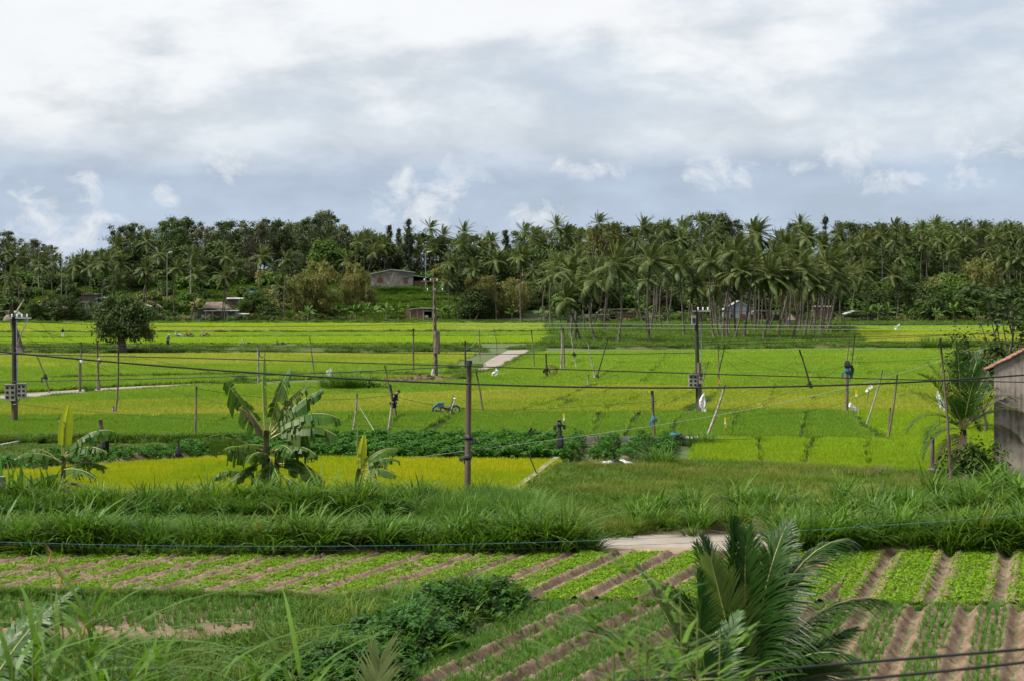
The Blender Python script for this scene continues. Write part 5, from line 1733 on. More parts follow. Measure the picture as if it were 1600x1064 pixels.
def stake(name, label, base, top, r, m, cat='pole', taper=.8, bend=0.0, group=None, Y=None, n=7, k=6, sink=.3, knots=0.0):
    """upright or leaning pole from the ground at photo pixel base to photo pixel top"""
    b = GP(*base) if Y is None else DP(base[0], base[1], Y)
    t = DP(top[0], top[1], b.y)
    d = t - b
    q = np.linspace(0, 1, k)
    P = np.stack([d.x * q + bend * np.sin(q * 3.1), 0 * q + .3 * bend * np.sin(q * 6), d.z * q], 1)
    P[0] -= np.array((d.x, 0, d.z)) / max(.1, d.length) * sink
    rad = r * (1 - (1 - taper) * q)
    if knots:
        rad = rad * (1 + knots * ro.uniform(-1, 1, k))
    o = thing(name, label, cat, b, 0, group)
    part('shaft', MB().tube(P, rad, n), m, o, smooth=n > 6)
    return o, P


def wrap(parent, P, t, r, h, m, name='plastic_wrap'):
    """a strip of plastic knotted round a pole, its ends hanging"""
    i = min(int(t * (len(P) - 1)), len(P) - 2)
    f = t * (len(P) - 1) - i
    c = P[i] * (1 - f) + P[i + 1] * f
    mb = MB()
    mb.tube([c - np.array((0, 0, h * .5)), c - np.array((0, 0, h * .15)), c + np.array((0, 0, h * .2)), c + np.array((0, 0, h * .5))], [r * 1.25, r * 1.6, r * 1.45, r * 1.2], 7)
    for s in range(4):
        a = ro.uniform(0, 6.28)
        e = c + np.array((math.cos(a) * r * 2.6, math.sin(a) * r * 1.6, -h * ro.uniform(.5, 1.5)))
        w = r * ro.uniform(.5, 1.0)
        mid = (c + e) / 2 + np.array((math.cos(a) * r * 1.2, 0, .1 * h))
        V = [c + np.array((-w, 0, 0)), c + np.array((w, 0, 0)), mid + np.array((-w, .01, 0)), mid + np.array((w, -.01, .02)), e + np.array((-w * .8, 0, 0)), e + np.array((w * .5, .01, -.05))]
        mb.add(V, [(0, 1, 3, 2), (2, 3, 5, 4)])
    return part(name, mb, m, parent)


def meter_box(parent, c, w, h, cols, rows, m='box'):
    b = part('meter_box', MB().box((0, 0, 0), (w, .22, h)), M[m], parent, loc=c)
    for i in range(cols):
        for j in range(rows):
            x = (i + .5) / cols * w - w / 2
            z = h * .34 - j * h * .30
            part('meter_window', MB().box((x, -.115, z), (w / cols * .55, .02, h * .15)), M['glass'], b)
    part('box_lid', MB().box((0, -.02, h / 2 + .02), (w * 1.08, .28, .04)), M[m], b)
    return b


def insulators(parent, c, n, sp, r=.05):
    for i in range(n):
        part('insulator', MB().tube([(c[0] + (i - (n - 1) / 2) * sp, c[1], c[2] + z) for z in (0, .05, .09, .14, .2)], [r * .5, r, r * .7, r, r * .4], 6), M['lampw'], parent)


# the concrete post before the ripening rice
o, P = stake('concrete_post', 'thick brown concrete post before the ripening rice, plastic tied round it', (730, 790), (733, 564), .125, M['pole_c'], taper=.72, n=8, k=8)
wrap(o, P, .34, .105, .2, M['black'])
wrap(o, P, .475, .105, .18, M['black'])
part('cap', MB().tube([(P[-1][0], 0, P[-1][2] - .12), (P[-1][0], 0, P[-1][2] + .03)], [.12, .11], 8), M['dark'], o)
# meter box pole at the edge of the frame
o, P = stake('utility_pole', 'dark utility pole with two meter boxes beside the pale path', (23, 664), (22, 496), .17, M['dark'], taper=.85, n=8, k=8)
part('pole_foot', MB().tube([(0, -.02, -.2), (0, -.02, 2.2)], [.20, .19], 8), M['pole_c'], o)
meter_box(o, (-.18, -.24, 1.95), .62, .95, 2, 3)
meter_box(o, (.50, -.24, 2.05), .52, .85, 2, 3)
part('conduit', MB().tube([(.22, -.2, 2.4), (.20, -.22, 4), (.16, -.18, 6.2)], .035, 5), M['steel'], o)
part('cable_loop', MB().tube([(-.2, -.3, 1.5), (0, -.34, 1.25), (.25, -.34, 1.3), (.4, -.3, 1.6)], .03, 5), M['black'], o)
part('crossarm', MB().box((.25, -.05, 6.35), (1.5, .1, .1)), M['steel'], o)
insulators(o, (.3, -.05, 6.4), 4, .3)
part('bracket', MB().tube([(.1, -.1, 4.6), (.5, -.1, 5.6), (.85, -.1, 6.3)], .03, 5), M['pole_l'], o)
# old trunk just behind it
b_ = GP(31, 552)
t_ = thing('dead_trunk', 'bare tapering dead trunk just behind the meter box pole', 'tree trunk', b_)
part('trunk', MB().tube([(.1, 0, -.3), (-.4, 0, 2), (-1.0, 0, 4.2), (-1.2, 0, 6.4)], [.75, .5, .38, .3], 8), M['bark'], t_, smooth=True)
part('branch', MB().tube([(-1.0, 0, 4.5), (-.2, 0, 6.0), (.6, -.2, 7.2)], [.16, .12, .07], 5), M['birch'], t_)
# lattice pole with crossarms
o, P = stake('utility_pole', 'tall pierced concrete pole with two crossarms by the debris heap', (681, 592), (678, 436), .22, M['wood'], taper=.55, n=4, k=8)
H_ = P[-1][2]
for i in range(9):
    part('opening', MB().box((P[-1][0] * (.08 + i * .085), -.19 + .008 * i, H_ * (.08 + i * .085)), (.13, .06, .42)), M['walldark'], o)
part('crossarm', MB().box((P[-1][0] - .3, -.05, H_ - .25), (1.8, .10, .09)), M['wood'], o)
part('crossarm', MB().box((P[-1][0] + .1, -.05, H_ - 1.15), (2.1, .10, .09)), M['wood'], o)
insulators(o, (P[-1][0] - .3, -.05, H_ - .19), 3, .6, .05)
insulators(o, (P[-1][0] + .1, -.05, H_ - 1.09), 3, .7, .05)
part('transformer_tank', MB().box((P[5][0] + .28, -.1, H_ * .40), (.36, .3, .7)), M['pole_l'], o)
part('repair_sleeve', MB().tube([(.1, -.1, 2.4), (.12, -.1, 4.4)], [.30, .27], 6), M['wood'], o)
# street lamp pole with meter box
o, P = stake('utility_pole', 'dark pole with one meter box and a lamp head before the grove', (1091, 648), (1088, 484), .15, M['dark'], taper=.75, n=8, k=8)
part('pole_foot', MB().tube([(.1, -.05, -.2), (.06, -.05, 2.0), (.02, -.05, 3.4)], [.17, .16, .15], 8), M['wood'], o)
meter_box(o, (-.36, -.2, 2.2), .55, .85, 2, 3)
meter_box(o, (.12, -.24, 2.35), .26, .62, 1, 2, 'pole_l')
part('crossarm', MB().box((.2, -.05, 6.7), (1.2, .1, .1)), M['pole_l'], o)
insulators(o, (.3, -.05, 6.75), 3, .32)
hd = part('lamp_head', MB().box((-.32, -.2, 6.1), (.28, .3, .62)), M['box'], o)
part('lens', MB().box((-.32, -.36, 6.1), (.16, .03, .3)), M['glass'], hd)
part('conduit', MB().tube([(.2, -.16, 2.6), (.18, -.16, 6.0)], .025, 5), M['steel'], o)
# short post with black plastic
o, P = stake('wooden_post', 'short thick dark post with hanging black plastic at the kerb end', (877, 718), (874, 656), .10, M['dark'], taper=.9, k=6, knots=.1)
wrap(o, P, .42, .12, .7, M['black'])
wrap(o, P, .9, .09, .2, M['black'])
wrap(o, P, .14, .10, .4, M['black'])
o, P = stake('wooden_post', 'knotted brown post with a blue rag above the low concrete wall', (1023, 690), (1019, 610), .085, M['wood'], taper=.9, k=9, knots=.18)
for i, s in ((3, 1), (5, -1), (6, 1)):
    part('branch_stub', MB().tube([P[i], P[i] + np.array((.16 * s, 0, .14))], [.03, .018], 5), M['wood'], o)
wrap(o, P, .46, .07, .30, M['blue'], 'rag')
STK = [('slim brown pole standing in the rice above the bean rows', (305, 690), (307, 603), .060, 'wood', .8, 0),
       ('slightly leaning brown pole beside the meter box pole', (180, 650), (185, 546), .075, 'wood', .7, .08),
       ('short grey stub at the foot of the leaning brown pole', (177, 650), (177, 634), .085, 'pole_l', .9, 0),
       ('slim pole with a white jar tied on it, by the pale path', (125, 612), (127, 534), .075, 'wood', .8, 0),
       ('slim pole with a grey bundle on it, by the pale path', (154, 610), (152, 532), .085, 'pole_c', .8, 0),
       ('thin pole leaning at the edge of the pale path', (77, 614), (58, 556), .07, 'wood', .6, .1),
       ('grey square pole with a wire ring on its side', (404, 600), (403, 538), .095, 'pole_l', .9, 0),
       ('thin leaning pole with a blue band, past the reed clump', (492, 592), (484, 527), .06, 'wood', .7, 0),
       ('plain dark pole near the debris heap', (646, 584), (646, 514), .085, 'pole_c', .85, 0),
       ('dark pole with a coil at its foot beside the path', (727, 583), (727, 532), .095, 'dark', .8, 0),
       ('thin dark pole at the bend of the short path', (750, 564), (749, 517), .07, 'wood', .8, 0),
       ('thin bowed pole with pale twine near the short path', (776, 556), (772, 515), .07, 'wood', .7, .15),
       ('slim dark pole between the short path and the grove', (835, 577), (830, 516), .075, 'wood', .7, .05),
       ('short dark post beside the round wire basket', (855, 592), (853, 552), .09, 'dark', .85, 0),
       ('rough grey pole, one of a close pair before the grove', (876, 580), (877, 508), .10, 'pole_l', .8, .1),
       ('rough brown pole, other one of the close pair before the grove', (882, 578), (880, 512), .10, 'wood', .8, 0),
       ('pale slanting pole with a dark knot before the grove', (901, 577), (889, 506), .065, 'birch', .7, 0),
       ('pale thin pole leaning against the dark leaning one', (930, 594), (917, 527), .07, 'birch', .7, 0),
       ('dark thin pole leaning steeply over the rice dike', (932, 592), (950, 528), .065, 'dark', .7, 0),
       ('short grey stub on the rice dike below the leaning poles', (920, 604), (919, 585), .075, 'pole_l', .9, 0),
       ('thin dark pole leaning behind the lamp head pole', (1096, 602), (1107, 565), .06, 'wood', .7, 0),
       ('thin upright pole with an orange tag past the lamp head pole', (1124, 610), (1122, 537), .06, 'wood', .7, 0),
       ('thin dark slanting pole crossing the upright tagged one', (1120, 594), (1133, 538), .065, 'dark', .7, 0),
       ('long pale barked branch leaning at the corner of the bean rows', (1102, 688), (1133, 600), .085, 'birch', .55, .06),
       ('dark crooked pole leaning alone in the wide rice field', (1268, 612), (1249, 546), .075, 'dark', .8, .06),
       ('thin pole of the pair rising behind the black topped post', (1320, 600), (1327, 531), .06, 'wood', .7, 0),
       ('darker thin pole of the pair behind the black topped post', (1327, 602), (1336, 524), .06, 'dark', .7, 0),
       ('thin grey pole leaning beside the yellow green corner rice', (1352, 668), (1379, 578), .055, 'pole_l', .6, .05),
       ('knotty brown pole leaning at the sharp rice corner', (1387, 688), (1402, 583), .070, 'wood', .6, .05),
       ('short stick strapped to the knotty leaning pole', (1388, 680), (1391, 636), .05, 'wood', .9, 0),
       ('brown fence post beside the young coconut palm', (1456, 746), (1457, 682), .10, 'wood', .9, 0),
       ('tall thin bare pole rising in front of the young coconut palm', (1487, 772), (1469, 530), .07, 'wood', .55, .05),
       ('pale square stake at the frame edge among tall grass', (3, 796), (2, 744), .16, 'pole_l', .95, 0),
       ('short pale stake in the grass below the big banana clump', (517, 778), (517, 762), .09, 'pole_l', .95, 0),
       ('short grey stake in the tall grass between banana plants', (316, 790), (316, 766), .09, 'pole_l', .95, 0),
       ('dark leaning stick against the pale kerb', (844, 752), (824, 705), .03, 'dark', .8, 0),
       ('thin leaning pole behind the moped', (755, 648), (744, 581), .07, 'wood', .7, .05),
       ('pale sectioned pole with a slanting rope at the bean bed', (549, 688), (558, 614), .06, 'birch', .8, .05),
       ('mossy pole foot leaning up to the bent pole by the man', (605, 688), (613, 628), .065, 'birch', .9, 0),
       ('dark upper pole slanting above the man', (616, 640), (601, 570), .065, 'wood', .6, 0),
       ('dark prop leaning against the pole beside the man', (621, 655), (610, 600), .06, 'dark', .8, 0),
       ('slim stake with black rag behind the tall banana plant', (278, 721), (279, 687), .055, 'dark', .9, 0)]
SO = {}
for (lb, b, t, r, m, tp, bd) in STK:
    nm = 'stake' if 'stake' in lb else ('wooden_post' if 'post' in lb or 'stub' in lb else 'wooden_pole')
    o, P = stake(nm, lb, b, t, r, M[m], 'stake' if nm == 'stake' else ('post' if nm == 'wooden_post' else 'pole'), tp, bd, knots=.10)
    SO[lb] = (o, P)


def so(s):
    return next(v for k, v in SO.items() if s in k)


o, P = so('white jar')
part('jar', MB().ball((.16, -.1, P[-1][2] * .62), (.16, .14, .2), 8, 5), M['lampw'], o)
part('collar', MB().tube([(0, 0, 0), (0, 0, 2.5)], [.12, .11], 6), M['wood'], o)
o, P = so('grey bundle')
part('bundle', MB().ball((.1, -.1, P[-1][2] * .6), (.2, .18, .24), 8, 5, lump=.3, rng=ro), M['box'], o)
part('collar', MB().tube([(0, 0, 0), (0, 0, .9)], [.17, .15], 6), M['wood'], o)
o, P = so('edge of the pale path')
wrap(o, P, .45, .10, .4, M['black'])
o, P = so('wire ring')
a_ = np.linspace(0, 6.283, 13)
part('wire_ring', MB().tube(np.stack([.34 + .26 * np.cos(a_), 0 * a_ - .1, P[-1][2] * .76 + .3 * np.sin(a_)], 1), .035, 5, cap=False), M['black'], o)
o, P = so('blue band')
part('band', MB().tube([P[2] - np.array((0, 0, .15)), P[2] + np.array((0, 0, .15))], .085, 6), M['blue'], o)
o, P = so('coil at its foot')
part('coil', MB().ball((.32, -.05, .5), (.22, .18, .34), 8, 5), M['rust'], o)
o, P = so('dark knot before')
wrap(o, P, .35, .09, .35, M['black'])
o, P = so('steeply over')
wrap(o, P, .1, .11, .4, M['black'])
o, P = so('short dark post beside the round wire')
wrap(o, P, .4, .11, .35, M['black'])
o, P = so('alone in the wide rice')
wrap(o, P, .2, .10, .45, M['black'])
o, P = so('with an orange tag')
part('tag_strip', MB().box((P[1][0], -.08, P[1][2]), (.12, .02, .35)), M['orange'], o)
o, P = so('slim stake with black rag')
wrap(o, P, .45, .09, .45, M['black'])
wrap(o, P, .12, .13, .3, M['black'])
o, P = stake('wooden_post', 'thick cut post with a black rag behind the tall banana plant', (162, 724), (157, 655), .11, M['wood'], taper=.9, n=8, k=7, knots=.08)
wrap(o, P, .58, .12, .6, M['black'])
wrap(o, P, .4, .12, .35, M['black'])
o, P = stake('wooden_post', 'pale brown post with a black and blue wrapped top in the rice', (1323, 650), (1324, 563), .115, M['wood'], taper=.85, n=8, k=8, knots=.05)
wrap(o, P, .93, .13, .45, M['black'])
wrap(o, P, .82, .12, .3, M['cloth_b'])

# ------------------------------------------------------------------ white plastic flags
def plastic(label, px, py, w, h, Y, hang=1, seed=0, stick=None, name='plastic_bag', cat='plastic bag', m='white'):
    """crumpled sheet of plastic hung up to flutter and scare the birds"""
    rng = np.random.default_rng(900 + seed)
    c = DP(px, py, Y)
    o = thing(name, label, cat, c)
    nx, nz = 7, 10
    u, v = np.meshgrid(np.linspace(-1, 1, nx), np.linspace(0, 1, nz))
    kn = np.interp(np.linspace(0, 1, nz), np.linspace(0, 1, 5), np.array([.12, .55, .8, .6, .9]) * rng.uniform(.55, 1.3, 5))[:, None]
    wd = w * kn * .5
    X = u * wd + w * .16 * np.sin(v * 5 + seed * 2.1) + w * .35 * hang * v * math.sin(seed * 1.7) + rng.normal(0, w * .035, u.shape)
    Yy = .22 * w * np.sin(u * 4 + v * 6 + seed) * kn + rng.normal(0, w * .05, u.shape)
    tail = rng.uniform(-.10, .35, nx)[None] * (v > .6) * (v - .6) * 2.5
    Z = -v * h * .9 - tail * h * .6 + rng.normal(0, h * .02, u.shape) + .10 * h * np.abs(u) * rng.uniform(-1, .4)
    V = np.stack([X, Yy, Z], -1).reshape(-1, 3)
    i = np.arange(nz - 1)[:, None] * nx + np.arange(nx - 1)[None]
    part('sheet', MB().add(V, np.stack([i, i + nx, i + nx + 1, i + 1], -1).reshape(-1, 4)), M[m], o, smooth=False)
    if stick:
        part('stick', MB().tube([(0, .04, .1), (stick[0], .04, stick[1])], .022, 5), M['wood'], o)
    return o


plastic('pointed white plastic bag standing on the reed clump', 514, 575, .85, 1.1, 150, seed=1, stick=(.1, -1.7))
plastic('white plastic draped round the foot of the pierced concrete pole', 680, 576, .9, 1.5, 150, seed=2)
plastic('grey white plastic scrap hanging in the air near the short path', 775, 574, .7, .9, 150, seed=3, stick=(-.9, -3.0))
plastic('long white plastic sheet blown off the lamp head pole', 1098, 612, .55, 1.35, 103, seed=4)
plastic('triangular white sheet at the foot of the black topped post', 1331, 629, .75, .95, 103, seed=5)
plastic('white plastic pennant on a bent stick over the rice', 1360, 600, .52, .5, 110, seed=6, stick=(-.4, -2.4))
plastic('white plastic scrap high before the dense wood', 1404, 507, 1.1, .8, 260, seed=7, stick=(.3, -4.6))
plastic('white cloth hanging behind the young palm fronds', 1467, 610, .42, 1.0, 85, seed=8, stick=(.1, -4.0))
plastic('tiny white rag at the foot of the pale barked branch', 1108, 672, .16, .22, 86, seed=9, stick=(0, -.65))
plastic('black plastic scrap hanging over the rice by the short dark post', 830, 667, .22, .3, 80, seed=10, name='plastic_scrap', m='black', stick=(.05, -1.0))
for (px, py, lb) in [(881, 649, 'small yellow and white strip hung near the short dark post'), (1133, 655, 'small yellow strip hung beside the pale barked branch'), (1134, 668, 'lower small yellow strip beside the pale barked branch'), (1338, 612, 'small orange strip hung by the black topped post')]:
    b_ = DP(px, py, 90)
    o = thing('marker_strip', lb, 'marker', b_)
    part('strip', MB().box((0, 0, 0), (.10, .02, .26)), M['yellow'], o)
    part('strip', MB().box((0, 0, -.2), (.09, .02, .14)), M['lampw'], o)
    part('stick', MB().tube([(.03, .03, .15), (.05, .03, -b_.z + .1)], .012, 5), M['wood'], o)

# wire basket, debris heap, kerbs and walls
b_ = GP(861, 590)
o = thing('fish_trap', 'round dark wire basket leaning at the short dark post', 'basket', b_)
for k in range(6):
    a = np.linspace(0, 6.283, 13)
    r_ = .62 * math.sin(.35 + k * .42)
    part('hoop', MB().tube(np.stack([r_ * np.cos(a), 0 * a + .12 * k, .62 + r_ * np.sin(a)], 1), .022, 4, cap=False), M['rust'], o)
t_ = thing('debris_heap', 'long low heap of brown straw round the pierced concrete pole', 'heap', GP(655, 596))
mb = MB()
for i in range(26):
    x = ro.uniform(-3.4, 3.2)
    mb.ball((x, ro.uniform(-.6, .9), .12), (ro.uniform(.5, .9), .6, ro.uniform(.25, .5) * (1.2 - abs(x) / 4)), 7, 4, lump=.5, rng=ro)
part('straw', mb, M['straw'], t_)
sp = MB()
blades(sp, np.stack([ro.uniform(-3.6, 3.4, 260), ro.uniform(-.9, 1.0, 260), np.full(260, .25)], 1), ro.uniform(0, 6.28, 260), ro.uniform(.3, .7, 260), .03, .9, .4, 2, rng=ro)
part('twigs', sp, M['grass_dry'], t_, kind='stuff')


def wall_line(label, pts, w, h, m, joint, name='kerb'):
    """low wall cast or laid in lengths, each length a piece of its own"""
    P = [GP(*p) for p in pts]
    o = thing(name, label, 'wall' if name != 'kerb' else 'kerb', P[0])
    for a, b in zip(P[:-1], P[1:]):
        L = (b - a).length
        n = max(1, round(L / joint))
        ang = math.atan2(b.y - a.y, b.x - a.x)
        for i in range(n):
            c = a.lerp(b, (i + .5) / n) - P[0]
            hh = h * ro.uniform(.93, 1.06)
            part('block', MB().box((0, 0, 0), (L / n - .02, w, hh), taper=.96), m, o, loc=(c.x, c.y, hh / 2), rz=ang + ro.normal(0, .006))
    return o


wall_line('sloping pale concrete kerb between ripening rice and meadow', [(795, 782), (836, 752), (878, 719)], .26, .34, M['concrete'], 1.6)
wall_line('low concrete wall behind the short bean rows', [(886, 692.5), (985, 694), (1092, 696)], .22, .42, M['wallgrey'], .9, 'low_wall')
wall_line('short concrete wall piece in front of the short bean rows', [(900, 733), (977, 733.5)], .25, .26, M['concrete'], 1.1, 'low_wall')
wall_line('thin pale kerb along the bright rice and the meadow', [(1082, 725), (1200, 732), (1330, 739), (1452, 747)], .16, .16, M['concrete'], 2.2)
wall_line('low pale block wall at the foot of the young coconut palm', [(1452, 746), (1478, 752), (1510, 760)], .22, .42, M['concrete'], .42, 'low_wall')
wall_line('pale stone edge beside the seedbed at the frame edge', [(-60, 704), (0, 700), (36, 693)], .25, .2, M['concrete'], 1.2)
o = thing('plastic_sheet', 'crumpled grey plastic sheet thrown on the short concrete wall', 'plastic sheet', GP(955, 736))
part('sheet', MB().ball((0, 0, .22), (.75, .3, .22), 12, 6, lump=.7, rng=ro).ball((.55, .1, .32), (.45, .25, .16), 9, 5, lump=.7, rng=ro), M['silver'], o)
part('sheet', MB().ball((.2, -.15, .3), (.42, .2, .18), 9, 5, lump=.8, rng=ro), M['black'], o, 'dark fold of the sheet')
o = thing('scrap_sheet', 'pale board and teal scrap lying on the wall end', 'scrap', GP(1068, 696))
part('board', MB().box((.35, 0, .42), (.95, .3, .04), rx=.3, rz=-.1), M['pole_l'], o)
part('scrap', MB().ball((-.45, 0, .55), (.4, .25, .16), 9, 5, lump=.8, rng=ro), M['teal'], o)
part('scrap', MB().ball((-.15, -.1, .5), (.25, .2, .14), 8, 5, lump=.8, rng=ro), M['black'], o)
# fallen log below the first banana plant
a_, b_ = GP(112, 796), GP(206, 812)
o = thing('fallen_pole', 'bare brown pole lying across the grass by the tall banana plant', 'log', (a_.x, a_.y, 0))
part('log', MB().tube([(0, 0, .95), (1.1, -.3, .72), (2.2, -.6, .55)], [.06, .055, .05], 6, tint=.5), M['wood'], o)
part('log', MB().tube([(2.2, -.6, .0), (2.22, -.6, .75)], [.07, .06], 6), M['wood'], o)

# reed clump in the rice
REED = [clump(950 + i, 150, .9, 2.3, .055, M['grass_tall'], .45, .8, 6) for i in range(3)]
b_ = GP(538, 611)
t_ = thing('reed_clump', 'windswept clump of tall green reeds alone in the rice', 'reeds', b_)
for i, (x, y, s) in enumerate([(-1.1, 0, .85), (-.2, .4, 1.0), (.6, -.2, 1.05), (1.3, .3, .9), (0, -.5, .8)]):
    put('tuft', REED[i % 3], t_, (x, y, 0), i * 1.1, s)
put('creeper', bush_mesh('creeper', 960, 1.0, 320, .22, M['leaf_mid'], .5), t_, (2.7, 0, 0))
for i, (px, py, s, lb) in enumerate([(1212 - 120, 700, .55, 'grass tuft at the end of the low concrete wall'), (1030, 733, .62, 'spreading grass tuft in front of the short bean rows'), (948, 692, .40, 'grass tuft growing over the low concrete wall'), (722, 692, .50, 'grass tuft beside the thick concrete post'), (1452, 545, 1.25, 'tall grass tuft on the far dike beyond the young palm'), (1480, 545, 1.1, 'second grass tuft on the far dike, the one nearer the house'),
                                     (140, 612, .45, 'grass tuft on the pale path edge'), (48, 694, .4, 'grass tuft at the seedbed corner'), (712, 580, .6, 'grass tuft beside the coil post')]):
    t_ = thing('grass_tuft', lb, 'grass tuft', GP(px, py), i * 1.3)
    put('tuft', REED[i % 3], t_, (0, 0, 0), 0, s)
    put('tuft', REED[(i + 1) % 3], t_, (.7 * s, .1, 0), 1.9, s * .85)

# ------------------------------------------------------------------ bananas close by
def banana(label, base, leaves, stems, seed, sc=1.0, cluster=None):
    """leaves: (azimuth, start elevation, droop, length, start height, x offset, colour key)"""
    rng = np.random.default_rng(seed)
    t = thing('banana_plant', label, 'banana plant', GP(*base), 0, None, sc)
    for (x0, x1, hgt, r) in stems:
        part('stem', MB().tube([(x0, 0, -.1), (x0 * .7 + x1 * .3, 0, hgt * .5), (x1, 0, hgt)], [r, r * .85, r * .6], 8), M['ban_stem'], t, smooth=True)
    for i, (az, el_, dr, L, z, x, ky) in enumerate(leaves):
        mb = MB()
        young = ky == 'y'
        banana_leaf(mb, (x, 0, z), L, R(az), R(el_), dr, rng, W=(.26 if young else .30) * L / 1.8, torn=.05 if young else .38, n=10 if young else 36, tint0=.75 if ky == 'l' else .4, fold=.10 if young else .75, roll=(.9 if young else (1.1 if ky == 'l' else 0)))
        m0 = {'y': M['banana_y'], 'd': M['palm_dead']}.get(ky, M['banana'])
        part('leaf', mb, [m0, M['rib']], t, {'y': 'pale yellow green young leaf', 'd': 'brown withered leaf'}.get(ky))
    return t


# azimuth 0 = towards +x, 90 = away, 270 = towards the eye
banana('tall slim banana plant with an upright pale young leaf', (98, 790), [
    (60, 88, .15, 1.75, 1.75, .05, 'y'), (150, 84, .35, 1.5, 1.75, 0, 'l'), (5, 52, 1.7, 2.1, 1.7, .02, 'g'), (-20, 34, 1.6, 1.9, 1.65, .02, 'g'), (190, 30, 1.5, 1.7, 1.5, 0, 'g'),
    (-35, 10, 1.0, 1.7, 1.25, 0, 'g'), (10, 22, 1.3, 1.5, 1.3, .05, 'g'), (170, 45, 1.4, 1.3, 1.4, 0, 'g'), (230, 5, 1.0, 1.2, 1.1, 0, 'g'), (300, -20, .8, 1.0, 1.0, 0, 'd')], [(0, .04, 1.75, .11)], 3, 1.05)
banana('big spreading banana clump with drooping torn leaves', (420, 782), [
    (135, 82, .4, 2.6, 2.5, -.12, 'l'), (50, 76, .8, 2.3, 2.5, .05, 'g'), (30, 58, .8, 2.2, 2.5, .05, 'g'), (10, 50, .7, 2.4, 2.45, .08, 'g'), (170, 52, .5, 2.4, 2.4, -.1, 'l'), (185, 62, 1.5, 1.5, 2.2, -.1, 'd'),
    (-5, 40, 1.6, 2.7, 2.3, .05, 'g'), (-15, 28, 1.5, 2.6, 2.2, .08, 'g'), (200, 15, 1.3, 1.5, 1.9, -.05, 'g'), (185, 30, 1.2, 2.3, 1.7, -.1, 'l'), (0, 12, 1.3, 1.7, 1.8, .1, 'g'), (-10, -5, 1.1, 1.7, 1.6, .15, 'g'),
    (-25, 5, 1.2, 1.9, 1.3, .3, 'g'), (35, 42, 1.6, 1.6, 1.6, .3, 'g'), (200, -10, 1.0, 1.5, 1.35, -.1, 'g'), (250, -15, 1.0, 1.3, 1.3, 0, 'g'), (290, -15, 1.0, 1.4, 1.35, .1, 'g'), (180, 20, 1.5, 1.5, .9, -.6, 'g'), (270, -60, .4, 1.2, 1.1, .2, 'd'), (225, -65, .3, 1.1, 1.0, -.3, 'd'), (-40, -20, 1, 1.5, .9, .5, 'g'), (210, 35, 1.4, 1.7, 1.5, -.1, 'g'), (155, 25, 1.4, 1.8, 1.5, 0, 'g'), (330, 25, 1.5, 2.0, 1.7, .1, 'g'), (245, 20, 1.5, 1.6, 1.6, 0, 'g'), (300, 30, 1.6, 1.8, 1.7, .1, 'g'), (15, 0, 1.2, 1.8, 1.2, .3, 'g'), (195, -30, .8, 1.4, 1.5, -.2, 'g'), (270, -40, .7, 1.4, 1.6, .1, 'g'), (20, 55, .6, 1.5, 1.2, .35, 'y')],
    [(-.15, -.08, 2.5, .15), (.25, .3, 1.7, .13), (-.5, -.6, 1.0, .10), (.1, .05, 1.5, .12)], 7, 1.06)
banana('small banana plant with one tall yellow leaf', (563, 784), [
    (80, 89, .05, 1.55, 1.05, .02, 'y'), (120, 80, .2, 1.7, 1.3, -.08, 'l'), (5, 50, 1.6, 1.7, 1.35, .02, 'l'), (-5, 36, 1.5, 1.6, 1.3, .05, 'g'), (-20, 15, 1.2, 1.5, 1.2, .05, 'g'), (-40, -5, 1.1, 1.2, 1.1, .05, 'g'), (200, -45, .6, .9, .9, 0, 'd'), (-60, -40, .9, 1.0, .9, .1, 'd'), (-10, -30, 1.0, 1.1, .9, .1, 'g')],
    [(-.25, -.05, 1.3, .11)], 5, .96)

# ------------------------------------------------------------------ the man, the far people, the motorbikes
def skin_body(name, joints, edges, radii, m, parent, sub=2):
    me = bpy.data.meshes.new(name)
    me.from_pydata(joints, edges, [])
    me.materials.append(m)
    o = put(name, me, parent)
    md = o.modifiers.new('skin', 'SKIN')
    sv_ = me.skin_vertices[0].data
    for i, r in enumerate(radii):
        sv_[i].radius = (r, r) if isinstance(r, float) else r
    sv_[0].use_root = True
    md.use_smooth_shade = True
    s = o.modifiers.new('smooth', 'SUBSURF')
    s.levels = s.render_levels = sub
    return o


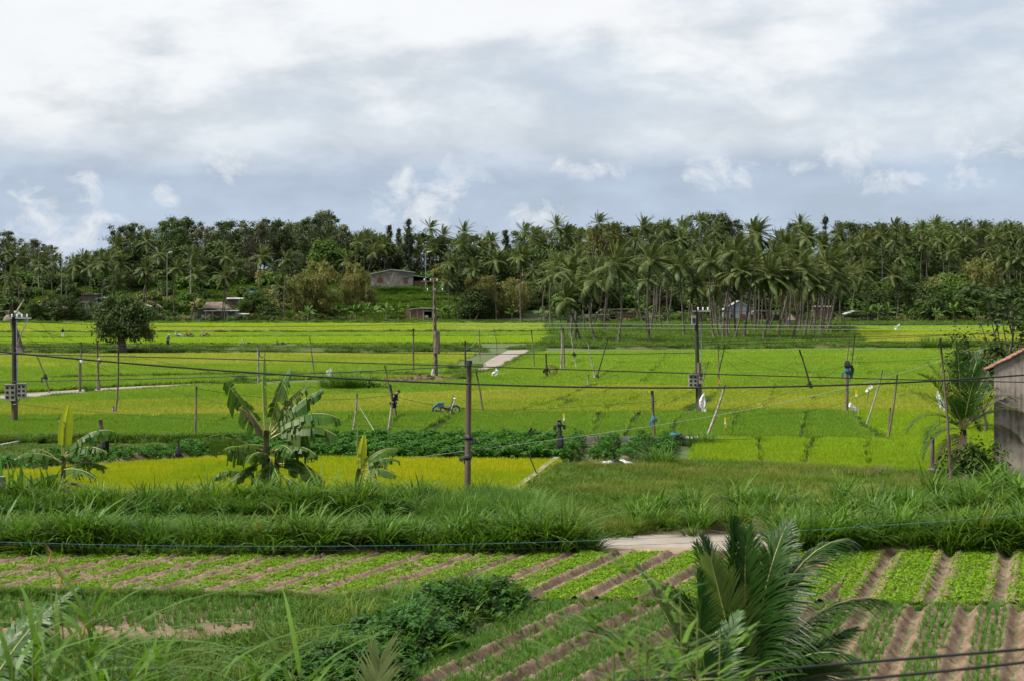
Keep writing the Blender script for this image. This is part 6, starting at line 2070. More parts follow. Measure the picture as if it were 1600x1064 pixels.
def person(label, loc, rz, top, bottom, bow=0.0, lift=.25, hat=None, long_legs=False, sc=1.0, stride=.08):
    """standing figure; +x is where it faces; bow bends the neck and back forward, lift raises the hands in front"""
    t = thing('person', label, 'person', loc, rz, None, sc)
    b = bow
    J = [(0, 0, .93), (.02 + .05 * b, 0, 1.15), (.04 + .16 * b, 0, 1.38), (.06 + .24 * b, 0, 1.50), (.09 + .36 * b, 0, 1.60 - .05 * b), (.10 + .42 * b, 0, 1.70 - .08 * b),
         (.03 + .16 * b, .19, 1.40), (.03 + .16 * b, -.19, 1.40), (.05 + .10 * b, .24, 1.13), (.05 + .10 * b, -.24, 1.13), (.22 + lift, .17, 1.02 + lift * .6), (.22 + lift, -.17, 1.02 + lift * .6), (.30 + lift, .14, 1.04 + lift * .7), (.30 + lift, -.14, 1.04 + lift * .7),
         (0, .10, .86), (0, -.10, .86), (.03 + stride, .11, .48), (.03 - stride, -.11, .48), (stride, .11, .09), (-stride * 1.6, -.11, .09), (.15 + stride, .12, .04), (.14 - stride * 1.6, -.12, .04)]
    E = [(0, 1), (1, 2), (2, 3), (3, 4), (4, 5), (2, 6), (2, 7), (6, 8), (7, 9), (8, 10), (9, 11), (10, 12), (11, 13), (0, 14), (0, 15), (14, 16), (15, 17), (16, 18), (17, 19), (18, 20), (19, 21)]
    Rr = [(.14, .11), (.13, .10), (.15, .11), .055, .088, .085, .062, .062, .045, .045, .034, .034, .036, .036, .088, .088, .062, .062, .042, .042, .034, .034]
    skin_body('body', J, E, Rr, M['skin'], t)
    k = 1.16
    skin_body('shirt', [J[0], J[1], J[2], (J[3][0] - .01, 0, 1.46), J[6], J[7], J[8], J[9], tuple((np.array(J[8]) * .12 + np.array(J[10]) * .88)), tuple((np.array(J[9]) * .12 + np.array(J[11]) * .88))], [(0, 1), (1, 2), (2, 3), (2, 4), (2, 5), (4, 6), (5, 7), (6, 8), (7, 9)],
              [(.20, .16), (.185, .145), (.205, .155), .085, .10, .10, .078, .078, .060, .060], top, t)
    e = .2 if long_legs else .62
    kn = lambda a, c, f: tuple(np.array(a) * (1 - f) + np.array(c) * f)
    if long_legs:
        skin_body('trousers', [(0, 0, .95), J[14], J[15], J[16], J[17], kn(J[16], J[18], .92), kn(J[17], J[19], .92)], [(0, 1), (0, 2), (1, 3), (2, 4), (3, 5), (4, 6)], [(.18, .15), .13, .13, .10, .10, .08, .08], bottom, t)
    else:
        skin_body('shorts', [(0, 0, .95), J[14], J[15], kn(J[14], J[16], .85), kn(J[15], J[17], .85)], [(0, 1), (0, 2), (1, 3), (2, 4)], [(.19, .155), .135, .135, .120, .120], bottom, t)
    hx, hz = (J[4][0] + J[5][0]) / 2, (J[4][2] + J[5][2]) / 2
    part('hair', MB().ball((hx - .025, 0, hz + .04), (.105, .098, .11), 10, 7), M['hair'], t, smooth=True)
    hd = MB()
    hd.ball((hx + .095, 0, hz - .02), (.026, .017, .03), 6, 4)
    part('nose', hd, M['skin'], t, smooth=True)
    for s in (-1, 1):
        part('ear', MB().ball((hx - .01, s * .088, hz - .01), (.025, .014, .035), 6, 4), M['skin'], t, smooth=True)
        part('eye', MB().ball((hx + .082, s * .034, hz + .012), (.010, .014, .009), 6, 4), M['hair'], t)
    if hat:
        a = np.arange(12) * math.pi / 6
        V = np.concatenate([np.stack([hx + .26 * np.cos(a), .26 * np.sin(a), 0 * a + hz + .06], 1), [(hx, 0, hz + .24)]])
        part('hat', MB().add(V, np.array([(i, (i + 1) % 12, 12) for i in range(12)])), M[hat], t)
    for q, s in ((20, 1), (21, -1)):
        part('sandal', MB().box((J[q][0] - .06, J[q][1], .015), (.25, .10, .03)), M['rubber'], t)
    return t


b_ = GP(614.5, 656)
person('man in a black top and dark shorts bending his head by the pole', (b_.x, b_.y, .20), R(-20), M['shirt_k'], M['short_n'], .75, .02, sc=.98)
b_ = GP(98, 531)
person('distant person in a black top and pale trousers walking on a dike', (b_.x, b_.y, .3), R(-70), M['shirt_k'], M['cloth_w'], .1, .05, long_legs=True, sc=1.0)
b_ = GP(262, 546)
person('distant person in blue with a pale hat next to a short stake', (b_.x, b_.y, .3), R(-30), M['cloth_b'], M['short_n'], .4, .15, hat='sand', long_legs=True, sc=1.05)


def tyre(mb, c, r, w=.035, n=16):
    a = np.arange(n) * 2 * math.pi / n
    V = []
    for k in range(6):
        b = k * math.pi / 3
        V.append(np.stack([(r + w * math.cos(b)) * np.cos(a), np.full(n, w * math.sin(b)), (r + w * math.cos(b)) * np.sin(a)], 1))
    V = np.concatenate(V) + np.array(c)
    Q = [(k * n + i, k * n + (i + 1) % n, ((k + 1) % 6) * n + (i + 1) % n, ((k + 1) % 6) * n + i) for k in range(6) for i in range(n)]
    return mb.add(V, np.array(Q))


def motorbike(label, loc, rz, paint, seat, shield, name='motorbike', group=None, rack=True):
    """step-through bike, +x is forward; wheels, frame, shield, fenders, bars"""
    t = thing(name, label, 'motorbike', loc, rz, group)
    for x in (-.60, .60):
        w = part('wheel', tyre(MB(), (0, 0, 0), .265), M['rubber'], t, loc=(x, 0, .30))
        part('rim', tyre(MB(), (0, 0, 0), .215, .018), M['steel'], w)
        sp = MB()
        for k in range(9):
            a = k * math.pi / 9
            sp.tube([(-.21 * math.cos(a), 0, -.21 * math.sin(a)), (.21 * math.cos(a), 0, .21 * math.sin(a))], .006, 3)
        part('spoke', sp, M['steel'], w)
        part('hub', MB().tube([(0, -.07, 0), (0, .07, 0)], .06, 8), M['steel'], w)
    for x, nm, a0, a1 in ((-.60, 'rear_fender', 40, 195), (.60, 'front_fender', 20, 160)):
        a = np.radians(np.linspace(a0, a1, 9))
        V = np.concatenate([np.stack([x + .335 * np.cos(a), np.full(9, s * .075), .30 + .335 * np.sin(a)], 1) for s in (-1, 1)] + [np.stack([x + .30 * np.cos(a), np.full(9, s * .085), .30 + .30 * np.sin(a)], 1) for s in (-1, 1)])
        Q = [(i, i + 1, 9 + i + 1, 9 + i) for i in range(8)] + [(i, 18 + i, 18 + i + 1, i + 1) for i in range(8)] + [(9 + i, 9 + i + 1, 27 + i + 1, 27 + i) for i in range(8)]
        part(nm, MB().add(V, np.array(Q)), paint, t, smooth=True)
    fr = MB()
    fr.tube([(-.42, 0, .60), (-.22, 0, .44), (.12, 0, .40), (.34, 0, .62), (.44, 0, .90)], [.07, .06, .06, .05, .045], 7)
    part('frame', fr, M['paint_k'], t, smooth=True)
    part('engine', MB().box((.02, 0, .30), (.34, .22, .20), taper=.8).tube([(.1, 0, .32), (.32, 0, .36)], .07, 8), M['paint_k'], t)
    part('exhaust', MB().tube([(.1, -.13, .24), (-.3, -.15, .24), (-.75, -.15, .30)], [.025, .04, .045], 7), M['rust'], t, smooth=True)
    part('side_case', MB().box((-.38, 0, .60), (.46, .22, .20), taper=.85), paint, t)
    st = MB().box((-.34, 0, .745), (.52, .24, .09), taper=.85)
    part('seat', st, seat, t)
    part('leg_shield', MB().add([(.30, -.20, .34), (.30, .20, .34), (.36, .22, .62), (.36, -.22, .62), (.47, -.13, .90), (.47, .13, .90), (.34, -.20, .34), (.34, .20, .34), (.40, .22, .62), (.40, -.22, .62), (.51, -.13, .90), (.51, .13, .90)],
                                [(0, 3, 2, 1), (3, 4, 5, 2), (6, 7, 8, 9), (9, 8, 11, 10), (0, 6, 9, 3), (3, 9, 10, 4), (1, 2, 8, 7), (2, 5, 11, 8), (4, 10, 11, 5)]), shield, t)
    part('fork', MB().tube([(.44, -.07, .95), (.52, -.08, .6), (.60, -.08, .30)], .025, 6).tube([(.44, .07, .95), (.52, .08, .6), (.60, .08, .30)], .025, 6), M['steel'], t)
    bar = part('handlebar', MB().tube([(.36, -.33, 1.02), (.44, -.18, 1.04), (.44, .18, 1.04), (.36, .33, 1.02)], .018, 6), M['steel'], t)
    for s in (-1, 1):
        part('grip', MB().tube([(.36, s * .33, 1.02), (.42, s * .22, 1.035)], .026, 6), M['rubber'], bar)
        part('mirror', MB().tube([(.42, s * .22, 1.04), (.42, s * .28, 1.20)], .008, 4).ball((.42, s * .29, 1.24), (.02, .06, .045), 7, 5), M['paint_k'], bar)
    part('headlight', MB().ball((.52, 0, 1.0), (.09, .09, .09), 8, 6), shield, t, smooth=True)
    part('tail_light', MB().box((-.90, 0, .56), (.05, .10, .08)), M['red'], t)
    if rack:
        part('rack', MB().tube([(-.60, -.1, .74), (-.86, -.1, .76), (-.86, .1, .76), (-.60, .1, .74)], .014, 5), M['steel'], t)
    part('kickstand', MB().tube([(-.05, -.1, .28), (-.15, -.26, .02)], .014, 5), M['steel'], t)
    return t


b_ = GP(697.5, 651)
motorbike('old teal moped with pale leg shield parked on the rice dike', (b_.x, b_.y, .14), R(4), M['teal'], M['teal'], M['silver'], 'moped')
for (px, py, rz, pc, sc_, lb) in [(385, 548, 186, 'paint_k', 'silver', 'black motorbike on the broad dike, the one nearer the lone tree'), (438, 548, 176, 'paint_k', 'paint_k', 'black motorbike on the broad dike next to the grey square pole'),
                                  (278, 530, 150, 'silver', 'silver', 'silver motorbike of the three parked on the far dike'), (295, 530, 182, 'red', 'red', 'red motorbike in the middle of three on the far dike'), (320, 530, 175, 'red', 'silver', 'dark red motorbike standing apart at the end of three')]:
    b_ = GP(px, py)
    motorbike(lb, (b_.x, b_.y, .45 if py > 540 else .25), R(rz), M[pc], M['paint_k'], M[sc_])

# ------------------------------------------------------------------ far street lamps
for (px, base, top, Yl, s, lb) in [(261, 462, 398, 505, 1, 'tall slim street lamp above the tin roof shed'), (60, 446, 397, 520, 1, 'slim street lamp among thin trees over the blue house'), (96, 455, 400, 512, -1, 'white lamp pole standing clear against the sky gap'), (665, 458, 397, 530, 1, 'street lamp beside the grey hilltop house'), (298, 452, 404, 515, -1, 'stout pale pole among palms above the porch house')]:
    b_, t_ = DP(px, base, Yl), DP(px, top, Yl)
    h = t_.z - b_.z
    o = thing('street_lamp', lb, 'street lamp', b_)
    part('shaft', MB().tube([(0, 0, -2), (0, 0, h * .5), (0, 0, h)], [.13, .10, .08] if 'stout' not in lb else [.22, .2, .18], 6), M['steel'] if s > 0 else M['pole_l'], o)
    if s > 0:
        part('arm', MB().tube([(0, 0, h), (.5, -.2, h + .55), (1.1, -.4, h + .7)], .06, 5), M['steel'], o)
        part('lamp_head', MB().box((1.3, -.5, h + .72), (.8, .3, .22)), M['lampw'], o)
# ------------------------------------------------------------------ the rendered house at the frame edge
rh = np.random.default_rng(55)
c0 = DP(1553, 573, 66)                       # top corner of the wall
zb = c0.z
h = thing('rendered_house', 'brown stained rendered house gable with a red tiled verge', 'house', (c0.x, c0.y, 0), -R(25))
W_, A_ = 8.0, 2.15
V_ = [(0, 0, -.3), (W_, 0, -.3), (W_, 0, zb), (W_ / 2, 0, zb + A_), (0, 0, zb)]
V2 = V_ + [(x, 9, z) for x, y, z in V_]
part('wall', MB().add(V2, [np.array([(0, 1, 2, 3, 4)]), np.array([(9, 8, 7, 6, 5)]), np.array([(0, 5, 6, 1), (1, 6, 7, 2), (0, 4, 9, 5)])]), M['render'], h)
part('plinth', MB().box((W_ / 2, 4.5, .1), (W_ + .12, 9.12, 1.1)), M['wallgrey'], h)
part('roof', prism(MB(), 0, 0, -.10, 9.2, [(-.35, zb - .10), (W_ / 2, zb + A_ + .12), (W_ + .35, zb - .10)], .10), M['tile_old'], h)
sl = A_ / (W_ / 2)


def tile_mesh():
    a = np.linspace(0, math.pi, 6)
    V = []
    for x, r in ((0, .105), (.42, .085)):
        for rr_ in (r, r - .018):
            V += [(x, -rr_ * math.cos(q), rr_ * math.sin(q)) for q in a]
    Q = []
    for i in range(5):
        Q += [(i, i + 1, 12 + i + 1, 12 + i), (6 + i + 1, 6 + i, 18 + i, 18 + i + 1), (i, 6 + i, 6 + i + 1, i + 1), (12 + i + 1, 18 + i + 1, 18 + i, 12 + i)]
    return MB().add(V, np.array(Q)).mesh('tile', M['tile'], True)


TM = tile_mesh()
for row in range(3):
    for i in range(19):
        x = -.36 + i * .215
        o = put('tile', TM, h, (x, -.06 + row * .21, zb + .02 + x * sl + .05), 0)
        o.rotation_euler = (0, -math.atan(sl) + rh.normal(0, .02) + .09, rh.normal(0, .03))

# ------------------------------------------------------------------ young palm, bush and trees beside the house
PN = [M['palm_near'], M['rib']]


def near_palm(label, base, crown, fr, stem_r=.12, group=None, mats=None, nl=58, ll=.26, lw=.040):
    """palm close by: each frond its own piece. fr: (azimuth, elevation, droop, length, roll, tint, material)"""
    base, crown = Vector(base), Vector(crown)
    t = thing('coconut_palm', label, 'palm tree', base, 0, group)
    d = crown - base
    q = np.linspace(0, 1, 6)
    part('trunk', MB().tube(np.stack([d.x * q, d.y * q, d.z * q - .2 * (1 - q)], 1), stem_r * (1.25 - .4 * q), 9), M['palm_bark'], t, smooth=True)
    for i, f in enumerate(fr):
        az, el_, dr, L, roll, tn, mk = f[:7]
        mb = MB()
        palm_frond(mb, d, L, R(az), R(el_), dr, (.10, 0, 0), rh, nl, L * ll, lw, f[7] if len(f) > 7 else .22, 2, .03 * L / 3, f[8] if len(f) > 8 else .3, tn, .16, 0, 1, (.05, 0, 0), roll, f[9] if len(f) > 9 else 0)
        m0 = M[mk]
        part('frond', mb, [m0, M['rib']], t, {'palm_dead': 'brown hanging frond', 'palm_young': 'pale young frond', 'palm_pale': 'pale frond tip spread like a fan'}.get(mk))
    return t


b_ = GP(1505, 752)
near_palm('young coconut palm with upright fronds in front of the rendered house', b_, (b_.x, b_.y, 2.15), [
    (100, 80, 0.78, 3.6, 0, .6, 'palm_near'), (170, 70, 1.40, 3.4, 0, .5, 'palm_near'), (30, 66, 1.24, 3.6, .3, .6, 'palm_near'), (200, 62, 1.55, 3.3, 0, .5, 'palm_near'), (-10, 51, 1.86, 3.1, 0, .6, 'palm_young'), (15, 38, 2.02, 2.9, 0, .5, 'palm_near'), (185, 41, 2.94, 2.8, 0, .5, 'palm_near'),
    (230, 56, 2.17, 3.0, 0, .4, 'palm_near'), (320, 58, 2.17, 3.0, 0, .4, 'palm_near'), (-20, 20, 2.02, 2.5, 0, .5, 'palm_young'), (190, 10, 3.41, 2.4, 0, .4, 'palm_near'), (205, -25, 1.86, 2.2, 0, .5, 'palm_dead'), (240, -35, 1.40, 2.0, 0, .5, 'palm_dead'), (60, 31, 2.33, 2.8, 0, .5, 'palm_near'), (280, 71, 1.24, 3.2, 0, .4, 'palm_near'), (150, 76, 1.08, 3.6, .3, .5, 'palm_near'), (45, 76, 1.24, 3.5, 0, .4, 'palm_near'), (180, 54, 2.02, 3.2, 0, .5, 'palm_near'), (5, 62, 1.86, 3.3, 0, .5, 'palm_near'), (340, 44, 2.17, 3.0, 0, .6, 'palm_young'), (210, 30, 2.79, 2.6, 0, .4, 'palm_near')], .15, nl=50, ll=.25, lw=.030)
DB = bush_mesh('foliage', 1200, 1.0, 1700, .15, M['leaf_mid'], .95, lumps=14)
t_ = thing('bush', 'dense dark rounded bush under the young coconut palm', 'bush', GP(1520, 757), sc=(1.35, 1.1, 1.75))
put('foliage', DB, t_)
# mango tree with open limbs rising behind the gable
MG = tree_proto(1210, 6.6, 2.6, (M['leaf_dark'], M['bark']), 30, 125, .26, .42, aspect=.42)
p_ = DP(1566, 640, 90)
o = plant_tree('mango_tree', MG, (p_.x, 90, 0), 'dark glossy mango tree rising over the gable', 'tree', None, (1.5, 1.4, 1.26))
MG2 = tree_proto(1211, 4.4, 1.6, (M['leaf_dark'], M['bark']), 16, 120, .24, .55, aspect=.42)
p_ = DP(1538, 640, 88)
plant_tree('mango_tree', MG2, (p_.x, 88, 0), 'smaller dark glossy mango sapling at the side of the gable', 'tree', None, (1.35, 1.25, 1.12))
# strap leaved plants and cane grass below the wall
PD = []
for s_ in range(3):
    rb = np.random.default_rng(1300 + s_)
    mb = MB()
    n = 60
    z = rb.uniform(.1, 1.0, n)
    blades(mb, np.stack([rb.normal(0, .06, n), rb.normal(0, .06, n), z], 1), rb.uniform(0, 6.28, n), rb.uniform(.55, 1.0, n), .05, rb.uniform(.5, 1.3, n), rb.uniform(.3, .9, n), 4, rng=rb)
    PD.append(mb.mesh('strap_leaves', M['grass_tall']))
for i, (px, py, s, lb) in enumerate([(1548, 800, 1.25, 'strap leaved plant below the house wall, tallest of the group'), (1575, 790, 1.1, 'strap leaved plant below the house wall corner'), (1528, 812, 1.0, 'strap leaved plant at the open side of the group below the wall'), (1592, 812, 1.2, 'strap leaved plant at the frame edge below the wall'), (1562, 822, .9, 'low strap leaved plant in front of the group below the wall')]):
    t_ = thing('screw_pine', lb, 'plant', GP(px, py), i * 1.1, None, s)
    put('strap_leaves', PD[i % 3], t_)
    part('stem', MB().tube([(0, 0, -.1), (0, 0, 1.0)], [.06, .04], 6), M['stem'], t_)
pts_ = band_points([(1500, 775), (1560, 780), (1640, 775)], 1.0, .5, rh)
scatter('tall_grass', TALL, pts_, rh, .62, 'cane grass below the rendered house', 'grass')
# brushwood on the meadow
o = thing('brushwood', 'low pile of dry dark branches on the meadow by the thin kerb', 'branches', GP(1385, 752))
bw = MB()
for i in range(60):
    x, a = rh.uniform(-1.8, 1.8), rh.uniform(-.5, .9)
    L = rh.uniform(.4, 1.1)
    p = np.array((x, rh.uniform(-.4, .4), rh.uniform(.02, .2)))
    bw.tube([p, p + np.array((L * .5, rh.uniform(-.1, .1), L * .5 * math.sin(a) + .05)), p + np.array((L, rh.uniform(-.2, .2), L * math.sin(a)))], [.014, .010, .005], 3)
part('branch', bw, M['bark'], o, kind='stuff')

# ------------------------------------------------------------------ coconut palm in front of the beds
YP = 24.0
c_ = DP(1168, 1104, YP)
near_palm('large coconut palm with dark arching fronds in front of the onion beds', (c_.x, YP, 0), c_, [
    (118, 80, .35, 2.75, .35, .40, 'palm_near', .25, .15), (150, 72, .55, 2.5, 1.0, .35, 'palm_near', .35, .1), (160, 62, .9, 2.1, 1.1, .3, 'palm_near', .4, .1), (18, 77, 2.5, 3.15, .2, .35, 'palm_near', .55, .0), (40, 80, 1.3, 2.8, .1, .4, 'palm_near', .35, .1), (95, 82, .7, 2.6, -.4, .5, 'palm_near', .2, .2),
    (205, 74, .35, 2.35, 1.15, .8, 'palm_young', .15, .25), (-5, 44, .5, 2.0, .2, .3, 'palm_near', .35, .2), (10, 30, .9, 1.7, .4, .7, 'palm_young', .2, .3), (-20, 12, 1.3, 2.3, 0, .6, 'palm_young', .25, .3), (190, 60, 1.2, 1.9, 0, .3, 'palm_near', .45, .1), (205, 45, 1.4, 1.9, 0, .3, 'palm_near', .45, .1),
    (175, 32, 1.4, 1.7, 0, .35, 'palm_near', .5, .1), (65, 70, 1.8, 2.8, 0, .4, 'palm_near', .4, .1), (330, 55, 1.9, 2.0, 0, .45, 'palm_near', .4, .1), (140, 74, .8, 2.6, .1, .45, 'palm_near', .3, .2), (5, 62, 2.0, 2.8, -.1, .35, 'palm_near', .5, .0)], .2, nl=112, ll=.33, lw=.029)
c_ = DP(1105, 1120, 21)
near_palm('low coconut palm whose fronds show under the blurred leaves', (c_.x, 21, 0), c_, [
    (140, 66, 1.1, 2.2, .3, .6, 'palm_young', .3, .3), (100, 74, .6, 1.9, .6, .4, 'palm_near', .2, .4), (180, 50, 1.2, 2.0, 0, .5, 'palm_near'), (60, 60, 1.0, 1.6, 0, .5, 'palm_near')], .12, nl=56)
c_ = DP(586, 1240, 20)
near_palm('coconut palm showing one fan like frond tip at the lower frame edge', (c_.x, 20.4, 0), (c_.x, 20.0, c_.z), [
    (92, 86, .15, 1.62, 0, .75, 'palm_pale', .12, .1, .85), (5, 20, 1.2, 1.5, 0, .5, 'palm_near'), (180, 15, 1.2, 1.5, 0, .5, 'palm_near')], .12, nl=60, ll=.40, lw=.030)
c_ = DP(-45, 1125, 17)
near_palm('coconut palm reaching one bent frond in at the frame corner', (c_.x, 17, 0), c_, [
    (20, 62, 1.0, 1.75, .5, .6, 'palm_near', .6, .0), (60, 60, 1.2, 1.5, .3, .6, 'palm_near', .4, .1), (120, 50, 1.2, 2.0, 0, .5, 'palm_near')], .12, nl=64, ll=.24)

# ------------------------------------------------------------------ cane grass and leafy shoots close to the eye
def cane(label, px, py, Y, lean, seed, nleaf=11, plume=False, name='cane_grass'):
    rb = np.random.default_rng(seed)
    t_ = DP(px, py, Y)
    base = Vector((t_.x - lean, Y, 0))
    o = thing(name, label, 'cane grass', base)
    q = np.linspace(0, 1, 8)
    H_ = t_.z
    P = np.stack([lean * q ** 1.5, 0 * q, H_ * q], 1)
    part('stem', MB().tube(P, .014 * (1.2 - q) + .003, 5), M['stem'], o)
    lf = MB()
    z = rb.uniform(.55, .98, nleaf) * H_
    B = np.stack([lean * (z / H_) ** 1.5, 0 * z, z], 1)
    for b1 in B:
        lf = MB()
        blades(lf, b1[None], rb.uniform(0, 6.28, 1), rb.uniform(.5, 1.1, 1), .046, rb.uniform(.35, .8, 1), rb.uniform(.5, 1.2, 1), 6, rng=rb, wind=.15)
        part('leaf', lf, M['grass_tall'], o)
    if plume:
        part('plume', MB().tube([P[-1], P[-1] + np.array((.03, 0, .10)), P[-1] + np.array((-.04, 0, .2))], [.010, .012, .004], 6), M['plume'], o, smooth=True)
    return o


CN = [(146, 945, 15, .12, 0), (163, 968, 15.5, .2, 0), (58, 972, 14, .1, 0), (92, 985, 14.5, -.1, 0), (52, 1010, 13.5, .05, 0), (118, 1030, 14, .15, 0), (245, 1008, 16, .25, 0), (252, 1025, 15, .1, 0), (180, 1015, 15, .3, 0), (205, 1040, 14.5, .2, 0), (455, 1008, 15, -.15, 0), (470, 1030, 15.5, .0, 0), (400, 1040, 15, .1, 0), (330, 1045, 15, .2, 0),
      (20, 1035, 13.5, .1, 0), (290, 1050, 15.5, .1, 0), (76, 880, 15, -.35, 1), (92, 918, 15, -.3, 1), (128, 995, 14.5, .3, 1), (160, 1050, 14, .1, 0), (225, 1055, 15, .1, 0), (140, 1010, 14.6, .1, 0)]
LBL = ['upright bright cane shoot, tallest at the corner of the frame', 'cane shoot slanting beside the tallest one']
for i, (px, py, Yc, ln, pl) in enumerate(CN):
    cane(['blurred cane grass stem with drooping leaves close to the eye', 'cane grass stem carrying an orange brown seed plume'][pl], px, py, Yc, ln, 1400 + i, 16 if not pl else 4, bool(pl))
for o in COL.objects:
    if o.get('category') == 'cane grass':
        o['group'] = 'cane grass stems with plumes' if 'plume' in o['label'] else 'cane grass stems close to the eye'


def shoot(label, px, py, Y, seed, H0, spread, n):
    """slender leafy culm close to the eye"""
    rb = np.random.default_rng(seed)
    t_ = DP(px, py, Y)
    o = thing('bamboo_shoot', label, 'bamboo', (t_.x - spread * .4, Y, 0), 0, 'leafy bamboo culms close to the eye')
    q = np.linspace(0, 1, 8)
    P = np.stack([spread * .4 * q ** 2, 0 * q, t_.z * q], 1)
    part('culm', MB().tube(P, .012 * (1.15 - q) + .002, 5), M['stem'], o)
    lf, tw = MB(), MB()
    for k in range(int(n * .34)):
        z = rb.uniform(H0, 1.0)
        p = np.array((spread * .4 * z ** 2, 0, t_.z * z))
        a = rb.uniform(0, 6.28)
        L = rb.uniform(.12, .38)
        e = p + np.array((math.cos(a) * L, math.sin(a) * L, rb.uniform(-.05, .15)))
        tw.tube([p, (p + e) / 2 + np.array((0, 0, .03)), e], [.004, .003, .002], 3, cap=False)
        m = 5
        C = e + rb.normal(0, .035, (m, 3))
        for c1 in C:
            lf = MB()
            blades(lf, c1[None], np.array([a + rb.normal(0, .8)]), rb.uniform(.09, .17, 1), .030, 1.1, .5, 3, rng=rb)
            part('leaf', lf, M['grass_tall'], o)
    part('twigs', tw, M['stem'], o)


SHT = [(1000, 905, 9.0, .86, .15, 16), (1062, 898, 9.6, .86, -.2, 18), (960, 930, 9.2, .87, .1, 14), (1018, 945, 9.0, .86, .2, 16), (1090, 955, 9.4, .87, .1, 16), (1010, 1000, 9.0, .90, .1, 14), (960, 1020, 9.2, .9, .1, 12), (1125, 985, 9.6, .9, .1, 10)]
for i, (px, py, Yc, H0, sp_, n) in enumerate(SHT):
    shoot('blurred leafy bamboo culm close to the eye, ' + ORD[sorted(SHT).index((px, py, Yc, H0, sp_, n))] + ' counted towards the palm', px, py, Yc, 1500 + i, H0, sp_, n)

# ------------------------------------------------------------------ wires
def wire(label, pts, r, m='wire', name='overhead_wire', cat='wire', n=28, group=None):
    """cable through photo points (pixel, pixel, distance), hung in a smooth curve"""
    A = np.array(pts, float)
    k = len(A)
    if k == 2:
        t = np.linspace(0, 1, n)[:, None]
        B = A[0] * (1 - t) + A[1] * t
    else:
        s = np.concatenate([[0], np.cumsum(np.abs(np.diff(A[:, 0])) + 1)])
        t = np.linspace(0, s[-1], n)
        B = np.zeros((n, 3))
        for c in range(3):
            co = np.polyfit(s, A[:, c], min(k - 1, 3))
            B[:, c] = np.polyval(co, t)
    P = np.array([DP(*b) for b in B])
    c = P[0].copy()
    o = thing(name, label, cat, c, 0, group)
    part('strand', MB().tube(P - c, r, 5), M[m], o, smooth=True)
    return o


wire('thick black cable crossing the whole field in front of the concrete post', [(-150, 536, 46), (0, 547, 46), (400, 582, 46.5), (800, 604, 47), (1100, 605, 47), (1400, 596, 47), (1700, 578, 47)], .026)
wire('black cable running over the top of the concrete post', [(-100, 551, 62), (100, 554, 62), (400, 564, 60), (733, 570, 58.2), (1000, 580, 60), (1300, 591, 60), (1700, 598, 60)], .020)
wire('black wire sagging from the concrete post to the frame edge', [(-100, 597, 72), (60, 595, 70), (350, 588, 66), (560, 580, 62), (734, 571, 58.3)], .019)
wire('thin black wire high across the far rice, upper one', [(-100, 530, 110), (300, 538, 110), (700, 545, 112), (1090, 540, 106), (1400, 526, 108), (1700, 512, 108)], .016)
wire('thin black wire from the meter box pole to the lamp head pole', [(23, 541, 95), (300, 546, 97), (660, 552, 100), (1089, 551, 104)], .020)
wire('thin black wire from the lamp head pole to the frame edge', [(1089, 535, 104), (1300, 528, 105), (1700, 520, 106)], .018)
wire('thin grey wire from the pierced pole past the grove', [(679, 509, 150), (900, 505, 150), (1089, 510, 150), (1400, 509, 150), (1700, 505, 150)], .020, 'wire_w')
wire('second thin grey wire just below the first past the grove', [(679, 515, 150), (900, 512, 150), (1089, 515, 150), (1400, 515, 150), (1700, 512, 150)], .018, 'wire_w')
wire('thin dark wire before the houses, from pole to pole', [(22, 503, 95), (250, 510, 110), (679, 506, 150)], .018)
wire('thin dark wire at the lamp head from the pierced pole', [(679, 500, 150), (880, 498, 128), (1088, 488, 104)], .020)
wire('thin dark wire from the lamp head over the grove floor', [(1088, 487, 104), (1300, 488, 106), (1700, 478, 108)], .016)
wire('thin black wire low over the yellow rice between stakes', [(23, 630, 95), (180, 646, 95), (420, 660, 92), (740, 668, 90)], .010)
wire('thin black wire from the slim brown pole to the bent pole', [(306, 606, 86), (430, 622, 90), (520, 624, 95), (612, 617, 103)], .012)
wire('thin black wire from the bent pole down to the moped dike', [(612, 617, 103), (690, 634, 103), (800, 640, 104), (1022, 628, 90)], .012)
wire('thin black wire over the short bean rows', [(278, 690, 82), (560, 690, 80), (875, 688, 76), (1100, 687, 82), (1390, 680, 88)], .009)
wire('pale rope climbing from the concrete post to the tall thin pole', [(640, 716, 58), (735, 702, 58), (880, 685, 60), (1200, 634, 62), (1350, 597, 63), (1470, 564, 64)], .008, 'wire_w', 'rope', 'rope')
wire('pale rope slanting down from the sectioned pole to an orange peg', [(557, 628, 86), (592, 684, 84)], .018, 'wire_w', 'rope', 'rope', 4)
wire('pale guy rope from the short dark post to the bean rows', [(872, 662, 75), (846, 680, 76)], .010, 'wire_w', 'rope', 'rope', 4)
wire('pale twine looping between the poles at the short path', [(750, 520, 190), (738, 540, 190), (727, 545, 160)], .018, 'wire_w', 'rope', 'rope', 8)
wire('pale twine at the thin bowed pole', [(773, 517, 205), (766, 528, 205), (752, 532, 190)], .018, 'wire_w', 'rope', 'rope', 8)
wire('blue line stretched in front of the tall grass, upper one', [(-100, 843, 44), (0, 846, 44), (400, 853, 44), (700, 851, 44), (950, 842, 44), (1300, 826, 44), (1700, 795, 44)], .005, 'wire_b', 'line', 'line')
wire('grey line stretched in front of the tall grass, lower one', [(-100, 846, 44), (0, 849, 44), (400, 859, 44), (700, 859, 44), (950, 852, 44), (1300, 836, 44)], .004, 'wire', 'line', 'line')
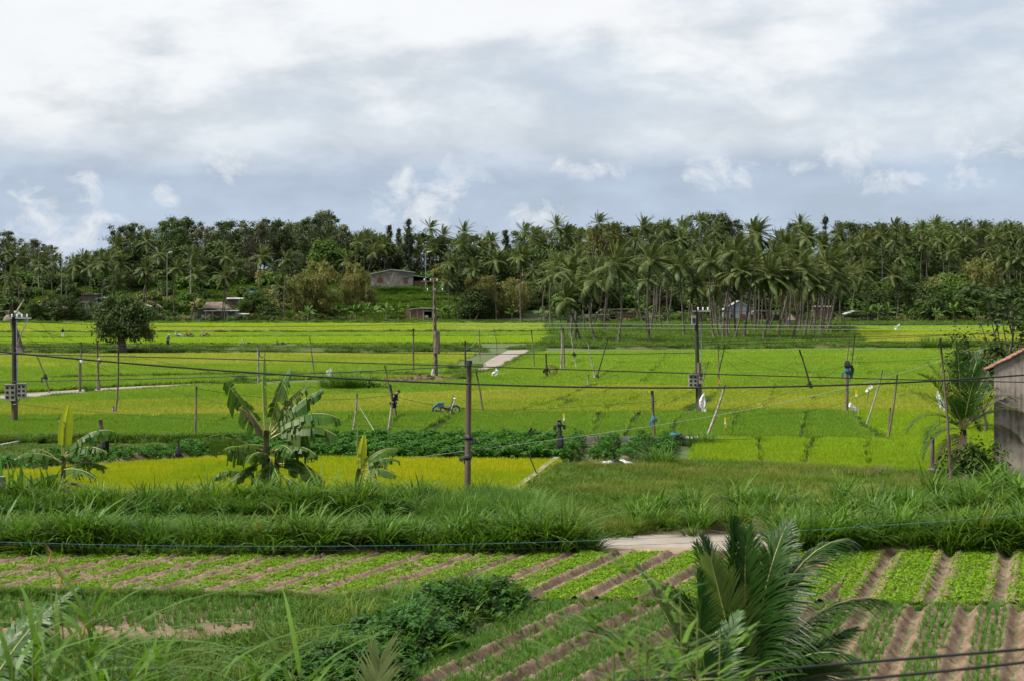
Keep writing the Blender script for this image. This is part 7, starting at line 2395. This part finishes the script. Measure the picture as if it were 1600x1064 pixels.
wire('blurred black cable close to the eye, higher one', [(930, 1068, 10), (1200, 1046, 10), (1400, 1030, 10), (1720, 1003, 10)], .0095)
wire('blurred black cable close to the eye, lower one', [(1230, 1070, 9.6), (1400, 1055, 9.6), (1600, 1034, 9.6), (1720, 1019, 9.6)], .0095)
for i, (a, b, c) in enumerate([((60, 500, 95), (98, 545, 95), (150, 575, 95)), ((22, 506, 95), (300, 575, 100), (560, 612, 100)), ((22, 520, 95), (200, 590, 95), (400, 640, 92)), ((1090, 520, 104), (1200, 575, 108), (1330, 568, 104)), ((1122, 545, 118), (1180, 590, 118), (1250, 550, 118)), ((1325, 568, 104), (1250, 605, 104), (1135, 640, 95)), ((1325, 566, 104), (1480, 560, 104), (1700, 540, 104)), ((1400, 588, 88), (1340, 620, 95), (1200, 645, 95))]):
    wire(['thin wire dropping from the meter box pole toward the pale path', 'long thin wire slanting from the meter box pole over the rice', 'lower thin wire slanting from the meter box pole', 'thin wire sagging from the lamp head pole to the black topped post', 'thin wire slack between the leaning poles in the wide rice', 'thin wire sagging low over the yellow rice', 'thin wire from the black topped post toward the house', 'thin wire slack at the knotty leaning pole'][i], [a, b, c], .009, n=16)
b_ = DP(592, 684, 84)
o = thing('orange_peg', 'small orange peg at the end of the slanting rope', 'peg', b_)
part('peg', MB().ball((0, 0, 0), (.10, .09, .12), 7, 5), M['orange'], o)
part('stick', MB().tube([(0, 0, -.1), (.02, 0, -b_.z)], .025, 5), M['wood'], o)

# rough grass beyond both ends of the plots
n_ = 9000
x_, y_ = np.concatenate([rh.uniform(14, 48, n_ // 2), rh.uniform(-48, -17, n_ // 2)]), rh.uniform(30, 78, n_)
plot_ = np.where(x_ > 0, 17.3, 17.6 + 0 * x_) + np.where(y_ > 47, (y_ - 47) * .36, 0)
k_ = (np.abs(x_) > plot_) & ~((x_ > 19) & (x_ < 32) & (y_ > 59) & (y_ < 76))
scatter('grass', GRASS_S, np.stack([x_[k_], y_[k_], 0 * x_[k_]], 1), rh, 1.1, 'rough grass beside the plots beyond the frame', 'grass')
